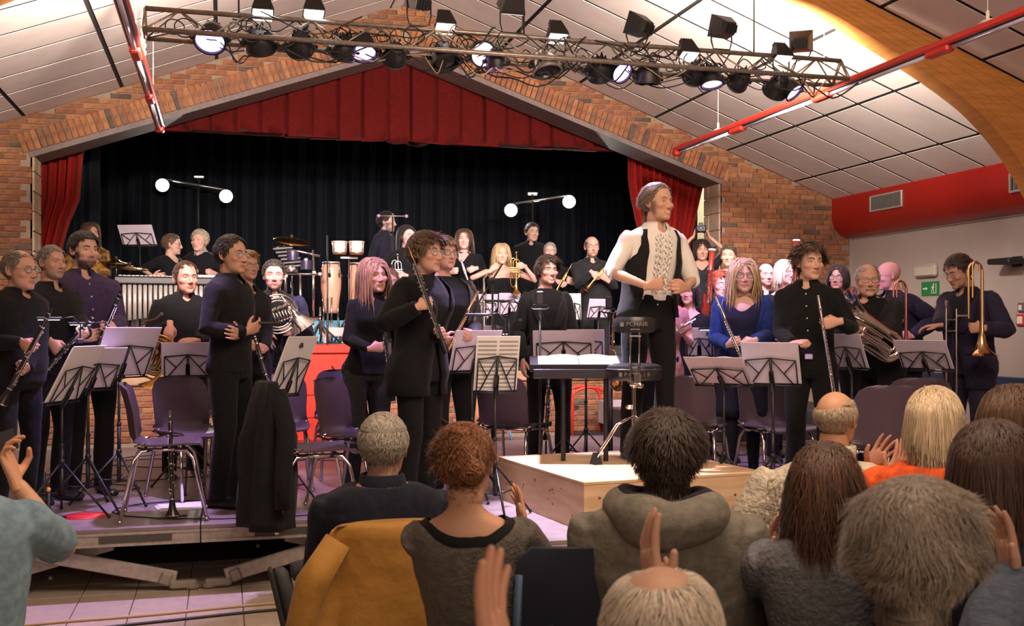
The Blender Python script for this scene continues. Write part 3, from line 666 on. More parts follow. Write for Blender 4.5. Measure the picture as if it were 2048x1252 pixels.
    if legs:
        lb=MB()
        if legs=='trousers':
            f.torso(lb,.82,1.05 if not seated else .98,.006)
            for (h0,kn,an) in lj: lb.tube([h0+np.array([0,.005,.03]),h0*.6+kn*.4,kn,kn*.5+an*.5,an+np.array([0,0,.0]),an+np.array([0,0,-.045])],np.array([.094,.088,.068,.064,.062,.066])*s,12)
            lb.V,lb_=lb.V,None
            V,Nn,Q,T=remesh(lb,max(vox,.013),3,.5); V=V+Nn*(wnoise(V*np.array([1,1,.6]),26,9)*.006)[:,None]; g2=MB(); g2.add(V,Q,T); g2.build('trousers',lm,e)
        else:
            hem=.52 if legs=='skirt' else .06
            rs=[f.ring(z,.012+.0*z,wmul=1+.28*max(0,(.98-z)/.5)) for z in np.linspace(hem,1.04,9)]; rs=[r_*np.array([1,1,1]) for r_ in rs]; rs=np.array(rs); ang=np.arange(24); 
            lb.rings(rs+ (np.sin(ang*1.9)*.008)[None,:,None]*nrm([1,1,0])); lb.build('skirt',lm,e)
            tb=MB()
            for (h0,kn,an) in lj: tb.tube([h0,kn,kn*.6+an*.4,an,an+np.array([0,-.01,-.04])],np.array([.08,.056,.052,.037,.034])*s,10)
            tb.build('tights',lm,e)
    if feet:
        for (h0,kn,an) in lj:
            sb=MB(); L=.27*s; rs=[]; dr=nrm([(an[0]*.6),-1,0]) if not seated else np.array([0,-1.,0])
            if legyaw: dr=rotz(R(legyaw))@dr
            pr=[(-.075,.030,.05),(-.06,.036,.075),(0,.038,.085),(.06,.042,.062),(.12,.047,.050),(.17,.042,.040),(.195,.025,.025)]
            side_=np.cross(dr,[0,0,1])
            for (l_,wd,hh) in pr:
                c=np.array([an[0],an[1],0])+dr*l_*s; tt=np.arange(10)*2*PI/10; rs.append(np.stack([c+side_*wd*math.cos(q_)+np.array([0,0,hh/2+hh/2*math.sin(q_)*(1 if math.sin(q_)>0 else .98)]) for q_ in tt]))
            sb.rings(rs); zb=min(0,an[2]-.085); sb.V=[v+np.array([0,0,max(0,zb)]) for v in sb.V]
            sb.build('shoe',mat('shoe%d'%int(shoe[0]*1000),shoe,.3,spec=.5),e)
    if glasses:
        gm=mat('glasses_frame_%d'%int(100*glasses[0]),glasses,.3,metal=.3); gb=MB(); ye=ysurf(3.2,-.9,face)-1.1; yb=ysurf(0,.5,face)-.25; lens=MB()
        gw=2.35; gh=1.55
        for sx in (-1,1):
            pts=[(sx*3.3+gw*math.cos(a)*(1 if abs(math.cos(a))<.7 else 1.0),ye+.25*abs(math.cos(a)*sx*0+ (1 if sx*math.cos(a)>0 else 0)*math.cos(a)),-.15+gh*math.sin(a)) for a in np.linspace(0,2*PI,17)[:-1]]
            gb.tube(pts,.13,5,wrap=True); lens.rings([np.array(pts)*[1,1,1],np.array(pts)+[0,.06,0]])
            gb.tube([(sx*(3.3+gw),ye+.2,.3),(sx*7.3,ye+2.2,.5),(sx*7.6,-.2,.6),(sx*7.7,1.2,-.6)],.11,5)
        gb.tube([(-1.0,ye,.3),(0,yb-.3,.65),(1.0,ye,.3)],.12,5)
        gb.xform(HM); lens.xform(HM); go=gb.build('glasses',gm,e)
        lmz=mat('lens',(.8,.85,.9),.03); lmz.node_tree.nodes['Principled BSDF'].inputs['Alpha'].default_value=.13; lens.build('lens',lmz,go)
    info=dict(root=e,PW=PW,f=f,HM=HM,arms=arms,loc=loc,rz=rz,rootp=root,world=lambda p:rotz(rz)@np.asarray(p)+root,s=s,zd=zd,d=d)
    PEOPLE[key]=info; return info
# ================= ROOM =================
YW=11.5; XC=1.94; SL=.374; ZP=5.115; XR=7.45; XL=-3.57; XD=7.205; HO=3.78; ZJ=3.33; ZO=4.65; SO=(ZO-ZJ)/HO; ZD=.40; ZS=1.07
def ceil_z(x): return ZP-SL*abs(x-XC)
def open_z(x): return ZO-SO*abs(x-XC)
def prism(mb,poly,y0,y1,m=0,ax='y'):
    """convex polygon (x,z) extruded in y"""
    P=np.array(poly,float); n=len(P)
    def mk(y):
        if ax=='y': return np.stack([P[:,0],np.full(n,y),P[:,1]],-1)
        if ax=='x': return np.stack([np.full(n,y),P[:,0],P[:,1]],-1)
        return np.stack([P[:,0],P[:,1],np.full(n,y)],-1)
    return mb.rings([mk(y0),mk(y1)],m=m)
# floor
g=MB(); prism(g,[(-7,-5),(8,-5),(8,17),(-7,17)],-.10,-.012,ax='z'); fl=struct(g.build('floor',mat('grout',(.16,.13,.11),.8),smooth=False))
tm=mat('tile',(.52,.43,.36),.28,noise=.12,nscale=14,bump=.05,spec=.5); tb=MB(); tb.box((0,0,-.005),(.295,.295,.014),bev=.002); t0=None
big=MB()
for i in range(-18,27):
    for j in range(-4,26):
        x=-.04+i*.3; y=.12+j*.3; u_=0
        cz=-x*SP*-1*0
        dc=x*SP+y*CP; xc_=x*CP-y*SP
        vis=dc>3.5 and -0.6<xc_/dc<-.15 and y<7.6
        if vis:
            if t0 is None: t0=tb.build('tile',tm,fl,smooth=False); t0.location=(x,y,0)
            else: o=t0.copy(); COL.objects.link(o); o.location=(x,y,0)
        else: big.box((x,y,-.005),(.295,.295,.014))
o=big.build('tile_field',tm,fl,smooth=False); o['kind']='stuff'
# walls
BR=[mat('brick%d'%i,c,.85,noise=.35,nscale=18,bump=.5,bscale=60) for i,c in enumerate([(.38,.15,.065),(.44,.19,.085),(.32,.12,.06),(.14,.09,.065),(.36,.14,.075),(.27,.13,.075)])]
mortar=mat('mortar',(.38,.29,.21),.95,noise=.2,nscale=40)
g=MB()
prism(g,[(XL-.4,0),(XC-HO,0),(XC-HO,ceil_z(XC-HO)+.1),(XL-.4,ceil_z(XL)+.0)],YW,YW+.4)
prism(g,[(XC+HO,0),(XR+.4,0),(XR+.4,ceil_z(XR)),(XC+HO,ceil_z(XC+HO)+.1)],YW,YW+.4)
prism(g,[(XC-HO,ZJ),(XC,ZO),(XC,ZP+.1),(XC-HO,ceil_z(XC-HO)+.1)],YW,YW+.4)
prism(g,[(XC,ZO),(XC+HO,ZJ),(XC+HO,ceil_z(XC+HO)+.1),(XC,ZP+.1)],YW,YW+.4)
wb=struct(g.build('wall_back',mortar,smooth=False))
bricks=[]
for k in range(0,90):
    z=.03+k*.06
    off=.105*(k%2)+(.05 if k%3==0 else 0)
    for i in range(-42,12):
        x=XC+HO+.105+ i*.21-off; L=.20
        if z>1.0 or True:
            x0,x1=x-.1,x+.1
            if x1<XC-HO-.35 and x<-2.3: continue
            xm=min(abs(x-XC),99)
            if abs(x-XC)<HO+.02+.1:
                if abs(x-XC)<HO and z<open_z(x)+.20: continue
                if abs(x-XC)<HO+.1 and z<ZJ+.12:
                    # trim brick at jamb
                    s=1 if x>XC else -1; e=XC+s*(HO+.004)
                    if s>0: x0=max(x0,e)
                    else: x1=min(x1,e)
                    if x1-x0<.04: continue
            if z>ceil_z(x)-.01 or x1>XR+.05: continue
            if z<1.05: continue
            bricks.append((x0,x1,z,random.choices(range(6),[5,4,3,1.1,4,2])[0],0,0))
ang=math.atan(SO)
band=[]
for s in (-1,1):
    L=HO/math.cos(ang); n=int(L/.062)
    for i in range(n+2):
        t=(i+.5)*.062; x=XC+s*(t*math.cos(ang)); z=ZO-t*math.sin(ang); nx,nz=s*math.sin(ang),math.cos(ang)
        band.append((x+nx*.105,z+nz*.105,s,random.choices(range(6),[5,4,3,1,4,2])[0]))
def bd(b): return (b[0]+b[1])/2*SP+YW*CP
bricks.sort(key=bd); protos={}
def brick_obj(par,key,size,mi):
    if key not in protos:
        m=MB(); m.box((0,0,0),size,bev=.003); protos[key]=m.build('brick',BR[mi],par,smooth=False); return protos[key]
    o=protos[key].copy(); COL.objects.link(o); o.parent=par; return o
nb=0; st=MB()
for b in bricks:
    vis=(-.6<((b[0]*CP-YW*SP)/bd(b))<.5) and b[2]>1.6
    if nb<190 and vis and b[1]-b[0]>.15:
        o=brick_obj(wb,('h',b[3],round(b[1]-b[0],2)),(b[1]-b[0],.03,.05),b[3]); o.location=((b[0]+b[1])/2,YW-.003+random.uniform(-.002,.002),b[2]); nb+=1
    else: st.box(((b[0]+b[1])/2,YW-.003,b[2]),(b[1]-b[0],.03,.05),m=b[3])
for i,b in enumerate(band):
    if i<110 or True:
        if nb<300 and -2.2<b[0]<6: o=brick_obj(wb,('v',b[3]),(.052,.036,.20),b[3]); o.location=(b[0],YW-.005,b[1]); o.rotation_euler=(0,b[2]*ang,0); nb+=1
        else: st.box((b[0],YW-.005,b[1]),(.052,.036,.20),Rm=roty(b[2]*ang),m=b[3])
o=st.build('brickwork',BR,wb,smooth=False); o['kind']='stuff'
# lintel
lm=mat('lintel',(.20,.15,.14),.6,noise=.2)
g=MB()
for s in (-1,1):
    a=np.array([XC,0,ZO]);b=np.array([XC+s*(HO+.03),0,ZJ-.01]); n=np.array([-s*math.sin(ang),0,-math.cos(ang)])
    g.rings([[a+[0,YW-.02,0],a+[0,YW+.42,0],a+n*[1,1,1]*.055+[0,YW+.42,0],a+n*.055+[0,YW-.02,0]],[b+[0,YW-.02,0],b+[0,YW+.42,0],b+n*.055+[0,YW+.42,0],b+n*.055+[0,YW-.02,0]]])
struct(g.build('trim_1',lm,smooth=False))
# jamb blocks
bm_=mat('jamb_block',(.50,.38,.27),.9,noise=.18,bump=.3); jm=MB(); 
for s in (-1,1):
    par=MB().box((XC+s*(HO+.008),YW+.21,ZJ/2),(.02,.42,ZJ)).build('trim_%d'%(2 if s<0 else 3),mat('jamb_mortar',(.62,.52,.42),.9),smooth=False); struct(par)
    z=ZJ-.10;k=0
    while z>1.0:
        segs=[(0,.42)] if k%2 else [(0,.27),(.28,.42)]
        for a,b in segs:
            key=('j',round(b-a,2))
            if key not in protos: protos[key]=MB().box((0,0,0),(.03,b-a-.012,.188),bev=.004).build('block',bm_,par,smooth=False); o=protos[key]
            else: o=protos[key].copy(); COL.objects.link(o); o.parent=par
            o.location=(XC+s*(HO-.005),YW+(a+b)/2,z-.0)
        z-=.20;k+=1
# side walls
wm=mat('plaster_wall',(.46,.40,.38),.8,noise=.06,nscale=3,bump=.05)
struct(MB().box((XR+.1,4.2,1.9),(.2,16.5,4.2)).build('wall_right',wm,smooth=False))
struct(MB().box((XL-.1,3,1.9),(.2,17,4.2)).build('wall_left',wm,smooth=False))
struct(MB().box((XC,-4.9,2.6),(12,.2,5.4)).build('wall_rear',wm,smooth=False))
struct(MB().box((XR-.03,8.9,.955),(.06,4.6,.25),bev=.01).build('trim_4',mat('darkblue',(.02,.04,.10),.5),smooth=False))
struct(MB().box((XR-.012,8,2.655),(.024,7,.012)).box((XR-.012,YW-.06,2.3),(.024,.02,.7)).build('trim_5',mat('trimgrey',(.35,.31,.29),.5),smooth=False))
# duct
g=MB(); prof=[(XD,ceil_z(XD)+.02),(XD,2.93)]+[(XD+.25*(1-math.cos(a)),2.93-.27*math.sin(a)) for a in np.linspace(.15,PI/2,9)]+[(XR+.05,2.66),(XR+.05,3.2)]
prism(g,[(a,b) for a,b in prof],2.0,YW-.02); duct=struct(g.build('trim_6',mat('red_duct',(.36,.012,.008),.33,noise=.1,nscale=2,spec=.5),sharp=40))
# vents
def vent(y0,y1,zc,label):
    e=empty('air_vent',(XD-.012,(y0+y1)/2,zc),0,label,'vent'); L=y1-y0; h=.165
    f=MB(); 
    for z in (-h/2,h/2): f.box((0,0,z),(.02,L,.022),bev=.003)
    for y in (-L/2,L/2): f.box((0,y,0),(.02,.022,h+.02),bev=.003)
    f.build('vent_frame',mat('vent_metal',(.42,.38,.36),.4,metal=.3),e,smooth=False)
    MB().box((.012,0,0),(.008,L,h)).build('backing',mat('dark',(.02,.02,.02),.8),e,smooth=False)
    p=None
    for i in range(int((L-.04)/.022)):
        if p is None: p=MB().box((0,0,0),(.012,.007,h-.02),Rm=rotz(.5)).build('slat',mat('vent_slat',(.16,.15,.14),.5),e,smooth=False); o=p
        else: o=p.copy(); COL.objects.link(o)
        o.location=(0,-L/2+.03+i*.022,0)
vent(10.08,10.66,2.985,'rectangular grey air vent in the red duct, the farther one')
vent(7.9,8.42,2.93,'air vent in the red duct cut off by the right picture edge')
# ceiling
g=MB(); th=.06
for s in (-1,1):
    a=(XC,ZP+.007); b=(XC+s*5.6,ceil_z(XC+s*5.6)+.007); prism(g,[a,b,(b[0],b[1]+.08),(a[0],a[1]+.08)],-5,YW+.1)
ce=struct(g.build('ceiling',mat('ceil_joint',(.012,.010,.009),.9),smooth=False))
pm=mat('ceiling_panel',(.74,.65,.61),.8,noise=.06,nscale=4); XO=[.17,1.09,2.0,2.93,3.85,4.75,5.5]; ca=math.atan(SL); cs=math.cos(ca)
YL=[11.48,11.04]+[11.04-.565*i for i in range(1,27)]
ppro={}; bigp=MB()
for s in (-1,1):
    xs=[0 if s<0 else -.17]+XO if s>0 else [.17]+XO[1:]
    if s>0: xs=[-.17]+XO
    for i in range(len(xs)-1):
        a,b=xs[i],xs[i+1]
        if a<0: 
            continue
        for j in range(len(YL)-1):
            y1,y0=YL[j],YL[j+1]; cx=XC+s*(a+b)/2; cy=(y0+y1)/2; cz=ceil_z(cx)+.0
            vis=False
            for px,py in ((XC+s*a,y0),(XC+s*b,y0),(XC+s*a,y1),(XC+s*b,y1)):
                dc=px*SP+py*CP; xx=px*CP-py*SP
                if dc>.5:
                    u=1024+F*xx/dc; v=HZ-F*(ceil_z(px)-CAMH)/dc
                    if -80<u<2130 and v>-60: vis=True
            sz=((b-a)/cs-.040,(y1-y0)-.042,.006); key=(round(sz[0],3),round(sz[1],3))
            if vis:
                if key not in ppro: ppro[key]=MB().box((0,0,0),sz).build('ceiling_panel',pm,ce,smooth=False); o=ppro[key]
                else: o=ppro[key].copy(); COL.objects.link(o)
                o.location=(cx,cy,cz); o.rotation_euler=(0,s*ca,0)
            else: bigp.box((cx,cy,cz),sz,Rm=roty(s*ca))
# ridge strip
for j in range(len(YL)-1):
    for s in (-1,1): bigp.box((XC+s*.085,(YL[j]+YL[j+1])/2,ceil_z(XC+.085)),(.165,YL[j]-YL[j+1]-.012,.02),Rm=roty(s*ca))
o=bigp.build('panel_field',pm,ce,smooth=False); o['kind']='stuff'
# portal beam
wd=mat('glulam',(.58,.25,.07),.40,noise=.2,nscale=5,stretch=(1,1,9),spec=.4)
for s,nm in ((1,'right'),(-1,'left')):
    e=empty('roof_beam',(XC+s*4.9,7.2,0),0,'curved laminated timber roof beam at the %s side of the hall'%nm,'beam')
    low=[(.0,4.86),(1.0,4.52),(1.6,4.27),(2.35,4.03),(3.34,3.567),(3.84,3.284),(4.25,2.885),(4.55,2.4),(4.72,1.8),(4.82,1.0),(4.86,0)]
    up=[(.0,ZP),(1.0,ZP-SL),(1.6,ZP-SL*1.6),(2.35,ZP-SL*2.35),(3.34,ZP-SL*3.34),(3.84,ZP-SL*3.84),(4.6,ZP-SL*4.6),(5.26,2.9),(5.26,2.2),(5.26,1.2),(5.26,0)]
    lf=np.array(low);uf=np.array(up); t=np.linspace(0,10,50); lx=np.interp(t,range(11),lf[:,0]);lz=np.interp(t,range(11),lf[:,1]);ux=np.interp(t,range(11),uf[:,0]);uz=np.interp(t,range(11),uf[:,1])
    for _ in range(3): lx[1:-1]=(lx[:-2]+lx[1:-1]*2+lx[2:])/4; lz[1:-1]=(lz[:-2]+lz[1:-1]*2+lz[2:])/4
    nl=5
    for q in range(nl):
        f0,f1=q/nl,(q+1)/nl
        rs=[]
        for i in range(50):
            a=np.array([lx[i]+(ux[i]-lx[i])*f0,lz[i]+(uz[i]-lz[i])*f0]); b=np.array([lx[i]+(ux[i]-lx[i])*f1,lz[i]+(uz[i]-lz[i])*f1]); y0,y1=7.1,7.28
            rs.append([(XC+s*a[0],y0,a[1]),(XC+s*b[0],y0,b[1]-.002),(XC+s*b[0],y1,b[1]-.002),(XC+s*a[0],y1,a[1])])
        g=MB(); g.rings(rs); g.xform(mat4(np.eye(3),(-(XC+s*4.9),-7.2,0))); g.build('lamella',wd,e,smooth=False)
# ================= PLATFORM + STAGE =================
dtop=mat('deck_top',(.26,.20,.21),.42,noise=.25,nscale=6,bump=.05,spec=.5); alu=mat('alu',(.42,.37,.33),.45,metal=.35,noise=.2,nscale=30)
def deck_module(x,y,w,l,front,label,flip=False):
    e=empty('platform_module',(x,y,0),0,label,'stage platform','modules of the low platform')
    MB().box((0,0,ZD-.012),(w-.006,l-.006,.024),bev=.002).build('top_panel',dtop,e,smooth=False)
    f=MB()
    for sy in (-1,1): f.box((0,sy*(l/2-.02),ZD-.066),(w-.006,.034,.082),bev=.003)
    for sx in (-1,1): f.box((sx*(w/2-.02),0,ZD-.066),(.034,l-.07,.08))
    if front: 
        f.box((0,-l/2+.0,ZD-.034),(w-.008,.012,.01)); f.box((0,-l/2+.0,ZD-.095),(w-.008,.016,.014)); f.box((-w*.22,-l/2+.004,ZD-.064),(w*.25,.012,.038),m=1); f.box((w*.32,-l/2+.004,ZD-.064),(w*.2,.012,.038),m=1)
    f.build('edge_frame',[alu,mat('dark_slot',(.06,.055,.05),.6)],e,smooth=False)
    if front:
        s=-1 if flip else 1
        for yy in (-l/2+.10,l/2-.10):
            for k,(xa,xb) in enumerate(((-.02,.86),(.50,-.36))):
                a=np.array([s*xa*w/2,yy+(.06 if k else 0),ZD-.11]); b=np.array([s*xb*w/2,yy+(.06 if k else 0),.07]); d=b-a; L=np.linalg.norm(d)
                g=MB(); g.box((a+b)/2,(L,.03,.088),Rm=roty(-math.atan2(d[2],d[0])),bev=.006); g.ball((a+b)/2+[-.25,-.018,.25*d[2]/d[0] if d[0] else 0],(.012,.008,.012),8,m=1)
                g.build('scissor_leg',[alu,MATS['dark_slot']],e,smooth=False)
            g=MB(); bx=s*.90*w/2; g.box((bx,yy,.035),(.16,.06,.05),bev=.012); g.box((bx-s*.10,yy,.075),(.07,.065,.08),Rm=roty(s*.4),bev=.012); g.ball((bx+s*.05,yy,.02),(.05,.04,.022),10); g.build('foot',mat('foot_metal',(.30,.26,.22),.5,metal=.3),e,smooth=False)
    else:
        for sx in (-1,1): MB().box((sx*(w/2-.06),0,(ZD-.1)/2),(.05,.05,ZD-.1)).build('leg',alu,e,smooth=False)
xs=[-2.125+2*i for i in range(-1,5)]; nm=['far left','left','centre-left','centre','right','far right']
for i,x in enumerate(xs):
    deck_module(x+1,6.98,2,1,True,'front row low platform module with crossed aluminium legs, %s one'%nm[i],flip=(i%2==0))
    for j in range(4):
        rw=['second','third','fourth','rearmost narrow'][j]
        deck_module(x+1,10.69 if j==3 else 7.98+j,2,.42 if j==3 else 1,False,'platform module in the %s row from the front, %s one'%(rw,nm[i]))
deck_module(1.925,5.98,2,1,True,'platform module jutting forward under the left half of the conductor podium'); deck_module(3.93,5.98,2,1,True,'platform module jutting forward under the right half of the conductor podium')
sk_=MB().box((1.9,7.35,.16),(8.2,.02,.31)).build('underdeck_shade_sheet',mat('shade_black',(.006,.006,.006),.9),smooth=False); tag(sk_,'added black sheet standing in for shade below the platform, behind its front legs','skirt')  # dark sheet added to give the blackness of shade under the deck
sk_=MB().box((2.93,6.3,.16),(3.9,.02,.31)).build('underdeck_shade_sheet',MATS['shade_black'],smooth=False); tag(sk_,'short added black sheet standing in for shade below the jutting platform part','skirt')  # same kind of added shade sheet, under the jutting modules
# podium of knotty plywood
ply=mat('plywood',(.66,.47,.29),.55,noise=.22,nscale=3,stretch=(1,1,7),col2=(.55,.36,.2)); knot=mat('knot',(.20,.09,.04),.6)
PA=math.radians(7); pc=np.array([1.97,5.66,ZD]); PH=.283; PWd,PL=1.22,1.32
e=empty('podium',pc+rotz(PA)@np.array([PWd/2,PL/2,0]),PA,'low square conductor podium of knotty pale plywood on the platform','podium')
MB().box((0,0,PH-.009),(PWd,PL,.018),bev=.002).build('top_board',ply,e,smooth=False)
for nm_,c,sz in (('side_board',(0,-PL/2+.01,(PH-.02)/2),(PWd-.002,.018,PH-.02)),('side_board',(0,PL/2-.01,(PH-.02)/2),(PWd-.002,.018,PH-.02)),('side_board',(-PWd/2+.01,0,(PH-.02)/2),(.018,PL-.04,PH-.02)),('side_board',(PWd/2-.01,0,(PH-.02)/2),(.018,PL-.04,PH-.02))):
    g=MB(); g.box(c,sz,bev=.002); rr=random.Random(c[0]*7+c[1]*3)
    for k in range(16):
        a=rr.uniform(-.5,.5)*1.1; z=rr.uniform(.04,PH-.05); r_=rr.uniform(.006,.013)
        if abs(c[1])>.3: g.ball((a,c[1]+(-.009 if c[1]<0 else .009),z),(r_,.0012,r_*.8),8,m=1)
        else: g.ball((c[0]+(-.009 if c[0]<0 else .009),a,z),(.0012,r_,r_*.8),8,m=1)
    g.build(nm_,[ply,knot],e,smooth=False)
# raised stage
stf=mat('stage_boards',(.10,.07,.06),.5,noise=.3,nscale=8); nos=mat('stage_nosing',(.50,.33,.20),.5,noise=.2,nscale=8)
struct(MB().box((XC,13.9,ZS-.05),(12,4.8,.10)).build('floor_stage',stf,smooth=False))
sf=struct(MB().box((XC,YW+.03,ZS/2-.05),(2*HO,.1,ZS-.06)).build('wall_stage_front',mortar,smooth=False))
struct(MB().box((XC,YW-.03,ZS-.045),(2*HO,.08,.11),bev=.01).build('trim_7',nos,smooth=False))
stb=MB(); nsf=0
for k in range(6,16):
    for i in range(-18,18):
        x=XC+i*.21+.105*(k%2); mi=random.choices(range(6),[5,4,3,1,4,2])[0]
        if abs(x-XC)>HO-.1: continue
        if (x<.4 or 2.2<x<4.2) and nsf<290: o=brick_obj(sf,('f',mi),(.2,.03,.05),mi); o.location=(x,YW-.018,.03+k*.06+.02); nsf+=1
        else: stb.box((x,YW-.018,.03+k*.06+.02),(.2,.03,.05),m=mi)
o=stb.build('brickwork',BR,sf,smooth=False); o['kind']='stuff'
redp=mat('red_paint',(.62,.035,.015),.4,noise=.1)
e=empty('red_step_unit',(.87,11.16,ZD),0,'bright red painted wooden step unit against the stage front','step unit')
MB().box((0,0,.45),(.92,.5,.90),bev=.005).build('cabinet',redp,e,smooth=False)
MB().box((0,-.01,.945),(.96,.54,.085),bev=.008).build('top_board',redp,e,smooth=False)
for z in (.12,.35,.66): MB().box((0,-.256,z),(.86,.014,.20 if z<.5 else .36),bev=.003).build('front_panel',redp,e,smooth=False)
ri=MB().box((.75,12.45,(ZS+1.39)/2),(2.0,1.7,1.39-ZS),bev=.01).build('stage_riser',mat('riser',(.05,.045,.05),.6),smooth=False); tag(ri,'dark riser carrying the drums behind the red step unit','stage riser')
ri=MB().box((2.25,13.25,(ZS+1.39)/2),(.95,.8,1.39-ZS),bev=.01).build('stage_riser',MATS['riser'],smooth=False); tag(ri,'small dark riser under the man behind the cross-shaped microphone bar','stage riser')
ri=MB().box((3.8,14.0,(ZS+1.32)/2),(4.4,1.4,1.32-ZS),bev=.01).build('stage_riser',MATS['riser'],smooth=False); tag(ri,'dark riser under the tall man at the back curtain','stage riser')
ri=MB().box((5.35,10.45,ZD+.15),(2.6,1.3,.30),bev=.01).build('stage_riser',MATS['riser'],smooth=False); tag(ri,'low dark riser under the back row beside the brick wall','stage riser')
# stage house
blk=mat('stage_black',(.012,.012,.014),.9)
struct(MB().box((XC,16.2,3.1),(13,.1,4.4)).build('wall_stage_back',blk,smooth=False)); struct(MB().box((XC,14,5.3),(13,4.8,.1)).build('ceiling_stage',blk,smooth=False))
struct(MB().box((-2.9,14,3.1),(.1,4.6,4.4)).build('wall_stage_left',blk,smooth=False))
cream=mat('cream_wall',(.55,.50,.36),.8)
struct(MB().box((7.4,13.2,3.0),(2.4,.1,4.0)).box((8.6,12.4,3),(.1,1.7,4)).build('wall_stage_right',cream,smooth=False))
struct(MB().box((6.03,12.05,2.4),(.08,.10,2.7),bev=.006).build('door_1',mat('door_wood',(.16,.06,.025),.5),smooth=False))
# curtains
def curtain(name,label,y,xfun,zfun,n,pl,amp,m,cat='curtain',nz=14,seed=1,pleat=False):
    r=np.random.default_rng(seed); t=np.linspace(0,1,n); ph=np.cumsum(r.uniform(.5,1.5,n))/n*2*PI*pl; rs=[]
    for k in range(nz+1):
        s=k/nz; x0,x1=xfun(s); z0=zfun(t,s); 
        wv=np.sign(np.sin(ph))*np.abs(np.sin(ph))**.7*amp*(.75+.35*s)+.3*amp*np.sin(ph*2.3+s*1.5)
        if pleat: q=np.abs(((ph/(2*PI))%1)-.5)*2; wv=amp*np.exp(-((1-q)/.10)**2)*(1+.3*np.sin(ph*.37))+.35*amp*np.sin(ph*.5+s)
        x=x0+(x1-x0)*t+.012*np.sin(ph*1.3+2*s)*(0 if pleat else 1); rs.append(np.stack([x,y+wv,z0],-1))
    rs=np.array(rs); full=np.concatenate([rs,rs[:,::-1]+[0,.012,0]],1)
    g=MB(); g.rings(full); o=g.build(name,m); return tag(o,label,cat)
red=mat('red_velvet',(.27,.009,.005),.85,noise=.2,nscale=30,sheen=.04,spec=.15); 
curtain('valance_curtain','pleated dark red velvet valance across the top of the stage opening',12.0,lambda s:(XC-3.7,XC+3.7),lambda t,s:4.72*(1-s)+s*(3.69+.018*np.sin(t*150)+.05*np.abs(t-.5)-.04*np.exp(-((t-.52)/.03)**2)),1100,27,.045,mat('valance_velvet',(.11,.005,.004),.85,noise=.2,nscale=30,sheen=.03,spec=.15),nz=8,seed=3,pleat=True)
def lx(s): z=4.3-s*3.2; return (-2.15,np.interp(z,[1.2,2.3,2.62,2.9,3.4,4.0,4.3],[-1.72,-1.66,-1.60,-1.47,-1.43,-1.33,-1.3]))
curtain('side_curtain','gathered red velvet curtain at the left of the stage opening',12.12,lx,lambda t,s:np.full_like(t,4.3-s*3.2),120,8,.05,red,seed=4)
def rx(s): z=4.3-s*3.2; return (np.interp(z,[1.1,2.3,2.6,3.3,4.3],[5.15,5.02,4.96,4.80,4.78]),np.interp(z,[1.1,2.6,3.6,4.3],[5.62,5.60,5.86,6.0]))
curtain('side_curtain','gathered red velvet curtain at the right of the stage opening',12.12,rx,lambda t,s:np.full_like(t,4.3-s*3.2),170,12,.05,red,seed=5)
bkc=mat('black_velvet',(.0035,.0055,.010),.8,sheen=.03,spec=.2)
curtain('backdrop_curtain','black velvet backdrop curtain hanging behind the whole orchestra',15.6,lambda s:(-2.8,7.6),lambda t,s:np.full_like(t,5.2-s*4.1),520,40,.08,bkc,seed=8)
curtain('wing_curtain','black wing curtain beside the left red curtain',12.9,lambda s:(-2.85,-1.35),lambda t,s:np.full_like(t,5.2-s*4.1),100,8,.05,bkc,seed=9)
curtain('wing_curtain','black wing curtain beside the right red curtain',12.75,lambda s:(5.3,5.98),lambda t,s:np.full_like(t,5.2-s*4.1),60,5,.04,bkc,seed=10)
# ================= HANGING LIGHT RAILS =================
rr_=mat('rail_red',(.55,.03,.018),.35); tubm=mat('tube_glass',(.55,.50,.62),.15,spec=.6); dkm=mat('dark_metal',(.03,.03,.03),.5); white=mat('white_paint',(.7,.66,.6),.5)
def rail(x,z,y0,y1,label,ph):
    e=empty('light_rail',(x,y1,z),0,label,'light rail')
    g=MB(); g.box((0,(y0-y1)/2,.02),(.085,y1-y0,.05),bev=.012); g.box((0,-.03,-.02),(.085,.10,.06),bev=.012); g.build('rail_body',rr_,e,sharp=30)
    y=y1-.09-ph
    segs=[]
    while y>y0+.3:
        L=1.2; a=max(y-L,y0+.05)
        MB().rod((0,y-y1,-.022),(0,a-y1,-.022),.016,10).build('fluorescent_tube',tubm,e)
        r_=MB().box((0,(y+a)/2-y1,-.004),(.06,y-a,.006)); r_.build('reflector',dkm,e,smooth=False)
        hb=MB(); hb.box((0,a-.12-y1,-.022),(.07,.24,.05),bev=.012); hb.build('end_housing',rr_,e,sharp=30)
        y=a-.26
    for yy in np.arange(y1-1.0,y0,-1.9): MB().rod((0,yy-y1,.04),(0,yy-y1,ceil_z(x)-z),.004,6).rod((0,yy-y1,.04),(0,yy-y1,.12),.012,8).ball((0,yy-y1,.05),(.045,.08,.012),8).build('hanger',white,e)
rail(4.70,3.457,3.2,10.5,'long red suspended light rail on the right side','' or 0)
rail(-.57,3.45,3.2,10.5,'long red suspended light rail on the left side',.0)
e=empty('white_rope',WY(291,130,8.2),0,'white twisted rope hanging beside the left red light rail','rope'); a=WY(287,0,8.2); b=WY(294,122,8.2); b[0]=a[0]; g=MB()
for q in (0,PI): g.tube([np.array([a[0]+.012*math.cos(t*40+q),a[1]+.012*math.sin(t*40+q),b[2]+(a[2]+.25-b[2])*t])-np.array(e.location) for t in np.linspace(0,1,90)],.009,5)
g.build('strand',white,e)
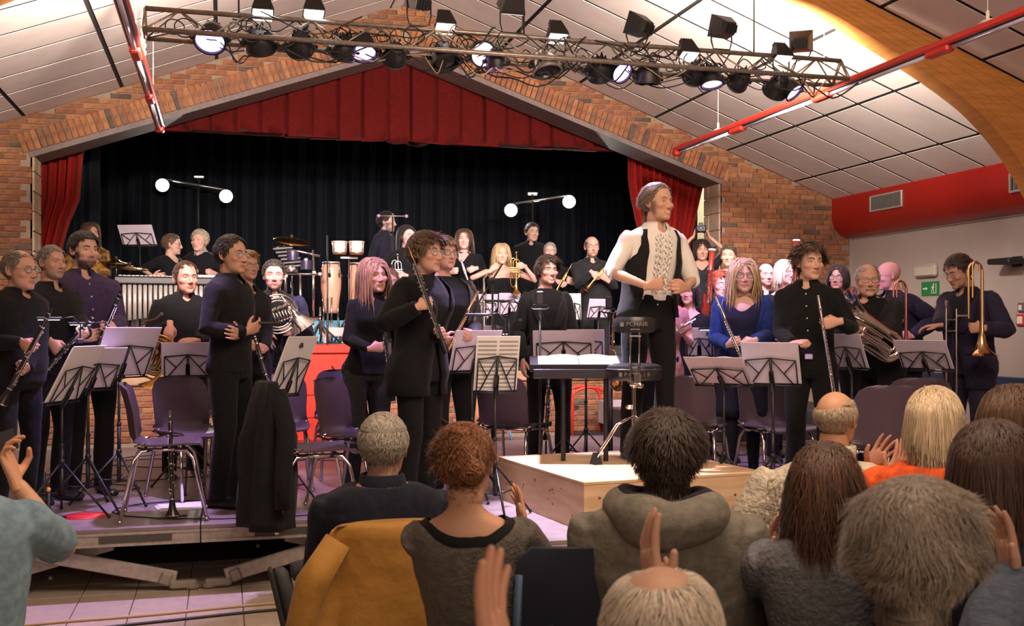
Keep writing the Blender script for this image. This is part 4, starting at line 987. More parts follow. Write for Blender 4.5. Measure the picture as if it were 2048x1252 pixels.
# ================= TRUSS =================
tmx=mat('truss_metal',(.38,.33,.28),.4,metal=.6,noise=.3,nscale=40); black=mat('black_metal',(.014,.014,.015),.45,spec=.5); TY=7.0
TA=W(*(294,18),1)*0; x0=-.47; x1=4.47
e=empty('lighting_truss',((x0+x1)/2,TY,3.5),0,'long triangular metal lighting truss hanging in front of the stage','truss')
zt=3.56; zb=3.40; def_=0
ch=[(TY,zt),(TY-.11,zb),(TY+.11,zb)]
for (y,z) in ch: MB().rod((x0-(x0+x1)/2,y-TY,z-3.5),(x1-(x0+x1)/2,y-TY,z-3.5),.017,8).build('chord',tmx,e)
n=24; L=(x1-x0)/n
for i in range(n):
    a=x0+i*L-(x0+x1)/2; b=a+L
    for (p,q) in ((0,1),(0,2),(1,2)):
        P,Q_=ch[p],ch[q]; g=MB()
        if i%2: g.rod((a,P[0]-TY,P[1]-3.5),(b,Q_[0]-TY,Q_[1]-3.5),.006,5)
        else: g.rod((a,Q_[0]-TY,Q_[1]-3.5),(b,P[0]-TY,P[1]-3.5),.006,5)
        g.build('lattice_bar',tmx,e)
for X in (x0,x1):
    g=MB(); X-=(x0+x1)/2
    for p,q in ((0,1),(1,2),(2,0)): g.rod((X,ch[p][0]-TY,ch[p][1]-3.5),(X,ch[q][0]-TY,ch[q][1]-3.5),.012,6)
    g.build('end_frame',tmx,e)
for X in (.1,2.0,3.75):
    o=MB().rod((0,0,0),(0,0,ceil_z(X)-zt-.02),.006,6).build('hoist_chain',dkm); o.location=(X,TY,zt+.0); tag(o,'dark hoist chain holding the truss, %s one'%('left' if X<1 else 'middle' if X<3 else 'right'),'chain')
# cables
cb=MB(); r=random.Random(5)
for k in range(70):
    a=r.uniform(x0+.1,x1-.3); L=r.uniform(.15,.7); sag=r.uniform(.03,.13); y=TY+r.uniform(-.12,.12); z=r.choice([zb,zb,zt,zb-.02]); m=r.uniform(.5,1.6)
    pts=[(a+L*t,y+.03*math.sin(t*9+k),z-sag*math.sin(PI*t)+.03*math.sin(7*t*m+k)) for t in np.linspace(0,1,12)]; cb.tube(pts,r.choice([.004,.005,.006]),5,m=0 if r.random()>.12 else 1)
for k in range(34):
    a=r.uniform(x0+.1,x1-.3); y=TY+r.uniform(-.1,.1); z=r.uniform(zb+.02,zb+.10); R_=r.uniform(.03,.08)
    cb.tube([(a+R_*math.cos(t),y+.02*math.sin(t*2),z+R_*.8*math.sin(t)) for t in np.linspace(0,6.2,14)],.0045,5)
o=cb.build('cable_tangle',[mat('cable_black',(.012,.012,.012),.5),mat('cable_tan',(.45,.32,.18),.6)]); tag(o,'tangle of black cables looped along the whole lighting truss','cables',kind='stuff')
# fixtures
def lens_mat(n,c,s): return mat('lens_'+n,c,.3,emit=c,es=s)
LP=lens_mat('purple',(.55,.36,1.0),4.5); LPK=lens_mat('pink',(.95,.50,1.0),5); LW=lens_mat('white',(1.0,.98,.95),8); LWD=lens_mat('dimwhite',(.9,.85,.8),2.2)
grey=mat('silver_metal',(.55,.52,.5),.25,metal=.8)
def par(u,v,aim,r,label,lens=None,silver=False,up=.0,dy=0,cat='stage light',group=None,depth=.13):
    """round can hanging under the truss by a yoke; aim = direction the lens faces"""
    P=WY(u,v,TY+dy); e=empty('par_light',P,0,label,cat,group); aim=nrm(aim); M=axisM((0,0,0),aim)
    h=MB(); h.lathe([(.01,-depth*.75),(r*.55,-depth*.72),(r*.88,-depth*.45),(r*.98,-depth*.1),(r*1.0,depth*.25),(r*1.06,depth*.27),(r*1.06,depth*.33),(r*.93,depth*.33),(r*.90,depth*.2)],M,22); 
    for k in range(10):
        a=k*PI/5; c=np.array([r*.6*math.cos(a),r*.6*math.sin(a),-depth*.62]); h.box(xf(M,c[None])[0],(.012,.012,.05),Rm=M[:3,:3])
    h.build('housing',grey if silver else black,e,sharp=35)
    l=MB(); l.lathe([(r*.90,depth*.20),(r*.6,depth*.235),(.002,depth*.25)],M,22); l.build('lens',lens or mat('dark_glass',(.03,.03,.035),.1),e)
    y=MB(); top=zb-.01-P[2]; sx=r*1.14
    dz=max(.05,top); y.tube([(-sx,0,-.0),(-sx,0,dz*.72),(-sx*.9,0,dz*.80),(sx*.9,0,dz*.80),(sx,0,dz*.72),(sx,0,0)],.008,6,flat=.5); y.ball((-sx,0,0),(.02,.02,.02),8); y.ball((sx,0,0),(.02,.02,.02),8)
    y.build('yoke',black,e); c=MB(); c.box((0,0,dz*.88),(.045,.05,max(.04,dz*.22)),bev=.008); c.build('clamp',black,e,smooth=False)
    pc=MB(); q=M[:3,2]*-depth*.7; pc.tube([q,q+[.02,0,.06],[.05,0,dz*.6],[.03,.02,dz*.95]],.005,5); pc.build('power_cable',MATS['cable_black'],e)
    return P,aim
SPOTS=[]
lit=[(421,76,(-.10,-.62,-.8),.098,LP,'leftmost glowing violet stage light, tilted towards the hall'),
 (726,98,(.0,-.45,-.9),.088,LP,'glowing violet stage light over the left part of the red valance'),
 (964,107,(.05,-.95,-.45),.088,LPK,'round pink-white glowing stage light at the centre of the truss'),
 (992,124,(.15,.1,-1),.075,LPK,'small stage light glowing pink from below, right of the central pink light'),
 (1239,141,(.25,-.75,-.6),.080,LP,'tilted glowing violet stage light right of the silver stage light'),
 (1423,160,(.0,-.25,-1),.080,LP,'flat glowing violet stage light near the right part of the truss'),
 (1582,179,(.45,-.55,-.75),.075,LP,'rightmost glowing violet stage light, tilted to the right')]
for (u,v,a,r_,l,lb) in lit:
    P,aim=par(u,v,a,r_,lb,l); SPOTS.append((P+aim*.06,u))
unl=[(520,88,(.1,.55,-.6),.095,0,'unlit black stage light second from the left end of the truss'),(600,92,(.0,.75,-.4),.085,0,'unlit black stage light third from the left end of the truss'),
 (686,102,(-.2,.5,-.7),.085,0,'unlit black stage light just left of the second violet light'),(790,112,(0,.8,-.3),.080,0,'flat dark stage light below the gable peak'),
 (889,118,(.2,-.35,-.9),.10,0,'big dark round stage light left of the pink light'),(1093,134,(.1,-.3,-.95),.10,1,'silver stage light with a loop of white cable'),
 (1200,143,(.3,.6,-.6),.090,0,'unlit black stage light directly left of the tilted violet light'),(1296,156,(0,.15,-1),.090,0,'flat black round stage light pointing straight down'),
 (1388,150,(.1,.7,-.4),.075,0,'small black stage light left of the flat violet light'),(1478,162,(.05,.85,-.3),.075,0,'small black stage light right of the flat violet light'),(1552,178,(0,.7,-.6),.085,0,'unlit black stage light beside the rightmost violet light')]
for (u,v,a,r_,s,lb) in unl: par(u,v,a,r_,lb,None,bool(s),dy=.03 if u in(1200,1388,1552) else 0)
def flood(u,v,aim,label,lens,w=.15,h=.10,dp=.08,dy=0,hang=None):
    P=WY(u,v,TY+dy); e=empty('flood_light',P,0,label,'flood light'); M=axisM((0,0,0),nrm(aim),up=(0,0,1)); g=MB()
    def rg(z,a,b): return xf(M,np.array([(-a,-b,z),(a,-b,z),(a,b,z),(-a,b,z)],float))
    g.rings([rg(-dp,w*.28,h*.28),rg(-dp*.7,w*.36,h*.36),rg(dp*.1,w*.52,h*.55),rg(dp*.3,w*.54,h*.57)]); 
    for k in range(5): g.box(xf(M,np.array([[(-.3+.15*k)*w,0,-dp*.95]]))[0],(.006,h*.4,.03),Rm=M[:3,:3])
    g.build('housing',black,e,smooth=False)
    MB().rings([rg(dp*.3,w*.48,h*.5),rg(dp*.36,w*.47,h*.49)]).build('lens',lens,e,smooth=False)
    zz=(zt if v<60 or hang=='up' else zb+.03)-P[2]; b=MB(); b.tube([(-w*.5,0,0),(-w*.5,0,zz*.6),(-w*.4,0,zz*.9),(w*.4,0,zz*.9),(w*.5,0,zz*.6),(w*.5,0,0)],.006,5); b.build('bracket',black,e)
for u,v,lb,m in ((525,22,'leftmost small flood light facing down inside the truss',LW),(627,23,'second small flood light from the left inside the truss',LW),(889,50,'brightest small flood light inside the truss, above the dark round light',LW),(1113,70,'small flood light above the silver stage light',LWD),(1375,106,'small flood light in the truss above the black pair of lights',LWD),(1562,113,'small flood light near the right end of the truss',LWD)):
    flood(u,v,(0,-.35,-.95),lb,m,w=.13,h=.11,dp=.10)
for u,v,lb,a in ((838,-4,'black flood light cut off by the top picture edge at the gable peak',(-.1,.6,.5)),(1023,10,'black flood light with white edge above the truss, left of centre cable',(0,.5,-.6)),(1274,50,'black flood light standing on the truss, left of the pair',(-.45,.75,.35)),(1443,54,'black flood light standing on the truss in the middle of three',(-.2,.9,.3)),(1602,84,'black flood light standing on the truss nearest the timber beam',(.5,.8,.35))):
    flood(u,v,a,lb,LWD,w=.16,h=.14,dp=.11,hang='up')
# ================= PROPS =================
chrome=mat('chrome',(.75,.72,.72),.12,metal=1); silver=mat('silver',(.82,.80,.80),.16,metal=1); brass=mat('brass',(.85,.55,.20),.18,metal=1); gold=mat('gold_lacquer',(.90,.62,.22),.15,metal=1)
blackw=mat('black_wood',(.012,.011,.011),.3,spec=.6); plasticb=mat('black_plastic',(.016,.016,.018),.45)
# ---- chair ----
shell=mat('chair_shell',(.075,.05,.075),.35,spec=.5)
def make_chair(z,loc,rz,label,group='purple-grey shell chairs of the orchestra'):
    e=empty('shell_chair',loc,rz,label,'chair',group)
    # side profile (y,z) from front lip over seat up back; chair faces -Y
    prof=[(-.225,.425,.19),(-.205,.447,.205),(-.12,.45,.215),(0,.445,.22),(.10,.445,.22),(.165,.465,.215),(.195,.51,.205),(.205,.58,.205),(.215,.66,.21),(.235,.74,.205),(.25,.79,.18),(.256,.815,.14),(.258,.825,.08)]
    rs=[]
    for i,(y,zz,wd) in enumerate(prof):
        t=np.linspace(-1,1,11); cup=(.018 if i<6 else -.0)*(t**2)*1.0; cy=-(.05*(t**2) if i>=6 else 0)*(1 if i<11 else .5)
        top=np.stack([t*wd,y+cy+0*t,zz+cup],-1)
        d=np.array([0,.0,-.010]) if i<5 else np.array([0,.010,-.002]); rs.append(np.concatenate([top,(top+d)[::-1]]))
    MB().rings(rs).build('seat_shell',shell,e,sharp=60)
    for sx in (-1,1):
        for sy in (-1,1):
            g=MB(); g.tube([(sx*.17,sy*.06,.425),(sx*.18,sy*.13,.42),(sx*.195,sy*.17,.37),(sx*.225,sy*.245,.012)],.0115,8); g.ball((sx*.225,sy*.246,.014),(.016,.016,.014),8); g.build('leg',chrome,e)
    g=MB(); 
    for sx in (-1,1): g.tube([(sx*.17,-.14,.428),(sx*.17,.14,.428)],.011,8)
    for sy in (-1,1): g.tube([(-.17,sy*.11,.428),(.17,sy*.11,.428)],.010,8)
    g.tube([(-.17,.12,.43),(-.215,.16,.455),(-.20,.10,.47)],.009,6); g.tube([(.17,.12,.43),(.215,.16,.455),(.20,.10,.47)],.009,6); g.build('seat_frame',chrome,e)
    return e
CH=None
def chair(u,v,z,d,yaw,label):
    global CH
    P=W(u,700,d); P=(P[0],P[1],z)
    rz=R(yaw-math.degrees(azim(u)))
    if CH is None: CH=make_chair(z,P,rz,label); return CH
    return dup(CH,P,rz,label)
# ---- music stands ----
folder=mat('folder_lilac',(.60,.53,.64),.6,noise=.05); paper=mat('sheet_paper',(.78,.76,.74),.7)
def ink_lines(g,w,h,y,rows=12):
    for i in range(rows):
        z=h*.92-h*.86*i/rows
        for k in range(1): g.box((0,y,z),(w*.86,.0008,.0035),m=1)
def make_stand(desk_z,tilt,w,h,label,loc,rz,style='folding'):
    e=empty('music_stand',loc,rz,label,'music stand','black folding music stands')
    # musician side is +Y? the desk faces +Y (back towards -Y)
    T=np.array(rotx(-tilt)) 
    MB().rod((0,0,.30),(0,0,desk_z+.02),.009,8).rod((0,0,.28),(0,0,desk_z*.62),.0125,8).rod((0,0,.14),(0,0,.30),.014,8).build('pole',black,e)
    for k in range(3):
        a=k*2*PI/3+.5; c,s=math.cos(a),math.sin(a); g=MB(); g.tube([(.01*c,.01*s,.33),(.30*c,.30*s,.012)],.0075,6); g.ball((.30*c,.30*s,.014),(.013,.013,.013),6); g.rod((.012*c,.012*s,.15),(.15*c,.15*s,.165),.005,5); g.build('leg',black,e)
    MB().ball((0,0,.34),(.02,.02,.022),8).build('leg_collar',black,e); MB().ball((0,0,desk_z*.62),(.016,.016,.02),8).build('height_knob',black,e); MB().box((.022,0,desk_z-.01),(.05,.018,.02),bev=.004).build('tilt_clamp',black,e)
    g=MB(); M=mat4(T,(0,0,desk_z)); f=MB(); y=-.012
    f.rod((0,y,-.02),(0,y,h*.62),.008,6); f.rod((-w/2,y,-.005),(w/2,y,-.005),.006,5); f.rod((-w*.44,y,h*.60),(0,y,h*.66),.0045,5); f.rod((w*.44,y,h*.60),(0,y,h*.66),.0045,5)
    f.rod((-w*.44,y,h*.60),(-w*.44,y,-.0),.0045,5); f.rod((w*.44,y,h*.60),(w*.44,y,0),.0045,5)
    for s in (-1,1): f.rod((s*w*.38,y,0),(0,y,h*.66),.0045,5); f.rod((s*w*.22,y,h*.28),(s*w*.44,y,h*.60),.004,5)
    f.rod((-w/2,.02,-.008),(w/2,.02,-.008),.004,5); f.box((0,y-.004,h*.1),(.03,.02,.14),bev=.004)
    f.xform(M); f.build('desk_frame',black,e)
    return e,M
ST={}
def stand(u,vb,d,z,yaw,label,w=.46,h=.31,tilt=-.35,flabel=None,fcol='folder',zf=None,roll=0,pages=False,extra_w=1.0):
    """u,vb: pixel of the bottom centre of the desk; yaw: 0 = desk back faces the camera"""
    P=W(u,vb,d); rz=R(yaw-math.degrees(azim(u))); dz=P[2]-z; key=(round(w,2),round(h,2),round(tilt,2),round(dz,2))
    key2=key
    e,M=make_stand(dz,tilt,w,h,label,(P[0],P[1],z),rz); 
    # folder resting on it
    fe=empty('music_folder',(P[0],P[1],P[2]),rz,flabel or label.replace('music stand','sheet folder').replace('stand','sheet folder'),'sheet music','folders and sheets on the stands')
    g=MB(); T=rotx(-tilt); fw=w*extra_w
    bd=MB(); bd.box((0,.004,h*.5+.005),(fw,.006,h),bev=.002); bd.xform(mat4(T)); bd.build('cover',folder if fcol=='folder' else paper,fe,smooth=False)
    for s in (-1,1):
        pg=MB(); rs=[]
        for t in np.linspace(0,1,6):
            x=s*(.004+t*(fw/2-.012)); yy=.010+.012*math.sin(PI*min(1,t*1.3))*(1-t*.5); rs.append([(x,yy,.012),(x,yy,h-.008),(x,yy+.003,h-.008),(x,yy+.003,.012)])
        pg.rings(rs); pg.xform(mat4(T)); pg.build('page',paper,fe)
    return e,fe
# ---- reed / wind instruments ----
def put(name,g_list,a,b,label,cat,group=None,up=(0,0,1),scale=1):
    """g_list: [(part name, MB in canonical coords z along axis from a, material)]"""
    M=axisM(a,b,up); e=bpy.data.objects.new(name,None); COL.objects.link(e); e.matrix_world=Matrix(M.tolist()); e.empty_display_size=.05; tag(e,label,cat,group)
    for n,g,m in g_list: g.build(n,m,e,sharp=50)
    return e
def keyset(g,z0,z1,n,r,off=.0,seed=0,rodm=0):
    rr=random.Random(seed)
    for i in range(n):
        z=z0+(z1-z0)*(i+.5)/n; a=rr.choice([0,.3,-.4,1.3,-1.2,2.6]); k=r+.005
        g.ball((k*math.sin(a),-k*math.cos(a),z),(.0065,.0065,.0065),7); 
        if i%2==0: g.rod((k*math.sin(a),-k*math.cos(a),z),(k*math.sin(a+.5),-k*math.cos(a+.5),z+(z1-z0)/n*1.2),.002,4)
    for a in (.9,-.9): g.rod(((r+.004)*math.sin(a),-(r+.004)*math.cos(a),z0),((r+.004)*math.sin(a),-(r+.004)*math.cos(a),z1),.0022,5)
def clarinet(a,b,label,L=None,up=(0,0,1),bell=.033):
    a=np.asarray(a,float);b=np.asarray(b,float); L=np.linalg.norm(b-a); s=L/.66
    body=MB().lathe([(.009,.07*s),(.0125,.075*s),(.0125,.13*s),(.014,.135*s),(.0135,.14*s),(.0135,.33*s),(.0145,.335*s),(.0145,.36*s),(.0145,.55*s),(.0165,.555*s)],seg=14)
    mp=MB().rings([np.array([(-.007,-.001,0),(.007,-.001,0),(.007,.001,0),(-.007,.001,0)])]+[np.array([(-r,-h,z*s),(r,-h,z*s),(r,h,z*s),(-r,h,z*s)]) for r,h,z in ((.009,.006,.03),(.0095,.009,.06),(.008,.008,.072))])
    bl=MB().lathe([(.0165,.555*s),(.018,.585*s),(.023,.62*s),(bell,.655*s),(bell+.002,.66*s),(bell-.003,.657*s),(.012,.60*s)],seg=18)
    k=MB(); keyset(k,.15*s,.53*s,17,.0135,seed=3)
    for z,r in ((.073,.0135),(.132,.0148),(.335,.0160),(.555,.0178),(.040,.0105)): k.lathe([(r,z*s-.004),(r+.0008,z*s),(r,z*s+.004)],seg=14)
    k.lathe([(bell,.655*s),(bell+.0025,.6585*s),(bell,.662*s)],seg=18)
    return put('clarinet',[('tube_body',body,blackw),('mouthpiece',mp,blackw),('bell',bl,blackw),('keywork',k,silver)],a,b,label,'clarinet','clarinets')
def oboe(a,b,label,cat='oboe'):
    a=np.asarray(a,float);b=np.asarray(b,float); s=np.linalg.norm(b-a)/.66
    body=MB().lathe([(.006,.07*s),(.0085,.08*s),(.010,.30*s),(.013,.55*s),(.015,.58*s)],seg=12); bl=MB().lathe([(.015,.58*s),(.020,.62*s),(.019,.655*s),(.012,.65*s)],seg=14)
    rd=MB().rod((0,0,.03*s),(0,0,.075*s),.0025,6,r2=.004).box((0,0,.015*s),(.008,.002,.03*s)); k=MB(); keyset(k,.10*s,.56*s,24,.011,seed=5); keyset(k,.12*s,.5*s,14,.014,seed=8)
    return put('oboe',[('tube_body',body,blackw),('bell',bl,blackw),('reed',rd,mat('reed',(.65,.45,.2),.6)),('keywork',k,silver)],a,b,label,cat,'oboes')
def flute(a,b,label,m=None,L=None):
    a=np.asarray(a,float);b=np.asarray(b,float); s=np.linalg.norm(b-a)/.67; r=.0098; m=m or silver
    body=MB().lathe([(.006,0),(r,.003),(r,.20*s),(r+.0018,.205*s),(r+.0018,.225*s),(r,.23*s),(r,.52*s),(r+.0018,.525*s),(r+.001,.54*s),(r,.545*s),(r,.67*s),(.006,.672*s)],seg=14)
    k=MB(); 
    for i in range(15): 
        z=.25*s+i*.026*s; k.lathe([(.001,0),(.0082,0),(.0082,.003),(.001,.004)],M=mat4(rotx(PI/2),(0,-r-.002,z)),seg=10)
    k.rod((.007,-r-.002,.24*s),(.007,-r-.002,.51*s),.002,5); k.rod((-.007,-r-.001,.40*s),(-.007,-r-.001,.66*s),.002,5)
    lp=MB().ball((0,-r,.09*s),(.010,.004,.014),10)
    return put('flute',[('tube_body',body,m),('keywork',k,m),('lip_plate',lp,m)],a,b,label,'flute','flutes')
def oval(L,w,z0,y=0,n=16):
    """stadium loop in x-z plane"""
    pts=[]
    for t in np.linspace(-PI/2,PI/2,n//2): pts.append((w*math.sin(t),y,z0+L+w*math.cos(t)*.9))
    for t in np.linspace(PI/2,3*PI/2,n//2): pts.append((w*math.sin(t),y,z0+w*math.cos(t)*.9))
    return pts
def trumpet(a,b,label,m=None,up=(0,0,1)):
    """a = mouthpiece, b = bell rim"""
    m=m or brass; a=np.asarray(a,float);b=np.asarray(b,float); s=np.linalg.norm(b-a)/.50
    g=MB(); g.tube([(0,0,.03*s),(0,0,.36*s),(.012,0,.40*s),(.035,0,.42*s),(.058,0,.40*s),(.07,0,.36*s),(.07,0,.20*s)],.0058,8)
    g.tube(oval(.16*s,.034,.12*s,0),.0062,8,wrap=True)
    bl=MB().tube([(.07,0,.12*s),(.06,0,.085*s),(.035,0,.07*s),(.012,0,.09*s),(0,.012,.15*s),(0,.012,.32*s)],[.006]*4+[.0065,.009],10).lathe([(.009,.32*s),(.012,.38*s),(.018,.43*s),(.032,.475*s),(.060,.499*s),(.0615,.50*s),(.057,.497*s),(.02,.45*s)],M=mat4(np.eye(3),(0,.012,0)),seg=20)
    v=MB(); 
    for i in range(3): z=.19*s+i*.024; v.rod((-.03,.0,z),(.085,.0,z),.0098,10); v.rod((-.05,0,z),(-.03,0,z),.0035,6); v.ball((-.052,0,z),(.004,.008,.008),8)
    mp=MB().lathe([(.013,0),(.0135,.003),(.009,.018),(.005,.028),(.0048,.06)],seg=12)
    return put('trumpet',[('leadpipe',g,m),('bell',bl,m),('valve',v,m),('mouthpiece',mp,silver)],a,b,label,'trumpet','trumpets',up=up)
def french_horn(c,label,m,yaw=0,s=1.0,belldir=None,tilt=0):
    """coil in local x-z plane centred at c; bell flares to the lower side"""
    g=MB(); t=np.linspace(0,2*PI,40)[:-1]
    for k,(rx,rz,y) in enumerate(((.150,.145,0),(.128,.120,.012),(.105,.10,-.01))): g.tube([(rx*math.cos(q),y,rz*math.sin(q)) for q in t],.0075,8,wrap=True)
    for k in range(7):
        a=-.07+k*.023; g.tube([(a,-.018,.07-.01*k),(a+.01,-.022,-.05),(a+.035,-.022,-.06),(a+.04,-.018,.05)],.0058,6)
    g.tube([(-.15,0,.02),(-.19,-.02,.10),(-.17,-.03,.17),(-.12,-.04,.22)],.0055,8)
    v=MB(); 
    for k in range(4): v.lathe([(.001,-.03),(.021,-.03),(.022,.02),(.001,.022)],M=mat4(rotx(PI/2),(-.06+.042*k,-.005,.035)),seg=14)
    for k in range(3): v.rod((-.06+.042*k,-.03,.05),(-.06+.042*k,-.04,.13),.003,5)
    bell=MB(); Mb=axisM((.08,.01,.09),(.16,-.015,-.20)); bell.lathe([(.010,-.04),(.016,.05),(.03,.12),(.055,.18),(.10,.235),(.152,.265),(.156,.267),(.15,.262),(.09,.225),(.03,.14)],M=Mb,seg=30)
    mp=MB().lathe([(.011,0),(.011,.003),(.005,.035),(.004,.06)],M=axisM((-.10,-.045,.275),(-.125,-.04,.215)),seg=10)
    e=empty('french_horn',c,yaw,label,'horn'); e.rotation_euler=(0,tilt,yaw); e.scale=(s,s,s)
    for n,q,mm in (('tubing_coil',g,m),('valve_set',v,m),('bell',bell,m),('mouthpiece',mp,silver)): q.build(n,mm,e,sharp=50)
    return e
def trombone(c,ztop,label,yaw=0,L=.60,m=brass,slide=True,tilt=0,bell_r=.115,side=-1):
    """held upright: bell downwards; local origin at the bell centre"""
    g=MB(); bx=0
    bell=MB().lathe([(bell_r,0),(bell_r+.002,.002),(bell_r*.72,.018),(bell_r*.42,.05),(.028,.11),(.020,.18),(.014,.30),(.011,L)],seg=28)
    g.tube([(0,0,L)]+[(side*.055+.055*math.cos(t)*-side*-1 if False else -side*0+side*(.05-.05*math.cos(t)),0,L+.055*math.sin(t)) for t in np.linspace(0,PI,10)]+[(side*.10,0,L-.35)],.009,8)
    g.tube([(side*.03,-.02,L-.02)]+[(side*(.055-.025*math.cos(t)),-.02,L+.03+.03*math.sin(t)) for t in np.linspace(0,PI,8)]+[(side*.08,-.02,L-.2)],.007,8)
    sl=MB(); x=side*.19; 
    for dx in (0,.075*side): sl.rod((x+dx,0,L-.28),(x+dx,0,-.52),.0068,8)
    sl.tube([(x,0,-.52)]+[(x+.0375*side-.0375*side*math.cos(t),0,-.52-.035*math.sin(t)) for t in np.linspace(0,PI,8)]+[(x+.075*side,0,-.52)],.0075,8)
    sl.rod((x,0,L-.36),(x+.075*side,0,L-.36),.006,6); sl.rod((x,0,L-.44),(x+.075*side,0,L-.44),.006,6); sl.rod((side*.10,0,L-.33),(x,0,L-.33),.008,8); 
    mp=MB().lathe([(.013,.05),(.013,.045),(.006,.01),(.005,-.03)],M=mat4(np.eye(3),(x+.075*side,0,L-.27)),seg=12)
    e=empty('trombone',c,yaw,label,'trombone','trombones'); e.rotation_euler=(0,tilt,yaw)
    for n,q,mm in (('bell',bell,m),('tuning_slide',g,m),('hand_slide',sl,silver),('mouthpiece',mp,silver)): q.build(n,mm,e,sharp=50)
    return e
def euphonium(c,label,yaw,tiltx,tilty,s=1.0):
    e=empty('euphonium',c,yaw,label,'euphonium'); e.rotation_euler=(tiltx,tilty,yaw); e.scale=(s,)*3
    bell=MB().lathe([(.03,-.12),(.036,0),(.048,.12),(.075,.22),(.12,.29),(.15,.31),(.153,.312),(.147,.308),(.10,.265),(.05,.14)],M=mat4(np.eye(3),(.09,0,.0)),seg=26)
    bow=MB().tube([(.09,0,-.10)]+[(.0+.09*math.cos(t),0,-.16-.09*math.sin(t)) for t in np.linspace(0,PI,12)]+[(-.09,0,.02)],[.03]+[.036]*6+[.032]*6+[.022],12)
    g=MB()
    for k in range(5): g.tube([(-.02-.018*k,-.04,.10)]+[(-.02-.018*k+.02*math.sin(q*1.0)*(1+k*.2),-.045,.08-.26*q/3) for q in np.linspace(0,3,8)],.008,8)
    g.tube(oval(.22,.035,-.15,-.05),.009,8,wrap=True); g.tube([(-.09,0,.02),(-.10,-.01,.12),(-.06,-.03,.20),(.0,-.05,.22),(.04,-.09,.24)],.009,8)
    v=MB()
    for k in range(3): v.rod((-.05+.035*k,-.045,-.06),(-.05+.035*k,-.045,.10),.014,12); v.rod((-.05+.035*k,-.045,.10),(-.05+.035*k,-.045,.13),.004,6); v.ball((-.05+.035*k,-.045,.132),(.011,.011,.004),8)
    mp=MB().lathe([(.013,0),(.013,.004),(.006,.03),(.005,.06)],M=axisM((.05,-.12,.25),(.035,-.08,.235)),seg=12)
    for n,q in (('bell',bell),('bottom_bow',bow),('tubing',g),('valve_set',v),('mouthpiece',mp)): q.build(n,silver,e,sharp=50)
    return e
def bassoon(a,b,label):
    """a top rim, b lower end"""
    wood=mat('red_maple',(.28,.030,.012),.25,spec=.6,noise=.2,nscale=15); a=np.asarray(a,float); b=np.asarray(b,float); L=np.linalg.norm(b-a); s=L/1.3
    body=MB().lathe([(.026,.012),(.024,.02),(.021,.10*s),(.020,.22*s),(.024,.23*s),(.024,.26*s),(.021,.27*s),(.022,.62*s),(.026,.63*s),(.026,.66*s)],seg=16).rod((.038,0,.55*s),(.038,0,1.0*s),.014,10).rings([[(.0+.0,-.024,z),(.045,-.024,z),(.052,0,z),(.045,.024,z),(0,.024,z),(-.022,0,z)] for z in (.66*s,.9*s,1.28*s,1.3*s)])
    ring=MB().lathe([(.021,.012),(.030,.010),(.031,.0),(.029,-.004),(.018,-.004)],seg=18)
    k=MB(); keyset(k,.30*s,.62*s,8,.022,seed=4); keyset(k,.68*s,1.25*s,12,.028,seed=6); k.lathe([(.0255,.235*s),(.026,.245*s),(.0255,.255*s)],seg=16); k.lathe([(.027,.63*s),(.0275,.645*s),(.027,.66*s)],seg=16)
    bo=MB().tube([(.038,0,.56*s),(.038,-.02,.50*s),(.06,-.10,.47*s),(.10,-.20,.50*s),(.12,-.26,.56*s)],.0038,6)
    return put('bassoon',[('wood_body',body,wood),('white_ring',ring,mat('ivory',(.85,.80,.72),.4)),('keywork',k,silver),('bocal',bo,silver)],a,b,label,'bassoon','bassoons')
def sax(c,label,yaw,s=1.0,m=None):
    m=m or gold; e=empty('saxophone',c,yaw,label,'saxophone'); e.scale=(s,)*3
    g=MB().tube([(0,0,.60),(0,0,.3),(.0,0,.0)]+[(.055-.055*math.cos(t),0,-.055*math.sin(t)) for t in np.linspace(.3,PI-.3,7)]+[(.115,0,.04),(.13,0,.16)],[.012,.018,.028]+[.032]*7+[.037,.045],14).lathe([(.045,0),(.055,.04),(.075,.075),(.078,.078),(.06,.05)],M=axisM((.13,0,.15),(.15,0,.30)),seg=20)
    k=MB(); keyset(k,.05,.55,16,.026,seed=2)
    for z in (.02,.12,.2,.3,.38): k.ball((.03,-.032,z),(.018,.008,.018),10)
    n=MB().tube([(0,0,.60),(0,0,.64),(.03,0,.68),(.08,0,.685)],[.011,.010,.009,.008],8)
    for nn,q,mm in (('tube_body',g,m),('keywork',k,silver),('neck',n,m)): q.build(nn,mm,e,sharp=50)
    return e
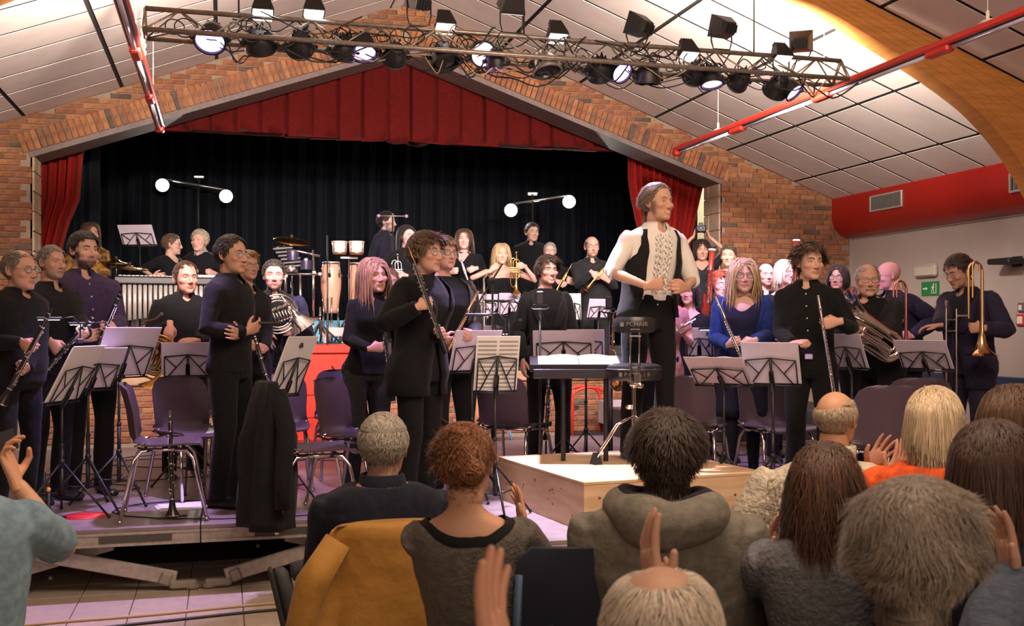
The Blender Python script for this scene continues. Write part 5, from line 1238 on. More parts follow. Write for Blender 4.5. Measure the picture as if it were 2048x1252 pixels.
def mic_stand(u,v,d,z,label,boom=None,condenser=False,col=None):
    P=W(u,v,d); e=empty('microphone_stand',(P[0],P[1],z),-azim(u),label,'microphone stand'); h=P[2]-z; g=MB(); g.rod((0,0,.12),(0,0,h-.12 if condenser else h),.008,8); g.rod((0,0,.12),(0,0,h*.55),.011,8); g.build('pole',black,e)
    for k in range(3):
        a=k*2*PI/3+.9; q=MB(); q.rod((0,0,.16),(.30*math.cos(a),.30*math.sin(a),.012),.008,6); q.ball((.30*math.cos(a),.30*math.sin(a),.014),(.014,.014,.014),6); q.build('leg',black,e)
    if condenser:
        m_=MB(); m_.box((0,0,h-.02),(.055,.03,.095),bev=.008); m_.build('microphone',plasticb,e,sharp=30)
        c=MB(); c.tube([(-.06,0,h-.09),(-.045,-.03,h-.10),(.045,-.03,h-.10),(.06,0,h-.09)],.006,6); c.tube([(-.05,0,h-.07),(.05,0,h-.07)],.006,6); c.box((0,-.0,h-.12),(.03,.03,.05),bev=.005); c.build('shock_mount',black,e,sharp=30)
        b=MB(); b.box((0,-.008,h-.12),(.02,.006,.02)); b.build('badge',silver,e,smooth=False)
    if boom is not None:
        Rz=rotz(azim(u)); Q=Rz@(W(*boom[:2],d-(boom[2] if len(boom)>2 else 0))-np.array([P[0],P[1],z])); b=MB(); a=np.array([0,0,h]); b.rod(a-(Q-a)*.25,Q,.0065,6); b.ball(a,(.02,.02,.022),8); b.build('boom',black,e)
        m_=MB(); dd=nrm(Q-a); m_.rod(Q,Q+dd*.12,.012,8,r2=.016); m_.ball(Q+dd*.13,(.022,.022,.022),10); m_.build('microphone',plasticb,e)
    return e
def clip_lamp(P,yaw,label,leds=True,goose=((0,0,0),(.0,-.02,.10),(-.05,-.05,.15),(-.12,-.06,.14))):
    e=empty('stand_lamp',P,yaw,label,'stand lamp','clip lamps on the music stands'); MB().tube(goose,.005,6).build('gooseneck',black,e); q=np.array(goose[-1],float)
    MB().box(q+[-.07,0,0],(.15,.03,.018),bev=.005).build('lamp_head',black,e,smooth=False); MB().box((0,0,0),(.04,.03,.03),bev=.005).build('clip',black,e,smooth=False)
    if leds: MB().box(q+[-.07,0,-.010],(.12,.02,.003)).build('led_strip',mat('led_blue',(.6,.8,1),.3,emit=(.55,.8,1),es=14),e,smooth=False)
    return e
# ================= MUSICIANS =================
BLK=(.007,.007,.008)
def NK(depth,wid=1.3): return lambda L:~((L[:,1]<.03)&(L[:,2]>-depth+np.abs(L[:,0])*wid))
def inst(key,fn,a,b,label,**k):
    i=PEOPLE[key]; A=W(a[0],a[1],i['d']-a[2]); B=W(b[0],b[1],i['d']-b[2]); return fn(A,B,label,**k)
GREY=(.30,.28,.26); BRN=(.045,.025,.016); DBR=(.022,.014,.010); LBR=(.16,.09,.045); BLD=(.50,.34,.17)
SH=lambda col,**k: dict(dict(col=col,thick=.75,n=520,rad=.36),**k)
# --- left clarinets
person('m1','grey-haired man with dark-rimmed glasses in black shirt holding clarinet, at the far left edge',6.6,.4,32,(40,500,588),yaw=42,hyaw=48,sex='m',build=1.12,belly=.05,skin='b',face=dict(smile=.5,jaw=1.1,cheek=.2),hair=SH((.17,.14,.115),thick=.45,hl=dict(front=7.6,temple=.8,bald=4.5)),glasses=(.01,.01,.01),
  handR=dict(at=(66,697,.30),axis=((103,618,.32),(5,806,.36)),dir=(-.1,-1,.1),palm=(1,0,0)),handL=dict(at=(28,790,.30),axis=((103,618,.32),(5,806,.36))))
inst('m1',clarinet,(104,616,.33),(4,808,.37),'black clarinet of the man with dark-rimmed glasses at the left edge')
person('m2','man with short grey hair and stubble in black shirt, between bespectacled man and bearded man',7.05,.4,98,(104,491,562),yaw=40,hyaw=38,sex='m',build=1.08,belly=.04,skin='b',face=dict(smile=.35,jaw=1.1),hair=SH((.20,.175,.15),thick=.4,hl=dict(front=7.6,temple=.6)),stub=.45,
  handR=dict(at=(122,702,.26),axis=((190,630,.30),(80,755,.30)),dir=(.2,-1,-.1),palm=(1,0,0)),handL=dict(at=(158,668,.30),axis=((190,630,.30),(80,755,.30)),dir=(-.6,-.5,0)))
inst('m2',clarinet,(192,626,.31),(70,765,.30),'clarinet held low by the man with short grey hair and stubble')
person('m3','tall bearded dark-haired man in black shirt coloured violet for the light, holding clarinet',7.35,.4,178,(168,464,543),yaw=18,hyaw=32,sex='m',build=1.05,skin='c',face=dict(smile=.15,brow=.4),hair=SH(DBR,thick=1.1,len=3,comb='fwd',sweep=.8,n=700),beard=.85,
  top=dict(col=(.045,.028,.075),buttons=(.6,.6,.6)),handR=dict(at=(182,672,.26),pose='half',dir=(.7,-.5,.2),palm=(.2,.9,0)),handL=dict(at=(208,655,.28),axis=((242,584,.30),(178,715,.28)),dir=(-.9,-.3,-.1),palm=(0,1,0)))  # violet stage light on the black shirt is put into its colour
inst('m3',clarinet,(243,580,.32),(182,722,.28),'clarinet shining silver-violet before the bearded man')
person('m4','woman with long brown hair in brown-gold patterned top at the back beside left curtain',11.9,ZS,180,(181,445,492),yaw=20,sex='f',skin='b',hair=dict(style='long',comb='part',col=(.10,.05,.025),thick=.9,n=380,len=27,rad=.6,wave=.3),
  top=dict(mat=mat('gold_pattern',(.35,.17,.03),.6,noise=.9,nscale=16,col2=(.04,.02,.01)),collar=False,ease=.03,tight=1.25),handR=dict(at=(160,560,.25),pose='relax',dir=(.2,-1,0)),handL=dict(at=(205,560,.25),pose='relax',dir=(-.2,-1,0)),q=.7)
person('m5','short-haired youth with glasses in black T-shirt behind the vibraphone, looking right',12.4,ZS,342,(345,469,512),yaw=40,hyaw=78,sex='m',build=.85,skin='c',hair=SH((.14,.08,.04),thick=1.0,comb='back'),glasses=(.2,.2,.2),top=dict(collar=False,sleeve=.45,cut=NK(.09)),handR=dict(at=(318,552,.22),pose='relax',dir=(.3,-1,0)),handL=dict(at=(362,549,.25),pose='relax',dir=(-.3,-1,0)))
person('m6','blond youth in black polo shirt with pale collar behind the vibraphone, looking left',12.4,ZS,398,(399,460,506),yaw=-20,hyaw=-30,sex='m',build=.95,skin='c',face=dict(smile=.6),hair=SH((.60,.50,.34),thick=1.2,len=2.6),top=dict(sleeve=.45,colmat=cloth('pale_collar',(.35,.35,.36))),handR=dict(at=(388,545,.25),pose='fist',dir=(.3,-1,0)),handL=dict(at=(418,545,.25),pose='fist',dir=(-.3,-1,0)))
person('m7','man with short receding brown hair in black shirt holding brass French horn',8.2,.4,368,(371,523,592),yaw=12,hyaw=22,sex='m',build=1.08,belly=.03,skin=(.60,.31,.24),face=dict(smile=.05,jaw=1.05),hair=SH((.07,.035,.02),thick=.5,hl=dict(front=7.6,temple=1.5)),
  handR=dict(at=(337,668,.26),pose='half',dir=(-.2,-.4,-1),palm=(.3,1,0)),handL=dict(at=(372,683,.30),pose='half',dir=(-1,-.2,-.1),palm=(0,.6,-.8)))
french_horn(W(312,714,7.80),'golden French horn with its bell towards the left music stands',gold,yaw=R(-15),s=1.12,tilt=.55)
person('m8','dark-haired man in glasses and black shirt standing with arms crossed at the front',6.9,.4,462,(463,471,553),yaw=62,hyaw=52,sex='m',build=1.02,skin='b',face=dict(smile=.35,nose=1.1),hair=SH(DBR,thick=.7,n=800,hl=dict(front=7.4,temple=1.0)),glasses=(.35,.3,.28),
  handR=dict(at=(512,655,.10),pose='relax',dir=(.9,-.4,.35),palm=(-.3,.9,0)),handL=dict(at=(470,668,.24),pose='relax',dir=(-.95,-.2,.1),palm=(0,.9,.2)),poleR=(-.5,.1,-1),poleL=(.7,-.1,-1),stance=.11)
person('m9','light-haired woman with glasses in black, half hidden behind the man with crossed arms',7.75,.4,498,(496,503,563),yaw=35,hyaw=30,sex='f',skin='b',face=dict(smile=.9),hair=SH((.28,.16,.08),thick=1.3,len=4,n=600),glasses=(.1,.08,.08),
  handR=dict(at=(512,690,.25),axis=((512,682,.26),(530,745,.26)),dir=(.2,-1,0)),handL=dict(at=(516,700,.25),axis=((512,682,.26),(530,745,.26))))
inst('m9',clarinet,(508,668,.27),(536,765,.27),'clarinet pointing down between crossed-arms man and silver horn')
person('m10','bearded dark-haired man in navy suit hugging a silver French horn',8.6,.4,552,(548,521,584),yaw=8,hyaw=2,sex='m',build=1.08,skin=(.54,.30,.26),face=dict(smile=.2),hair=SH(DBR,thick=1.1,len=3,comb='back'),beard=.6,top=dict(collar=True),outer=dict(col=(.022,.02,.06),hem=.84),legcol=(.02,.018,.035),
  handR=dict(at=(535,683,.22),pose='relax',dir=(.3,-.3,-.9),palm=(.3,1,0)),handL=dict(at=(576,662,.22),pose='half',dir=(-.8,-.4,0),palm=(-.2,.9,0)))
french_horn(W(556,628,8.33),'silver French horn held upright against the navy suit',silver,yaw=R(10),s=1.05,tilt=-.35)
person('m11','girl with long wavy fair hair in black turtleneck holding a slim woodwind',7.6,.4,735,(748,516,590),yaw=22,hyaw=28,hroll=-4,sex='f',build=.95,skin=(.62,.34,.27),face=dict(smile=.8,cheek=.2),hair=dict(style='long',comb='part',col=(.33,.18,.10),thick=.9,n=950,len=36,rad=.42,wave=.75,part=.5,var=.45),
  top=dict(ztop=1.53,colmat=None,collar=False,ease=.012),handR=dict(at=(764,694,.22),axis=((768,655,.24),(787,802,.24)),dir=(1,-.3,.1),palm=(0,1,0)),handL=dict(rest=True),legcol=(.03,.03,.032))
inst('m11',oboe,(766,640,.24),(786,803,.24),'slim silver-keyed oboe held low by the girl in the turtleneck')
person('m16','person in dark blue almost hidden behind the girl with the slim woodwind',8.35,.4,728,(779,538,590),yaw=20,hyaw=10,sex='f',skin=(.66,.38,.33),face=dict(smile=.5),hair=SH((.3,.18,.1),thick=.8),top=dict(col=(.03,.025,.09),collar=False),legcol=(.03,.025,.09))  # blue light on the dark clothes is put into their colour
person('m12','short-haired woman in rimless glasses and black jacket raising an oboe, front centre-left',6.6,.4,838,(852,465,551),yaw=52,hyaw=52,sex='f',build=1.1,skin='b',face=dict(smile=.7,jaw=1.05),hair=SH((.085,.045,.022),thick=1.3,len=6,comb='fwd',sweep=.3,n=1100,rad=.32,hl=dict(nape=-8.2)),glasses=(.35,.32,.3),
  top=dict(collar=False),outer=dict(col=BLK,lapel=False,hem=.74,ease=.035),handR=dict(at=(858,607,.26),axis=((818,495,.30),(893,706,.30)),dir=(.6,-.3,.8),palm=(1,.3,0)),handL=dict(at=(880,668,.24),axis=((818,495,.30),(893,706,.30)),dir=(-.4,-.8,0)))
inst('m12',oboe,(817,493,.31),(894,708,.30),'black oboe with silver keywork raised by the woman in rimless glasses')
person('m13','woman with short fair hair, glasses and black leather jacket holding a flute',7.35,.4,902,(890,474,543),yaw=22,hyaw=32,sex='f',build=1.08,skin=(.58,.33,.27),face=dict(smile=.6),hair=SH((.25,.16,.09),thick=1.3,len=6,comb='fwd',sweep=-.5,n=900,rad=.34),glasses=(.08,.08,.08),
  top=dict(collar=False,ease=.012),outer=dict(mat=mat('leather',(.03,.03,.033),.38,spec=.5,bump=.2,bscale=20,noise=.2),name='leather_jacket',sleeve=.9,hem=.86,open=lambda z:np.interp(z,[.8,1.1,1.3,1.47],[.55,.5,.55,.8])),
  handR=dict(at=(908,682,.26),pose='half',dir=(.8,-.5,0),palm=(0,.8,.5)),handL=dict(at=(928,668,.28),axis=((957,582,.30),(893,702,.30)),dir=(-.8,-.2,-.5),palm=(0,1,0)))
inst('m13',flute,(957,582,.31),(893,704,.30),'pale gold flute held by the woman in the leather jacket',m=mat('rosegold',(.75,.55,.38),.2,metal=1))
# --- back row, trumpets
person('m14','dark-haired man in black seen in profile behind the cross-shaped microphone bar',13.2,1.39,772,(774,424,468),yaw=60,hyaw=70,sex='m',skin=(.55,.36,.32),hair=SH(DBR,thick=1.2,len=3),beard=.5,top=dict(col=(.018,.016,.03)))
person('m15','woman with long dark hair in black holding a trumpet upright behind the front oboist',11.9,ZS,812,(815,451,496),yaw=25,hyaw=35,sex='f',skin=(.68,.42,.38),face=dict(smile=.5),hair=dict(style='long',comb='back',col=DBR,thick=.8,n=380,len=27,rad=.6,grav=1.2),
  top=dict(collar=False),handR=dict(at=(797,545,.22),axis=((795,506,.24),(800,585,.24)),dir=(.5,-1,.2)),handL=dict(at=(799,552,.22),axis=((795,506,.24),(800,585,.24))))
inst('m15',trumpet,(795,508,.25),(800,590,.25),'upright trumpet of the long-haired woman behind the front oboist',m=silver)
person('m17','smiling woman with long brown hair in black V-neck blouse with silver trumpet',12.3,ZS,935,(928,458,501),yaw=-10,hyaw=0,sex='f',skin=(.72,.42,.36),face=dict(smile=.9,cheek=.2),hair=dict(style='long',comb='part',col=(.09,.045,.025),thick=.7,n=420,len=32,rad=.55,grav=1.2),
  top=dict(collar=False,cut=NK(.14,1.5),ztop=1.49),handR=dict(at=(915,541,.22),axis=((917,503,.28),(945,600,.28)),dir=(.5,-.6,.3)),handL=dict(at=(938,541,.24),axis=((917,503,.28),(945,600,.28)),dir=(-1,-.3,0)))
inst('m17',trumpet,(916,500,.28),(946,603,.28),'silver trumpet held diagonally by the smiling woman in the V-neck',m=silver)
person('m18','blonde woman in strapless black dress with brass trumpet, hand at her neck',12.0,ZS,1008,(1003,487,531),yaw=-5,hyaw=10,sex='f',build=1.12,H=1.62,skin=(.72,.45,.34),hair=dict(style='long',comb='part',col=(.62,.44,.22),thick=.8,n=420,len=27,rad=.55,grav=1.2),
  top=dict(collar=False,sleeve=0,ztop=1.32),legs='skirt',handR=dict(at=(992,532,.20),pose='half',dir=(.7,0,.6),palm=(.3,.9,0)),handL=dict(at=(1036,532,.25),axis=((1033,508,.26),(1032,588,.26)),dir=(-.2,-.3,1),palm=(0,.9,0)),poleR=(-1,-.2,-.4),poleL=(1,-.2,-.5))
inst('m18',trumpet,(1033,504,.27),(1033,588,.27),'brass trumpet held bell-down by the blonde woman')
person('m19','tall dark-haired man in open black shirt standing alone at the back curtain',14.2,1.32,1062,(1064,446,486),yaw=0,hyaw=22,sex='m',build=1.1,skin='c',face=dict(smile=.6),hair=SH(DBR,thick=.9),top=dict(cut=NK(.05,1.2)))
person('m20','grey-haired older man with glasses and trumpet behind the laughing clarinettist',12.6,ZS,1098,(1100,485,522),yaw=5,hyaw=0,sex='m',H=1.7,build=1.08,skin=(.62,.38,.30),hair=SH((.42,.39,.35),thick=.4),glasses=(.2,.18,.18),handR=dict(at=(1128,570,.25),axis=((1143,532,.28),(1113,585,.28))),handL=dict(at=(1136,560,.25),axis=((1143,532,.28),(1113,585,.28)),dir=(-.6,-.6,0)))
inst('m20',trumpet,(1144,528,.28),(1110,590,.28),'trumpet pointing down-left beside the grey-haired older man')
person('m22','balding man with glasses and short beard in black shirt holding a golden trumpet',12.3,ZS,1190,(1184,473,517),yaw=10,hyaw=12,sex='m',H=1.72,build=1.1,belly=.04,skin=(.60,.36,.27),hair=SH((.10,.06,.04),thick=.2,hl=dict(bald=8.5)),beard=.45,glasses=(.1,.1,.1),
  handR=dict(at=(1195,555,.28),axis=((1215,530,.3),(1172,580,.3)),dir=(.9,-.3,0)),handL=dict(at=(1204,551,.28),axis=((1215,530,.3),(1172,580,.3)),dir=(-1,-.2,0)),legcol=(.03,.032,.034),top=dict(col=(.02,.02,.022)))
inst('m22',trumpet,(1222,520,.30),(1172,583,.30),'golden trumpet of the balding man with the short beard')
person('m21','laughing youth with dark collar-length hair in black suit behind the centre music stand',8.6,.4,1098,(1094,512,573),yaw=10,hyaw=28,sex='m',build=.84,skin=(.66,.38,.32),face=dict(smile=1,open=.6,cheek=.2),hair=SH((.05,.028,.018),thick=1.3,len=6,comb='fwd',sweep=.8,n=1000,rad=.34,hl=dict(nape=-9)),top=dict(collar=False),outer=dict(col=(.016,.016,.017),hem=.66,ease=.022),stance=.11)
# --- conductor
person('m23','smiling long-haired conductor in white ruffled shirt and black waistcoat, standing highest at centre-right',7.05,.683,1296,(1316,367,447),yaw=30,hyaw=46,sex='m',build=1.0,skin=(.54,.31,.21),face=dict(smile=1,burns=1,cheek=.15,open=.12),
  hair=dict(style='short',comb='back',col=(.17,.115,.075),thick=.85,n=1500,len=7.5,rad=.28,grav=.35,hl=dict(front=7.4,temple=.8),tail=[(0,8.6,-2),(-.6,10,-6),(-1.2,10.5,-10),(-1.8,10,-15)]),
  top=dict(mat=mat('cloth_white_shirt',(.74,.70,.66),.8,noise=.04,nscale=5,bump=.25,bscale=9,bdist=.02,spec=.2),sleeve=.54,ease=.006,tight=1.02,wr=.005,hem=1.0,buttons=(.6,.55,.5)),
  outer=dict(name='waistcoat',col=(.012,.012,.013),sleeve=0,arm=1,lapel=False,hem=.90,ease=.032,top=1.452,open=lambda z:np.interp(z,[.9,1.0,1.15,1.3,1.47],[.75,.60,.52,.55,.80])),
  handR=dict(at=(1320,568,.30),pose='fist',dir=(.75,-.5,.15),palm=(.2,.95,0)),handL=dict(at=(1358,575,.26),pose='half',dir=(-.9,-.4,.0),palm=(-.2,.95,0)),poleR=(-.9,.15,-.6),poleL=(.9,.5,-.7),vox=.010,stance=.12)
i=PEOPLE['m23']; g=MB(); fg=i['f']; r_=random.Random(2)
for col_ in np.linspace(-.042,.042,4):
    zz=np.linspace(1.05,1.42,50); pts=[]
    for k,z in enumerate(zz):
        y=fg.ring(z,.014,t=np.array([col_*4.6]))[0]; pts.append(y+[.007*math.sin(k*1.3+col_*260),-.006*math.cos(k*1.1+col_*90),0])
    g.tube(pts,.0075,6)
g.build('ruffle',MATS['cloth_white_shirt'],i['root'])
person('m36','flautist in pink top hidden behind the conductor, only arm and flute showing',8.1,.4,1325,(1328,540,600),yaw=15,sex='f',skin=(.70,.38,.36),hair=SH(DBR,thick=.8),top=dict(col=(.5,.22,.26),collar=False,sleeve=.3),handL=dict(at=(1362,655,.22),axis=((1388,640,.24),(1340,668,.24)),dir=(-.3,-.8,.2)),handR=dict(at=(1345,662,.22),axis=((1388,640,.24),(1340,668,.24))))
inst('m36',flute,(1392,638,.25),(1322,678,.25),'silver flute poking out beside the conductor hip')
person('m26','smiling curly dark-haired woman in black top right behind the conductor elbow',8.9,.4,1380,(1377,560,612),yaw=-15,hyaw=-15,H=1.66,sex='f',skin=(.70,.40,.34),face=dict(smile=.9),hair=dict(style='long',comb='part',col=DBR,thick=.8,n=420,len=17,rad=.55,wave=.9),top=dict(collar=False,cut=NK(.10,.9)))
person('m24','curly dark-haired woman in dark dress raising a black camera at the right curtain',12.5,ZS,1403,(1404,480,524),yaw=0,hyaw=5,sex='f',skin='a',face=dict(smile=.4),hair=dict(style='long',comb='part',col=(.03,.014,.010),thick=1.6,n=420,len=16,rad=.6,wave=1.1,var=.4),top=dict(col=(.025,.028,.036),collar=False,sleeve=.55,cut=NK(.12,1.0)),legs='skirt',legcol=(.025,.028,.036),
  handR=dict(at=(1391,459,.14),pose='half',dir=(.3,-.3,1),palm=(.9,0,0)),handL=dict(at=(1414,461,.14),pose='half',dir=(-.4,-.2,1),palm=(-.9,0,0)),poleR=(-1,-.2,-.2),poleL=(1,-.2,-.2))
P=W(1402,458,12.3); e=empty('camera',P,-azim(1402),'black photo camera held up by the woman at the right curtain','camera'); MB().box((0,0,0),(.12,.06,.085),bev=.015).build('camera_body',plasticb,e,sharp=30); MB().lathe([(.03,0),(.036,.02),(.036,.08),(.038,.10),(.028,.10),(.02,.09)],M=axisM((0,-.03,0),(0,-.13,0)),seg=18).build('camera_lens',plasticb,e,sharp=40); MB().box((0,-.01,.055),(.05,.05,.035),bev=.01).build('viewfinder',plasticb,e,sharp=30)
person('m25','short-haired smiling woman in black V-neck standing by the brick wall',10.9,.7,1455,(1457,490,536),yaw=-15,hyaw=-8,sex='f',build=1.05,skin=(.68,.42,.34),face=dict(smile=.9,cheek=.2),hair=SH((.10,.06,.035),thick=1.1,len=3),top=dict(collar=False,cut=NK(.13,1.2)))
person('m27','red-haired person with glasses peeking out behind the blonde flautist',9.2,.4,1440,(1440,543,600),yaw=10,hyaw=25,sex='f',skin=(.64,.34,.28),hair=SH((.33,.07,.03),thick=1.3,len=5,comb='fwd',n=700),glasses=(.3,.1,.1),handR=dict(at=(1415,640,.2),axis=((1423,500,.3),(1412,690,.3))))
inst('m27',bassoon,(1424,499,.30),(1408,712,.34),'red-brown bassoon with white rim left of the blonde flautist')
person('m28','blonde wavy-haired woman in glasses and blue cardigan holding a flute',7.9,.4,1485,(1487,518,590),yaw=-2,hyaw=8,sex='f',build=1.06,skin=(.66,.40,.38),face=dict(smile=.7,cheek=.25),hair=dict(style='long',comb='part',col=(.52,.36,.20),thick=1.2,n=1100,len=32,rad=.45,wave=.9,var=.4),glasses=(.12,.06,.05),
  top=dict(col=(.02,.022,.07),collar=False,cut=NK(.13,.8)),outer=dict(mat=cloth('blue_knit',(.018,.045,.22)),name='cardigan',lapel=False,hem=.80,ease=.022,open=lambda z:np.interp(z,[.8,1.1,1.47],[.7,.6,.9])),legs='skirt',legcol=(.012,.012,.025),
  handR=dict(at=(1478,682,.26),axis=((1432,595,.3),(1486,722,.3)),dir=(.8,-.5,-.2),palm=(0,1,0)),handL=dict(at=(1486,690,.30),axis=((1432,595,.3),(1486,722,.3)),dir=(-1,-.3,0)),shoe=(.01,.01,.01),stance=.075)
inst('m28',flute,(1431,592,.31),(1489,728,.31),'silver flute crossing the blue cardigan of the blonde woman')
person('m29','nearly bald man with goatee in black shirt between two blonde women',9.6,.4,1530,(1532,527,575),yaw=10,hyaw=18,sex='m',build=1.08,skin=(.68,.38,.34),hair=SH((.10,.06,.05),thick=.15,hl=dict(bald=8.5)),beard=.4,face=dict(smile=.3))
person('m30','white-blonde woman with glasses in black sleeveless top, right of the goateed man',9.2,.4,1572,(1572,520,573),yaw=20,hyaw=35,sex='f',build=1.1,skin=(.68,.40,.35),face=dict(smile=.8),hair=dict(style='long',comb='part',col=(.62,.52,.42),thick=1.0,n=500,len=16,rad=.5,grav=1.1),glasses=(.1,.2,.3),top=dict(collar=False,sleeve=0,cut=NK(.08,.5)),
  handL=dict(at=(1592,640,.28),axis=((1593,482,.34),(1588,690,.34)),dir=(-.3,-.9,0)),handR=dict(at=(1585,680,.25),axis=((1593,482,.34),(1588,690,.34))))
inst('m30',bassoon,(1593,480,.36),(1586,690,.38),'red-brown bassoon with white rim directly behind the curly young man')
person('m31','curly-haired young man in black shirt holding a long flute upright',7.3,.4,1622,(1619,488,568),yaw=-6,hyaw=28,sex='m',build=.98,skin=(.60,.35,.26),face=dict(smile=.7,nose=1.1,brow=.38),hair=dict(style='short',comb='crown',cx=1,col=(.10,.055,.03),thick=1.6,n=1000,len=6,rad=.36,wave=.7,grav=.15,hl=dict(front=6.5)),
  top=dict(buttons=(.6,.6,.6),cut=NK(.04,1.0)),handR=dict(at=(1608,684,.28),pose='fist',dir=(.9,-.4,.1),palm=(.1,.3,-.9)),handL=dict(at=(1650,647,.30),axis=((1637,590,.32),(1667,782,.32)),dir=(-.9,-.3,.1),palm=(0,1,0)))
inst('m31',flute,(1636,590,.34),(1668,792,.34),'long silver flute held upright by the curly young man')
g=MB(); p=PEOPLE['m31']['f'].ring(.97,.02)[0]; g.box(p,(.055,.010,.04),bev=.006); g.build('belt_buckle',silver,PEOPLE['m31']['root'],sharp=30)
person('m32','woman with curly dark hair and glasses behind the moustached man',9.3,.4,1676,(1676,530,583),yaw=-10,hyaw=-15,sex='f',skin='b',hair=dict(style='long',comb='part',col=(.03,.018,.012),thick=1.2,n=500,len=16,rad=.5,wave=1.0),glasses=(.05,.05,.05),top=dict(collar=False),handR=dict(at=(1690,650,.25),pose='half',dir=(.5,-.8,0)))
euphonium(W(1712,640,8.3),'silver euphonium with upturned bell in front of the curly dark-haired woman',R(-20),.15,.50,s=.80)
person('m33','heavy man with grey moustache and glasses in black jacket cradling a euphonium',8.05,.4,1745,(1735,528,600),yaw=-12,hyaw=12,sex='m',build=1.22,belly=.12,skin=(.56,.32,.24),face=dict(smile=.5,jaw=1.15,cheek=.4,mous=(.42,.38,.34)),hair=SH((.42,.38,.34),thick=.35,hl=dict(front=8,bald=5.5)),glasses=(.3,.28,.26),
  outer=dict(col=(.012,.012,.014),hem=.66,ease=.035),handR=dict(at=(1706,668,.32),pose='half',dir=(.3,-.7,-.2),palm=(.5,.8,0)),handL=dict(at=(1716,655,.36),pose='half',dir=(-1,-.35,.05),palm=(0,.8,-.3)))
euphonium(W(1742,672,7.66),'large silver euphonium cradled by the man with grey moustache',R(-10),.1,-1.05,s=.98)
person('m34','bald man with glasses in navy jacket turned left, holding a trombone upright',9.1,.4,1812,(1776,524,582),yaw=-62,hyaw=-70,hpitch=8,sex='m',build=1.15,belly=.04,skin=(.64,.33,.33),hair=None,face=dict(smile=.2,jaw=1.1,browc=(.2,.1,.08)),glasses=(.03,.03,.05),outer=dict(col=(.02,.018,.045)),
  handR=dict(at=(1800,650,.2),axis=((1803,560,.25),(1808,690,.25)),dir=(-.2,-.9,0),palm=(.9,.2,0)),handL=dict(at=(1803,672,.25),axis=((1803,560,.25),(1808,690,.25)),dir=(-.5,-.9,0)))
trombone(W(1812,735,8.75),0,'upright trombone in violet light before the bald man',yaw=R(-20),L=.66,m=mat('rose_brass',(.62,.25,.16),.2,metal=1),side=-1)
person('m35','dark-haired man with glasses in dark suit leaning left over a music stand, with trombone',8.0,.4,1938,(1917,510,578),yaw=-38,hyaw=-48,hpitch=22,sex='m',build=1.08,skin=(.48,.27,.20),hair=SH((.035,.022,.016),thick=1.0,len=3,n=700),glasses=(.35,.3,.3),top=dict(col=(.014,.012,.02)),outer=dict(col=(.024,.020,.050),hem=.72,ease=.03),legcol=(.022,.02,.045),
  handR=dict(at=(1848,672,.36),pose='relax',dir=(-.75,-.6,-.1),palm=(0,0,-1)),handL=dict(at=(1946,656,.30),axis=((1950,560,.3),(1952,700,.3)),dir=(-.9,-.3,.1),palm=(0,1,0)))
trombone(W(1964,712,7.62),0,'polished brass trombone with bell down beside the leaning man',yaw=R(-12),L=.62,m=mat('trombone_brass',(.80,.50,.26),.16,metal=1),side=-1)
# ================= STANDS, CHAIRS =================
stand(238,752,7.0,.4,34,'music stand with two stacked lilac sheets left of the golden horn',w=.42,h=.36,tilt=-.5)
stand(176,778,6.7,.4,38,'low tilted music stand before the bearded man',w=.36,h=.30,tilt=-.55)
stand(124,803,6.45,.4,62,'sideways music stand with pale booklet at the left edge of the band',w=.40,h=.38,tilt=-.5,fcol='paper')
stand(376,752,7.55,.4,-2,'upright lilac music stand below the golden horn player',w=.36,h=.24,tilt=-.2)
stand(566,790,6.75,.4,58,'tall music stand with papers right of the crossed-arms man',w=.36,h=.40,tilt=-.4,fcol='paper')
stand(944,742,7.2,.4,22,'lilac music stand tilted right of the woman in leather jacket',w=.34,h=.30,tilt=-.45)
stand(925,726,8.0,.4,15,'further lilac music stand behind the tilted one',w=.40,h=.30,tilt=-.4)
s_,f_=stand(990,782,6.4,.4,14,'music stand carrying big white printed score at centre',w=.27,h=.34,tilt=-.28,flabel='big white printed score with staves hanging from its stand',fcol='paper')
g=MB(); T_=rotx(.28)
for sx in (-.066,.066):
    for k in range(12):
        for q in range(2): g.box((sx,-.001,.315-.026*k-.006*q),(.115,.001,.0022))
g.xform(mat4(T_)); g.build('staves',mat('ink',(.25,.23,.27),.7),f_,smooth=False)
stand(1128,722,7.9,.4,-4,'wide lilac music stand in front of the laughing youth',w=.46,h=.23,tilt=-.25)
stand(1172,718,8.5,.4,-4,'narrower lilac music stand just behind the wide one',w=.30,h=.24,tilt=-.25)
stand(1448,768,6.85,.4,-22,'flat tilted lilac music stand before the blue cardigan',w=.40,h=.26,tilt=-.85)
stand(1546,768,6.75,.4,-12,'large pale music stand between the blue cardigan and the curly young man',w=.36,h=.29,tilt=-.45)
stand(1400,712,8.2,.4,-8,'pale music stand behind the conductor and the bassoon',w=.22,h=.22,tilt=-.25)
stand(1704,736,7.6,.4,-40,'slanted lilac music stand below the large euphonium',w=.30,h=.26,tilt=-.4)
stand(1856,738,7.2,.4,-24,'lilac music stand under the leaning man hand',w=.36,h=.24,tilt=-.65)
stand(966,632,11.9,ZS,8,'pale music stand on the raised stage before the blonde trumpeter',w=.32,h=.25,tilt=-.3)
stand(1018,630,11.9,ZS,8,'second pale music stand on the raised stage before the blonde trumpeter',w=.24,h=.25,tilt=-.3)
stand(1196,636,11.7,ZS,20,'pinkish music stand on the raised stage before the balding trumpeter',w=.26,h=.22,tilt=-.4)
stand(1150,640,12.0,ZS,-5,'white music stand on the raised stage behind the laughing youth',w=.14,h=.30,tilt=-.2,fcol='paper')
chair(330,0,.4,6.5,88,'front left shell chair with violet-lit seat beside the standing clarinet')
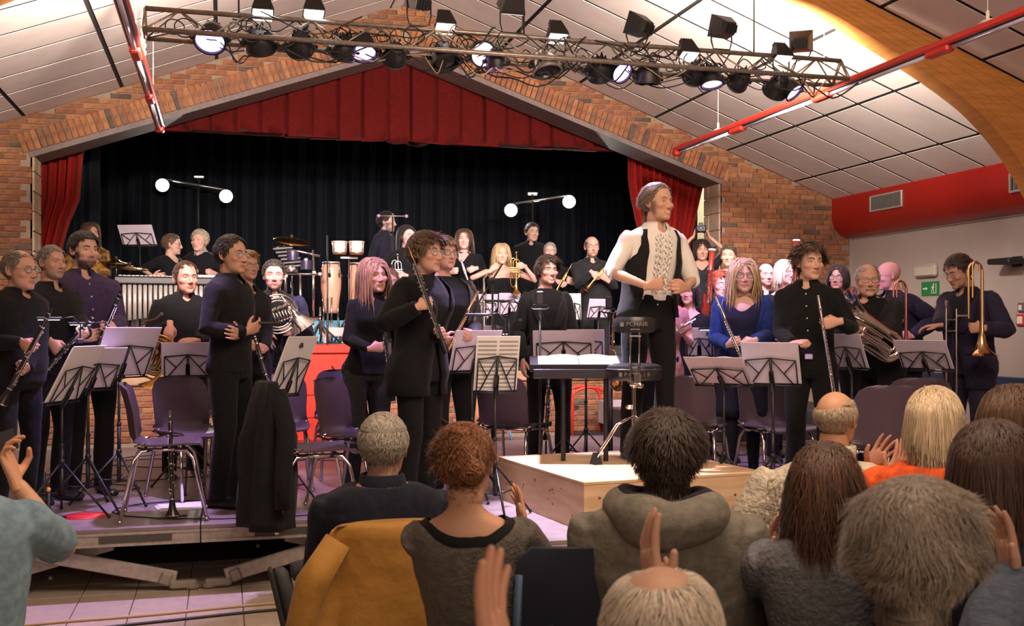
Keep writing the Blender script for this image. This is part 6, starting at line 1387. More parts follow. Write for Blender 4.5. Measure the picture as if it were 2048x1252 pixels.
chair(388,0,.4,7.25,30,'shell chair with tall back left of the crossed-arms man')
chair(558,0,.4,7.65,2,'brightly pink-lit shell chair before the red step unit')
chair(628,0,.4,6.2,100,'shell chair draped with a black coat')
chair(690,0,.4,8.3,10,'dark shell chair behind the turtleneck girl')
chair(712,0,.4,7.0,60,'shell chair with lilac-lit seat behind the grey-haired listener')
chair(1028,0,.4,7.75,150,'dark shell chair beside the laughing youth')
chair(1386,0,.4,7.6,165,'grey shell chair right behind the conductor')
chair(1552,0,.4,7.6,30,'shell chair with pink-lit seat behind the large pale stand')
chair(1762,0,.4,6.35,195,'large dark shell chair behind the bald listener in cream')
chair(1830,0,.4,7.3,190,'violet-lit shell chair below the leaning man stand')
chair(2022,0,.4,6.6,200,'dark shell chair cut by the right picture edge')
chair(466,0,.4,8.8,10,'shell chair hidden behind the crossed-arms man')
# black coat on chair
P=W(628,700,6.2); e=empty('black_coat',(P[0],P[1],.4),R(100)-azim(628),'long black coat hanging over a shell chair back','coat'); g=MB(); rs=[]
for k,z in enumerate(np.linspace(.845,.02,14)):
    t=np.linspace(0,2*PI,30)[:-1]; wx=.20+.05*min(1,k/3)+.01*math.sin(k); dy=.05+.09*min(1,k/5)
    rs.append(np.stack([wx*np.cos(t)*(1+.06*np.sin(5*t+k*.2)),.27+dy*np.sin(t)*(1+.25*np.sin(7*t+k*.3))+.05*(z<.5)*0,np.full(29,z)],-1))
g.rings(rs); g.build('cloth_body',cloth('coatblack',(.010,.010,.011)),e); g=MB(); g.tube([(-.2,.24,.80),(-.26,.20,.6),(-.28,.22,.35),(-.27,.22,.15)],[.05,.055,.05,.045],10); g.build('sleeve',MATS['cloth_coatblack'],e)
# conductor desk
P=W(1160,738,6.95); e=empty('conductor_desk',(P[0],P[1],.4),-azim(1160)+R(3),'wide black conductor desk with white pages lying on it','conductor desk'); h=P[2]-.4; T_=rotx(-1.38)
g=MB(); g.box((0,0,.16),(.66,.014,.42),bev=.004); g.box((0,-.02,-.055),(.66,.05,.012),bev=.003); g.xform(mat4(T_,(0,0,h))); 
g.build('desk_top',mat('desk_black',(.02,.018,.03),.35),e,sharp=30); MB().box((0,-.06,h-.028),(.62,.03,.065),bev=.006).build('front_lip',MATS['desk_black'],e,sharp=30)
for sx in (-.11,.17): MB().rod((sx,0,.02),(sx,0,h-.03),.016,10).box((sx,0,.012),(.05,.45,.022),bev=.006).build('post',black,e,sharp=40)
fe=empty('open_score',(P[0],P[1],P[2]),-azim(1160)+R(3),'open white score lying flat on the conductor desk','sheet music'); g=MB()
for s in (-1,1):
    rs=[]
    for t in np.linspace(0,1,6): x=s*(.003+t*.24); yy=-.012-.012*math.sin(PI*min(1,t*1.3)); rs.append([(x*1.12,yy,-.035),(x*1.12,yy,.35),(x*1.12,yy+.005,.35),(x*1.12,yy+.005,-.035)])
    g=MB().rings(rs); g.xform(mat4(T_)); g.build('page',paper,fe)
# drum throne of the conductor
seatm=mat('vinyl',(.022,.021,.024),.3,spec=.5,bump=.1,bscale=60); P=WG(1268,925,.683); dth=(CAMH-.683)*F/(925-HZ)
e=empty('drum_throne',P,-azim(1268)+R(2),'black round stool with padded backrest and chrome legs on the podium','stool')
hz=lambda v: CAMH+dth*(HZ-v)/F-.683
zs=hz(745); MB().lathe([(.01,zs-.05),(.165,zs-.048),(.178,zs-.03),(.180,zs+.02),(.172,zs+.045),(.14,zs+.058),(.01,zs+.062)],seg=36).build('seat',seatm,e,sharp=50)
MB().lathe([(.179,zs+.017),(.184,zs+.022),(.179,zs+.027)],seg=36).build('piping',mat('vinyl_edge',(.05,.048,.055),.3),e)
zb_=hz(650); g=MB(); rs=[]
for x in np.linspace(-.135,.135,9):
    y=-.175+.06*(x/.135)**2; hh=.050-(.012 if abs(x)>.12 else 0); rs.append([(x,y+.028*math.cos(t),zb_+hh*max(-1,min(1,1.35*math.sin(t)))) for t in np.linspace(0,2*PI,15)[:-1]])
g.rings(rs); g.build('backrest',seatm,e,sharp=60)
g=MB()
for sx in (-.028,.028): g.tube([(sx,-.19,zb_-.05),(sx,-.19,zs+.0),(sx,-.185,zs-.06)],.006,8)
g.box((0,-.19,zs+.06-.12),(.075,.03,.03),bev=.004); g.box((0,-.195,zb_-.07),(.075,.012,.012),bev=.002); g.box((0.01,-.19,zs-.03),(.05,.035,.07),bev=.006); g.ball((.03,-.215,zs-.075),(.025,.015,.018),8); g.build('backrest_bracket',chrome,e,sharp=40)
g=MB(); g.rod((0,0,.20),(0,0,zs-.05),.0145,14); g.rod((0,0,.10),(0,0,.34),.019,14); g.lathe([(.019,zs-.10),(.04,zs-.07),(.055,zs-.05)],seg=16); g.ball((-.03,0,.36),(.03,.02,.02),8); g.build('post',chrome,e,sharp=40)
for k in range(3):
    a=R(205+k*120); c,s=math.cos(a),math.sin(a); g=MB(); 
    for o_ in (-.016,.016): q=np.array([-s,c,0])*o_; g.tube([np.array([.02*c,.02*s,.30])+q,np.array([.12*c,.12*s,.25])+q,np.array([.27*c,.27*s,.045])+q],.007,8)
    g.build('leg',chrome,e); f=MB(); f.rings([[(.27*c-s*w_+c*l_,.27*s+c*w_+s*l_,z_) for w_,l_ in ((-b_,-b_),(b_,-b_),(b_,b_),(-b_,b_))] for z_,b_ in ((0.001,.030),(.02,.028),(.075,.016))]); f.build('rubber_foot',plasticb,e,smooth=False)
def text(parent,body,loc,size,m,rx=PI/2,rz=0,name='lettering',al='CENTER',depth=.0008):
    cu=bpy.data.curves.new(name,'FONT'); cu.body=body; cu.size=size; cu.extrude=depth; cu.align_x=al; cu.align_y='CENTER'; cu.resolution_u=2
    t=bpy.data.objects.new('t',cu); _tmp.collection.objects.link(t); _tmp.view_layers[0].update(); me=bpy.data.meshes.new_from_object(t.evaluated_get(_tmp.view_layers[0].depsgraph)); bpy.data.objects.remove(t)
    me.materials.clear(); me.materials.append(m); o=bpy.data.objects.new(name,me); COL.objects.link(o); o.location=loc; o.rotation_euler=(rx,0,rz); o.parent=parent; return o
lt=mat('letter_grey',(.20,.19,.18),.5)
text(e,'PCHAIR',(.012,-.2065,zb_+.004),.040,lt); MB().box((-.083,-.2065,zb_+.003),(.022,.002,.026)).build('emblem',lt,e,smooth=False)
mk=MB()
for k_ in range(5): mk.box((-.024+.012*k_,-.2065,zb_-.028),(.009,.0015,.008))
mk.build('small_mark',lt,e,smooth=False)
for ch,a_ in zip('PCHAIR',np.linspace(-.33,.50,6)): text(e,ch,(.1815*math.sin(a_),-.1815*math.cos(a_),zs-.008),.036,lt,rz=a_)
a_=-.52; MB().box((.1815*math.sin(a_),-.1815*math.cos(a_),zs-.008),(.022,.002,.026),Rm=rotz(a_)).build('emblem',lt,e,smooth=False)
# microphones etc
mic_stand(1080,590,7.3,.4,'studio condenser microphone before the laughing youth',condenser=True)
mic_stand(1218,600,8.3,.4,'studio condenser microphone left of the conductor',condenser=True)
mic_stand(985,560,7.9,.4,'boom stand reaching over the centre music stands',boom=(905,690,.1))
mic_stand(655,470,10.9,1.07,'thin microphone stand rising in front of the congas')
e=mic_stand(785,432,12.6,1.39,'tall stand with cross-shaped stereo microphone bar at the back'); q=e
hh=W(785,432,12.6)[2]-1.39; MB().rod((-.16,0,hh),(.16,0,hh),.009,8).rod((0,-.13,hh+.01),(0,.13,hh+.01),.009,8).build('cross_bar',grey,q)
for sx in (-1,1): MB().ball((sx*.165,0,hh),(.022,.022,.022),8).build('microphone_head',LPK if False else mat('pinkcap',(.5,.25,.45),.3),q)
for P_,y_,lb in ((W(160,682,6.6),.3,'clip lamp glowing pale blue before the bearded man belt'),(W(222,690,6.9),.2,'clip lamp with blue dots left of the tall lilac stand')): clip_lamp(P_,y_,lb)
clip_lamp(W(600,690,6.7),.1,'dark gooseneck clip lamp above the papers by the red step unit',leds=False)
clip_lamp(W(1010,672,7.0),-.2,'dark clip lamp on the centre lilac stand',leds=False); clip_lamp(W(1040,640,7.9),-.2,'upper dark gooseneck lamp behind the centre score',leds=False)
clip_lamp(W(298,478,12.0),.1,'small white-blue glowing lamp on the percussion music stand',goose=((0,0,-.2),(0,0,.0),(-.05,-.02,.05),(-.08,-.03,.04)))
o=clip_lamp(W(1418,668,8.0),.1,'bright bluish clip lamp beside the bassoon',goose=((0,0,-.1),(0,-.02,.02),(.02,-.04,.05),(.03,-.05,.04)))
# standing clarinet on peg (front left)
Pf=WG(345,1036,.4); a=Pf+np.array([0,0,.015]); Pt=W(340,820,(CAMH-.4)*F/(1036-HZ)); clarinet(Pt+[0,0,0],a+np.array([0,0,.0]),'black clarinet standing upright on its bell at the platform edge',bell=.042)
e=empty('instrument_peg',Pf,0,'small black peg base under the standing clarinet','instrument stand'); 
for k in range(4): MB().rod((0,0,.01),(.09*math.cos(k*PI/2+.4),.09*math.sin(k*PI/2+.4),.006),.005,6).build('leg',black,e)
MB().rod((0,0,.005),(0,0,.03),.008,8).build('peg',black,e)
# clarinet hanging before the laughing youth's legs
clarinet(W(1098,745,7.9),W(1092,880,7.9),'silver-keyed clarinet standing upside before the laughing youth legs'); Pq=W(1092,882,7.9); e=empty('instrument_peg',(Pq[0],Pq[1],.4),0,'small peg stand under the clarinet at the laughing youth legs','instrument stand'); MB().rod((0,0,0),(0,0,Pq[2]-.4),.008,8).build('peg',black,e)
for k in range(3): MB().rod((0,0,.06),(.13*math.cos(k*2.1),.13*math.sin(k*2.1),.006),.006,6).build('leg',black,e)
# double peg with orange tips front left
for (u,v,h_,lb) in ((97,1040,.17,'little black tripod peg with orange tip, nearest the platform edge'),(88,1005,.20,'little black tripod peg with orange tip behind the nearest one')):
    Pq=WG(u,v,.4); e=empty('instrument_peg',Pq,0,lb,'instrument stand')
    for k in range(4): MB().tube([(0,0,.05),(.06*math.cos(k*1.57+.3),.06*math.sin(k*1.57+.3),.02),(.10*math.cos(k*1.57+.3),.10*math.sin(k*1.57+.3),.006)],.006,6).build('leg',black,e)
    MB().lathe([(.02,.03),(.014,.07),(.011,h_)],seg=10).build('peg',black,e); MB().ball((0,0,h_+.012),(.014,.014,.016),10).build('tip',mat('orange_tip',(.75,.35,.04),.4),e)
o=MB().lathe([(.005,.0),(.135,.0),(.135,.004),(.005,.004)],seg=32).build('floor_marker',mat('red_disc',(.60,.03,.03),.5)); o.location=WG(172,1032,.4); tag(o,'flat round red floor marker on the left platform','marker')
for (u,v,w_,l_,rz_,lb) in ((362,1015,.30,.21,.2,'white sheets lying on the platform beneath the front left chair'),(1030,992,.22,.16,.1,'white booklet with red edge on the platform left of the podium'),(520,965,.20,.14,.3,'red and white booklet on the platform under the music stand')):
    Pq=WG(u,v,.4); e=empty('paper_stack',Pq,rz_,lb,'papers')
    for k in range(3): MB().box((.01*k,.008*k,.003+.004*k),(w_,l_,.003)).build('sheet',paper if k!=0 or 'red' not in lb else mat('red_edge',(.6,.05,.04),.5),e,smooth=False)
# turquoise bottle
Pq=WG(549,945,.4); e=empty('water_bottle',Pq,0,'turquoise plastic water bottle on the platform beneath the music stand','bottle'); MB().lathe([(.032,0),(.036,.01),(.036,.15),(.03,.19),(.014,.225),(.014,.24)],seg=18).build('bottle_body',mat('turq',(.10,.45,.45),.25,spec=.6),e); MB().lathe([(.015,.235),(.016,.24),(.016,.265),(.004,.268)],seg=14).build('cap',mat('turq_cap',(.3,.75,.75),.4),e)
# emergency light, exit sign, wall things
def on_wall(u,v): 
    t=math.tan(azim(u)); Y=XR/t; return WY(u,v,Y)
P=on_wall(1857,541); e=empty('emergency_light',(XR,P[1],P[2]),0,'white box emergency lamp above the green exit sign','emergency lamp'); MB().box((-.035,0,0),(.06,.36,.14),bev=.02).build('lamp_body',mat('ivory_plastic',(.50,.46,.40),.4),e,sharp=40); MB().box((-.066,0,-.01),(.008,.30,.09),bev=.003).build('diffuser',mat('diffuser',(.60,.57,.50),.3),e,smooth=False)
P=on_wall(1862,577); e=empty('exit_sign',(XR,P[1],P[2]),0,'green emergency exit sign with white running figure and arrow','sign'); MB().box((-.008,0,0),(.012,.29,.15)).build('sign_board',mat('exit_green',(.01,.22,.07),.4),e,smooth=False)
wf=mat('sign_white',(.8,.8,.75),.5); g=MB(); x=-.0155
def flat(pts): g.rings([[(x,-p[0],p[1]) for p in pts],[(x-.002,-p[0],p[1]) for p in pts]])
flat([(-.115,-.008),(-.06,-.008),(-.06,-.018),(-.035,0),(-.06,.018),(-.06,.008),(-.115,.008)])
flat([(.02,-.055),(.11,-.055),(.11,-.048),(.02,-.048)]); flat([(.10,-.05),(.11,-.05),(.11,.055),(.10,.055)])
g.ball((x,-.062,.042),(.002,.012,.012),10); g.tube([(x,-.058,.028),(x,-.05,-.005)],.008,5); g.tube([(x,-.05,-.005),(x,-.068,-.022),(x,-.06,-.045)],.005,5); g.tube([(x,-.05,-.005),(x,-.03,-.025),(x,-.022,-.04)],.005,5); g.tube([(x,-.056,.02),(x,-.035,.018),(x,-.03,.002)],.004,5); g.tube([(x,-.058,.02),(x,-.075,.005)],.004,5); g.build('pictogram',wf,e,smooth=False)
P=on_wall(2036,523); e=empty('wall_speaker_bracket',(XR,P[1],P[2]),0,'black horizontal bar fixed to the white wall at the right edge','wall bracket'); MB().box((-.12,0,0),(.24,.30,.055),bev=.012).build('bar',black,e,sharp=30); MB().box((-.01,0,0),(.02,.12,.1)).build('plate',black,e,smooth=False)
P=on_wall(2044,615); e=empty('wall_switch',(XR,P[1],P[2]),0,'small dark switch plate on the white wall','switch'); MB().box((-.01,0,0),(.02,.08,.09),bev=.005).build('plate',mat('switch_grey',(.12,.11,.12),.4),e,sharp=30); MB().box((-.022,0,0),(.006,.04,.05)).build('button',wf,e,smooth=False)
P=on_wall(2045,640); e=empty('fire_call_point',(XR,P[1],P[2]),0,'small red-framed fire call point below the switch','call point'); MB().box((-.015,0,0),(.03,.11,.11),bev=.006).build('case',mat('red_case',(.6,.03,.03),.4),e,sharp=30); MB().box((-.032,0,0),(.006,.07,.07)).build('pane',wf,e,smooth=False)
# back lamps on T stands
BL=mat('lens_back',(1,.97,.9),.3,emit=(1,.96,.88),es=70)
def tlamp(uc,vc,ends,ub,label):
    d=14.45; C=W(uc,vc,d); e=empty('lamp_stand',(C[0],C[1],ZS),-azim(uc),label,'lamp stand'); h=C[2]-ZS; Rz=rotz(azim(uc)); MB().rod((0,0,.25),(0,0,h),.016,8).build('pole',black,e)
    for k in range(3): MB().rod((0,0,.5),(.45*math.cos(k*2.1),.45*math.sin(k*2.1),.02),.012,6).build('leg',black,e)
    pts=[Rz@(W(u,v-12,d)-np.array([C[0],C[1],ZS])) for u,v in ends]; MB().rod(pts[0],pts[1],.016,8).build('cross_bar',grey,e)
    MB().box((0,0,h+.02),(.14,.05,.04),bev=.01).build('clamp',grey,e,sharp=30)
    for p in pts:
        q=p+np.array([0,0,-.085]); aim=nrm(np.array([0,-1,-.12])); M=axisM(q,q+aim); h_=MB().lathe([(.03,-.12),(.07,-.09),(.085,.0),(.095,.04),(.088,.04),(.08,.02)],M,18); h_.rod(p,q,.01,6); h_.build('housing',black,e,sharp=40)
        MB().lathe([(.086,.025),(.05,.032),(.002,.034)],M,18).build('lens',BL,e)
tlamp(398,357,((325,370),(452,392)),380,'T-shaped lamp stand with two glaring lamps at the left back')
tlamp(1065,390,((1138,403),(1022,420)),1088,'T-shaped lamp stand with two glaring lamps at the right back')
# ================= PERCUSSION =================
wood_=mat('conga_wood',(.66,.36,.24),.35,noise=.12,nscale=6,stretch=(6,6,1)); skinh=mat('drum_skin',(.75,.66,.55),.6)
def conga(u,vb,vt,d,label,sc=1,straps=True):
    a=W(u,vb,d); b=W(u,vt,d); h=b[2]-a[2]; e=empty('conga',a,0,label,'conga drum','conga drums'); r=h*.19*sc
    MB().lathe([(r*.60,0),(r*.72,h*.1),(r*1.0,h*.45),(r*1.04,h*.6),(r*.92,h*.85),(r*.84,h*.96)],seg=26).build('shell',wood_,e); MB().lathe([(r*.88,h*.93),(r*.92,h*.955),(r*.90,h*.97)],seg=26).build('rim',chrome,e); MB().lathe([(r*.86,h*.96),(r*.84,h*.98),(.01,h*.985)],seg=26).build('head',skinh,e)
    for k in range(6): a_=k*PI/3+.3; g=MB(); g.rod((r*.95*math.cos(a_),r*.95*math.sin(a_),h*.95),(r*1.03*math.cos(a_),r*1.03*math.sin(a_),h*.72),.006,5); g.box((r*1.05*math.cos(a_),r*1.05*math.sin(a_),h*.72),(.03,.03,.05),bev=.005); g.build('tuning_lug',chrome,e)
    f=MB(); 
    for k in range(3): a_=k*2.09+.5; f.tube([(r*.9*math.cos(a_),r*.9*math.sin(a_),h*.3),(r*.8*math.cos(a_),r*.8*math.sin(a_),.0),(r*1.2*math.cos(a_),r*1.2*math.sin(a_),1.40-a[2])],.012,6)
    f.build('basket_stand',chrome,e); return e
conga(662,626,522,11.85,'left pale wooden conga drum on the riser'); conga(716,626,524,12.2,'right conga drum partly behind the turtleneck girl')
for u,lb in ((679,'left small pale bongo on the tall stand'),(713,'right small pale bongo on the tall stand')):
    a=W(u,509,11.9); e=empty('bongo',a,0,lb,'bongo drum','bongo drums'); MB().lathe([(.072,0),(.078,.03),(.082,.09),(.085,.14)],seg=22).build('shell',mat('bongo_shell',(.78,.60,.55),.35),e); MB().lathe([(.072,-.002),(.075,.0),(.077,.025),(.074,.03)],seg=22).build('bottom_ring',mat('copper',(.45,.18,.08),.3,metal=.6),e); MB().lathe([(.088,.13),(.09,.14),(.085,.148),(.01,.15)],seg=22).build('head',skinh,e); g=MB()
    for k in range(4): c,s=math.cos(k*1.57+.7),math.sin(k*1.57+.7); g.rod((.09*c,.09*s,.14),(.085*c,.085*s,.0),.005,5)
    g.build('tension_rods',chrome,e)
a=W(698,512,12.0); e=empty('percussion_stand',(a[0],a[1],1.39),0,'chrome stand between the two congas holding the bongos','stand'); h=a[2]-1.39; MB().rod((0,0,.05),(0,0,h),.014,8).box((0,0,h-.02),(.20,.03,.03),bev=.005).build('post',chrome,e,sharp=40)
for k in range(3): MB().rod((0,0,.35),(.28*math.cos(k*2.1),.28*math.sin(k*2.1),.01),.011,6).build('leg',chrome,e)
def cymbal(u,v,d,r,tilt,label,zb,top=True,m=None):
    P=W(u,v,d); e=empty('cymbal',(P[0],P[1],zb),0,label,'cymbal'); h=P[2]-zb; M=mat4(rotx(tilt)@roty(.1),(0,0,h)); MB().lathe([(.01,.030),(.03,.028),(.045,.016),(r*.6,.006),(r,-.006),(r,-.009),(r*.6,.002),(.04,.010)],M,36).build('disc',m or mat('cymbal_bronze',(.72,.45,.14),.25,metal=1),e); MB().rod((0,0,.3),(0,0,h+.05),.009,8).rod((0,0,.05),(0,0,h*.6),.013,8).build('pole',chrome,e); MB().ball((0,0,h+.05),(.02,.02,.02),8).build('felt',black,e)
    for k in range(3): MB().rod((0,0,.42),(.30*math.cos(k*2.1+.3),.30*math.sin(k*2.1+.3),.01),.009,6).build('leg',chrome,e)
cymbal(584,481,11.6,.20,.30,'large tilted bronze cymbal above the drum kit',1.39); cymbal(586,478,11.62,.19,.25,'second bronze cymbal resting just above the large one',1.39) if False else None
cymbal(260,536,11.6,.20,.10,'thin dark cymbal left of the vibraphone',ZS); cymbal(232,524,11.9,.16,.12,'small cymbal nearest the patterned top woman',ZS)
# timbales / toms frame beside cymbal
e=empty('bar_chimes_frame',(*W(600,560,11.5)[:2],1.39),-azim(600),'chrome percussion frame with dark temple blocks and clamps left of the congas','percussion rack'); o0=np.array([*W(600,560,11.5)[:2],1.39]); Rz=rotz(azim(600)); L_=lambda u,v:Rz@(W(u,v,11.5)-o0)
g=MB()
for u0,v0,u1,v1 in ((570,490,572,640),(627,500,626,650),(548,492,640,512),(565,548,640,548),(600,548,602,640)): g.rod(L_(u0,v0),L_(u1,v1),.014,8)
g.build('tube_frame',chrome,e)
for u,v in ((570,535),(628,545),(572,552),(640,548),(556,497),(612,520)): q=MB(); q.box(L_(u,v),(.05,.05,.045),bev=.01); q.build('clamp',chrome,e,sharp=40)
for i_ in range(6): q=MB(); c=L_(566+i_*5,497+i_*7); q.box(c+np.array([0,-.02,0]),(.22,.05,.028),Rm=roty(-.1),bev=.008); q.build('temple_block',mat('blockblack',(.04,.035,.03),.4),e,sharp=40)
for u,v,r_ in ((585,512,.07),(612,530,.06)): q=MB(); c=L_(u,v); q.lathe([(r_,-.05),(r_*1.02,0),(r_,.05),(.01,.052)],mat4(np.eye(3),c),18); q.build('small_drum',mat('drumdark',(.04,.03,.07),.3),e,sharp=40)
q=MB(); q.lathe([(.07,-.04),(.075,.0),(.06,.04),(.01,.045)],mat4(np.eye(3),L_(582,538)),18); q.build('cowbell_drum',chrome,e,sharp=40)
# drum low stuff
e=empty('wooden_bench_drum',W(668,664,11.7),-azim(668),'pale wooden box seat standing beneath the left conga','box seat'); MB().box((0,0,.0),(.26,.22,.10),bev=.01).build('box_body',mat('palewood',(.62,.45,.40),.5),e,sharp=30); h=W(668,664,11.7)[2]-1.39
for sx in (-1,1): MB().box((sx*.10,0,-h/2-.02),(.03,.2,h-.05)).build('leg',MATS['palewood'],e,smooth=False)
e=empty('snare_stand',(*W(640,690,11.5)[:2],1.39),0,'tangle of chrome stand legs at the edge of the drum riser','stand')
for k in range(6):
    a_=k*1.05; MB().rod((0,0,.22),(.22*math.cos(a_),.14*math.sin(a_),.01),.010,6).build('leg',chrome if k%2 else black,e)
MB().rod((0,0,.1),(0,0,.4),.012,6).build('post',chrome,e)
# light blue cloth box behind congas
o=MB().box((0,0,.13),(.62,.12,.26),bev=.01).build('blue_case',mat('lightblue',(.12,.45,.62),.5),sharp=30); o.location=(*W(670,680,12.3)[:2],1.39); tag(o,'light blue case standing behind the conga stands','case')
# vibraphone
P=W(345,560,11.55); e=empty('vibraphone',(P[0],P[1],ZS),-azim(345)+R(4),'long vibraphone with silver resonator tubes at the left of the raised stage','vibraphone'); h=P[2]-ZS
MB().box((0,0,h+.0),(1.15,.5,.04),bev=.012).box((0,-.25,h-.02),(1.2,.03,.07),bev=.008).build('frame',mat('vib_frame',(.05,.045,.045),.35),e,sharp=30)
for k in range(26): MB().box((-.54+k*.043,-.03+.0*k,h+.032),(.036,.34-.005*k,.010),bev=.002).build('tone_bar',mat('bar_silver',(.45,.42,.42),.3,metal=.7),e,smooth=False)
for k in range(20): L__=.40-.008*k; MB().rod((-.50+k*.052,-.20,h-.05),(-.50+k*.052,-.20,h-.05-L__),.021,12).build('resonator',mat('reson',(.62,.58,.52),.3,metal=.4),e)
for sx in (-1,1): MB().box((sx*.57,0,(h-.03)/2),(.04,.42,h-.03),bev=.008).build('side_frame',mat('vibwood',(.25,.12,.06),.4),e,sharp=30)
MB().box((0,0,.12),(1.1,.05,.05),bev=.008).build('cross_beam',MATS['vib_frame'],e,sharp=30)
P=W(428,560,11.9); e=empty('glockenspiel',(P[0],P[1],ZS),-azim(428),'white-fronted glockenspiel table beside the vibraphone','glockenspiel'); h=P[2]-ZS; MB().box((0,0,h-.08),(.5,.3,.26),bev=.01).build('case',mat('white_case',(.62,.60,.64),.5),e,sharp=30); MB().box((0,0,(h-.2)/2),(.4,.05,h-.2)).build('leg',black,e,smooth=False)
stand(280,490,11.9,ZS,-25,'black music stand on the raised stage left of the percussion youths',w=.4,h=.25,tilt=-.6,fcol='folder')
o=MB().rings([[(0,0,0),(.9,0,0),(.9,.3,0),(0,.3,0)],[(.08,.1,.34),(.5,.1,.42),(.5,.3,.42),(.08,.3,.34)]]).build('covered_drum',mat('grey_cover',(.42,.40,.37),.8),smooth=False); o.location=W(222,560,12.4); o.location.z=1.35; tag(o,'grey cloth-covered instrument under the small cymbal','covered instrument')
o=MB().box((.45,.15,.14),(.86,.28,.28)).build('instrument_case',plasticb,smooth=False); o.location=W(222,560,12.4); o.location.z=ZS; tag(o,'black case carrying the grey covered instrument','case')
# blue rimmed drum + red tube cart
P=WG(980,882,.4); dd=(CAMH-.4)*F/(882-HZ); e=empty('floor_drum',P,0,'copper-orange floor drum with light blue rim before the brick stage front','drum'); MB().lathe([(.20,.12),(.23,.25),(.235,.48)],seg=30).build('shell',mat('drum_orange',(.62,.28,.16),.4,noise=.2),e); MB().lathe([(.24,.46),(.25,.47),(.25,.52),(.24,.53),(.01,.535)],seg=30).build('rim',mat('rim_blue',(.16,.42,.65),.4),e)
for k in range(3): MB().rod((.2*math.cos(k*2.1),.2*math.sin(k*2.1),.14),(.23*math.cos(k*2.1),.23*math.sin(k*2.1),.0),.012,6).build('leg',MATS['rim_blue'],e)
P=WG(1190,868,.4); e=empty('tube_trolley',P,0,'trolley of bright red curved tubes before the brick stage front','trolley')
for y_ in (-.12,.12): MB().tube([(-.30,y_,.0),(-.30,y_,.42)]+[(-.10-.2*math.cos(t),y_,.42+.10*math.sin(t)) for t in np.linspace(.3,PI-.3,7)]+[(.10,y_,.42),(.10,y_,.0)],.016,8).build('red_tube',redp,e)
MB().tube([(.12,0,.42)]+[(.3-.18*math.cos(t),0,.42+.12*math.sin(t)) for t in np.linspace(.2,PI-.2,7)]+[(.48,0,.40),(.48,0,0)],.016,8).build('red_tube',redp,e)
MB().box((.2,.0,.24),(.26,.2,.26),bev=.01).build('grey_box',mat('pinkgrey',(.45,.38,.40),.6),e,sharp=30); MB().box((0,0,.012),(.7,.26,.02)).build('base',black,e,smooth=False)
sx_=sax(W(1226,735,8.6)+np.array([0,0,-.12]),'gold saxophone standing left of the conductor legs',R(-60),s=.85); Pq=W(1226,735,8.6); e=empty('instrument_stand',(Pq[0],Pq[1],.4),0,'black floor stand carrying the gold saxophone','instrument stand'); MB().rod((0,.03,.0),(0,.03,Pq[2]-.4-.12),.010,8).build('post',black,e)
for k in range(3): MB().rod((0,.03,.12),(.2*math.cos(k*2.1),.2*math.sin(k*2.1)+.03,.008),.008,6).build('leg',black,e)
sax(W(968,640,8.4)+np.array([0,0,-.25]),'silver saxophone neck and body behind the flute of the leather-jacket woman',R(-20),s=.9,m=silver); Pq=W(968,640,8.4); e=empty('instrument_stand',(Pq[0],Pq[1],.4),0,'black floor stand carrying the silver saxophone','instrument stand'); MB().rod((0,.03,.0),(0,.03,Pq[2]-.4-.30),.010,8).build('post',black,e)
for k in range(3): MB().rod((0,.03,.12),(.2*math.cos(k*2.1),.2*math.sin(k*2.1)+.03,.008),.008,6).build('leg',black,e)
# cables on floor
for pts,lb,m_ in (([(-2.2,6.1),(-1.2,5.95),(-.4,6.02),(.5,6.10),(1.0,6.15)],'pale cable lying on the tiles under the platform',MATS['cable_tan']),([(-2.2,5.85),(-1.0,5.72),(-.2,5.90),(.6,5.95),(1.2,6.1)],'black cable lying on the tiles under the platform',MATS['cable_black'])):
    xx=np.linspace(0,1,40); p=np.array(pts); t=np.linspace(0,1,len(p)); X=np.interp(xx,t,p[:,0]);Y=np.interp(xx,t,p[:,1])+.02*np.sin(xx*22); Y=np.convolve(np.pad(Y,3,'edge'),np.ones(7)/7,'valid'); o=MB().tube(np.stack([X,Y,np.full(40,.010)],-1),.008,6).build('floor_cable',m_); tag(o,lb,'cable')
cb=MB(); r=random.Random(8)
for k in range(16):
    x=r.uniform(-1.6,5); y=r.uniform(7.2,10); a_=r.uniform(0,6); cb.tube([(x+.12*i_*math.cos(a_+i_*.35),y+.12*i_*math.sin(a_+i_*.35)*.6,.407) for i_ in range(12)],.0045,5)
o=cb.build('platform_cables',MATS['cable_black']); tag(o,'thin black cables strewn over the platform floor','cables',kind='stuff')
# ================= AUDIENCE =================
blu=mat('chair_blue',(.045,.085,.15),.45); navy=mat('seat_navy',(.012,.016,.035),.8)
def make_aud(loc,rz,label):
    e=empty('hall_chair',loc,rz,label,'chair','dark blue hall chairs of the audience')
    g=MB(); g.box((0,-.02,.33),(.44,.44,.045),bev=.018); g.build('seat',navy,e,sharp=40)
    rs=[]
    for z,wd in ((.50,.20),(.52,.215),(.62,.22),(.74,.22),(.80,.205),(.83,.17)):
        t=np.linspace(-1,1,9); a=np.stack([t*wd,.235+.08*(z-.5)-.035*t**2,np.full(9,z)],-1); rs.append(np.concatenate([a,(a+[0,.022,0])[::-1]]))
    MB().rings(rs).build('backrest',navy,e,sharp=50)
    for sx in (-1,1):
        MB().tube([(sx*.215,.20,.0),(sx*.215,.205,.33),(sx*.215,.225,.52),(sx*.205,.24,.76)],.014,6).build('rear_leg',blu,e); MB().tube([(sx*.215,-.22,.0),(sx*.215,-.22,.32)],.014,6).build('front_leg',blu,e); MB().box((sx*.215,-.01,.315),(.028,.44,.03),bev=.005).build('side_rail',blu,e,sharp=40)
    return e
AC=None
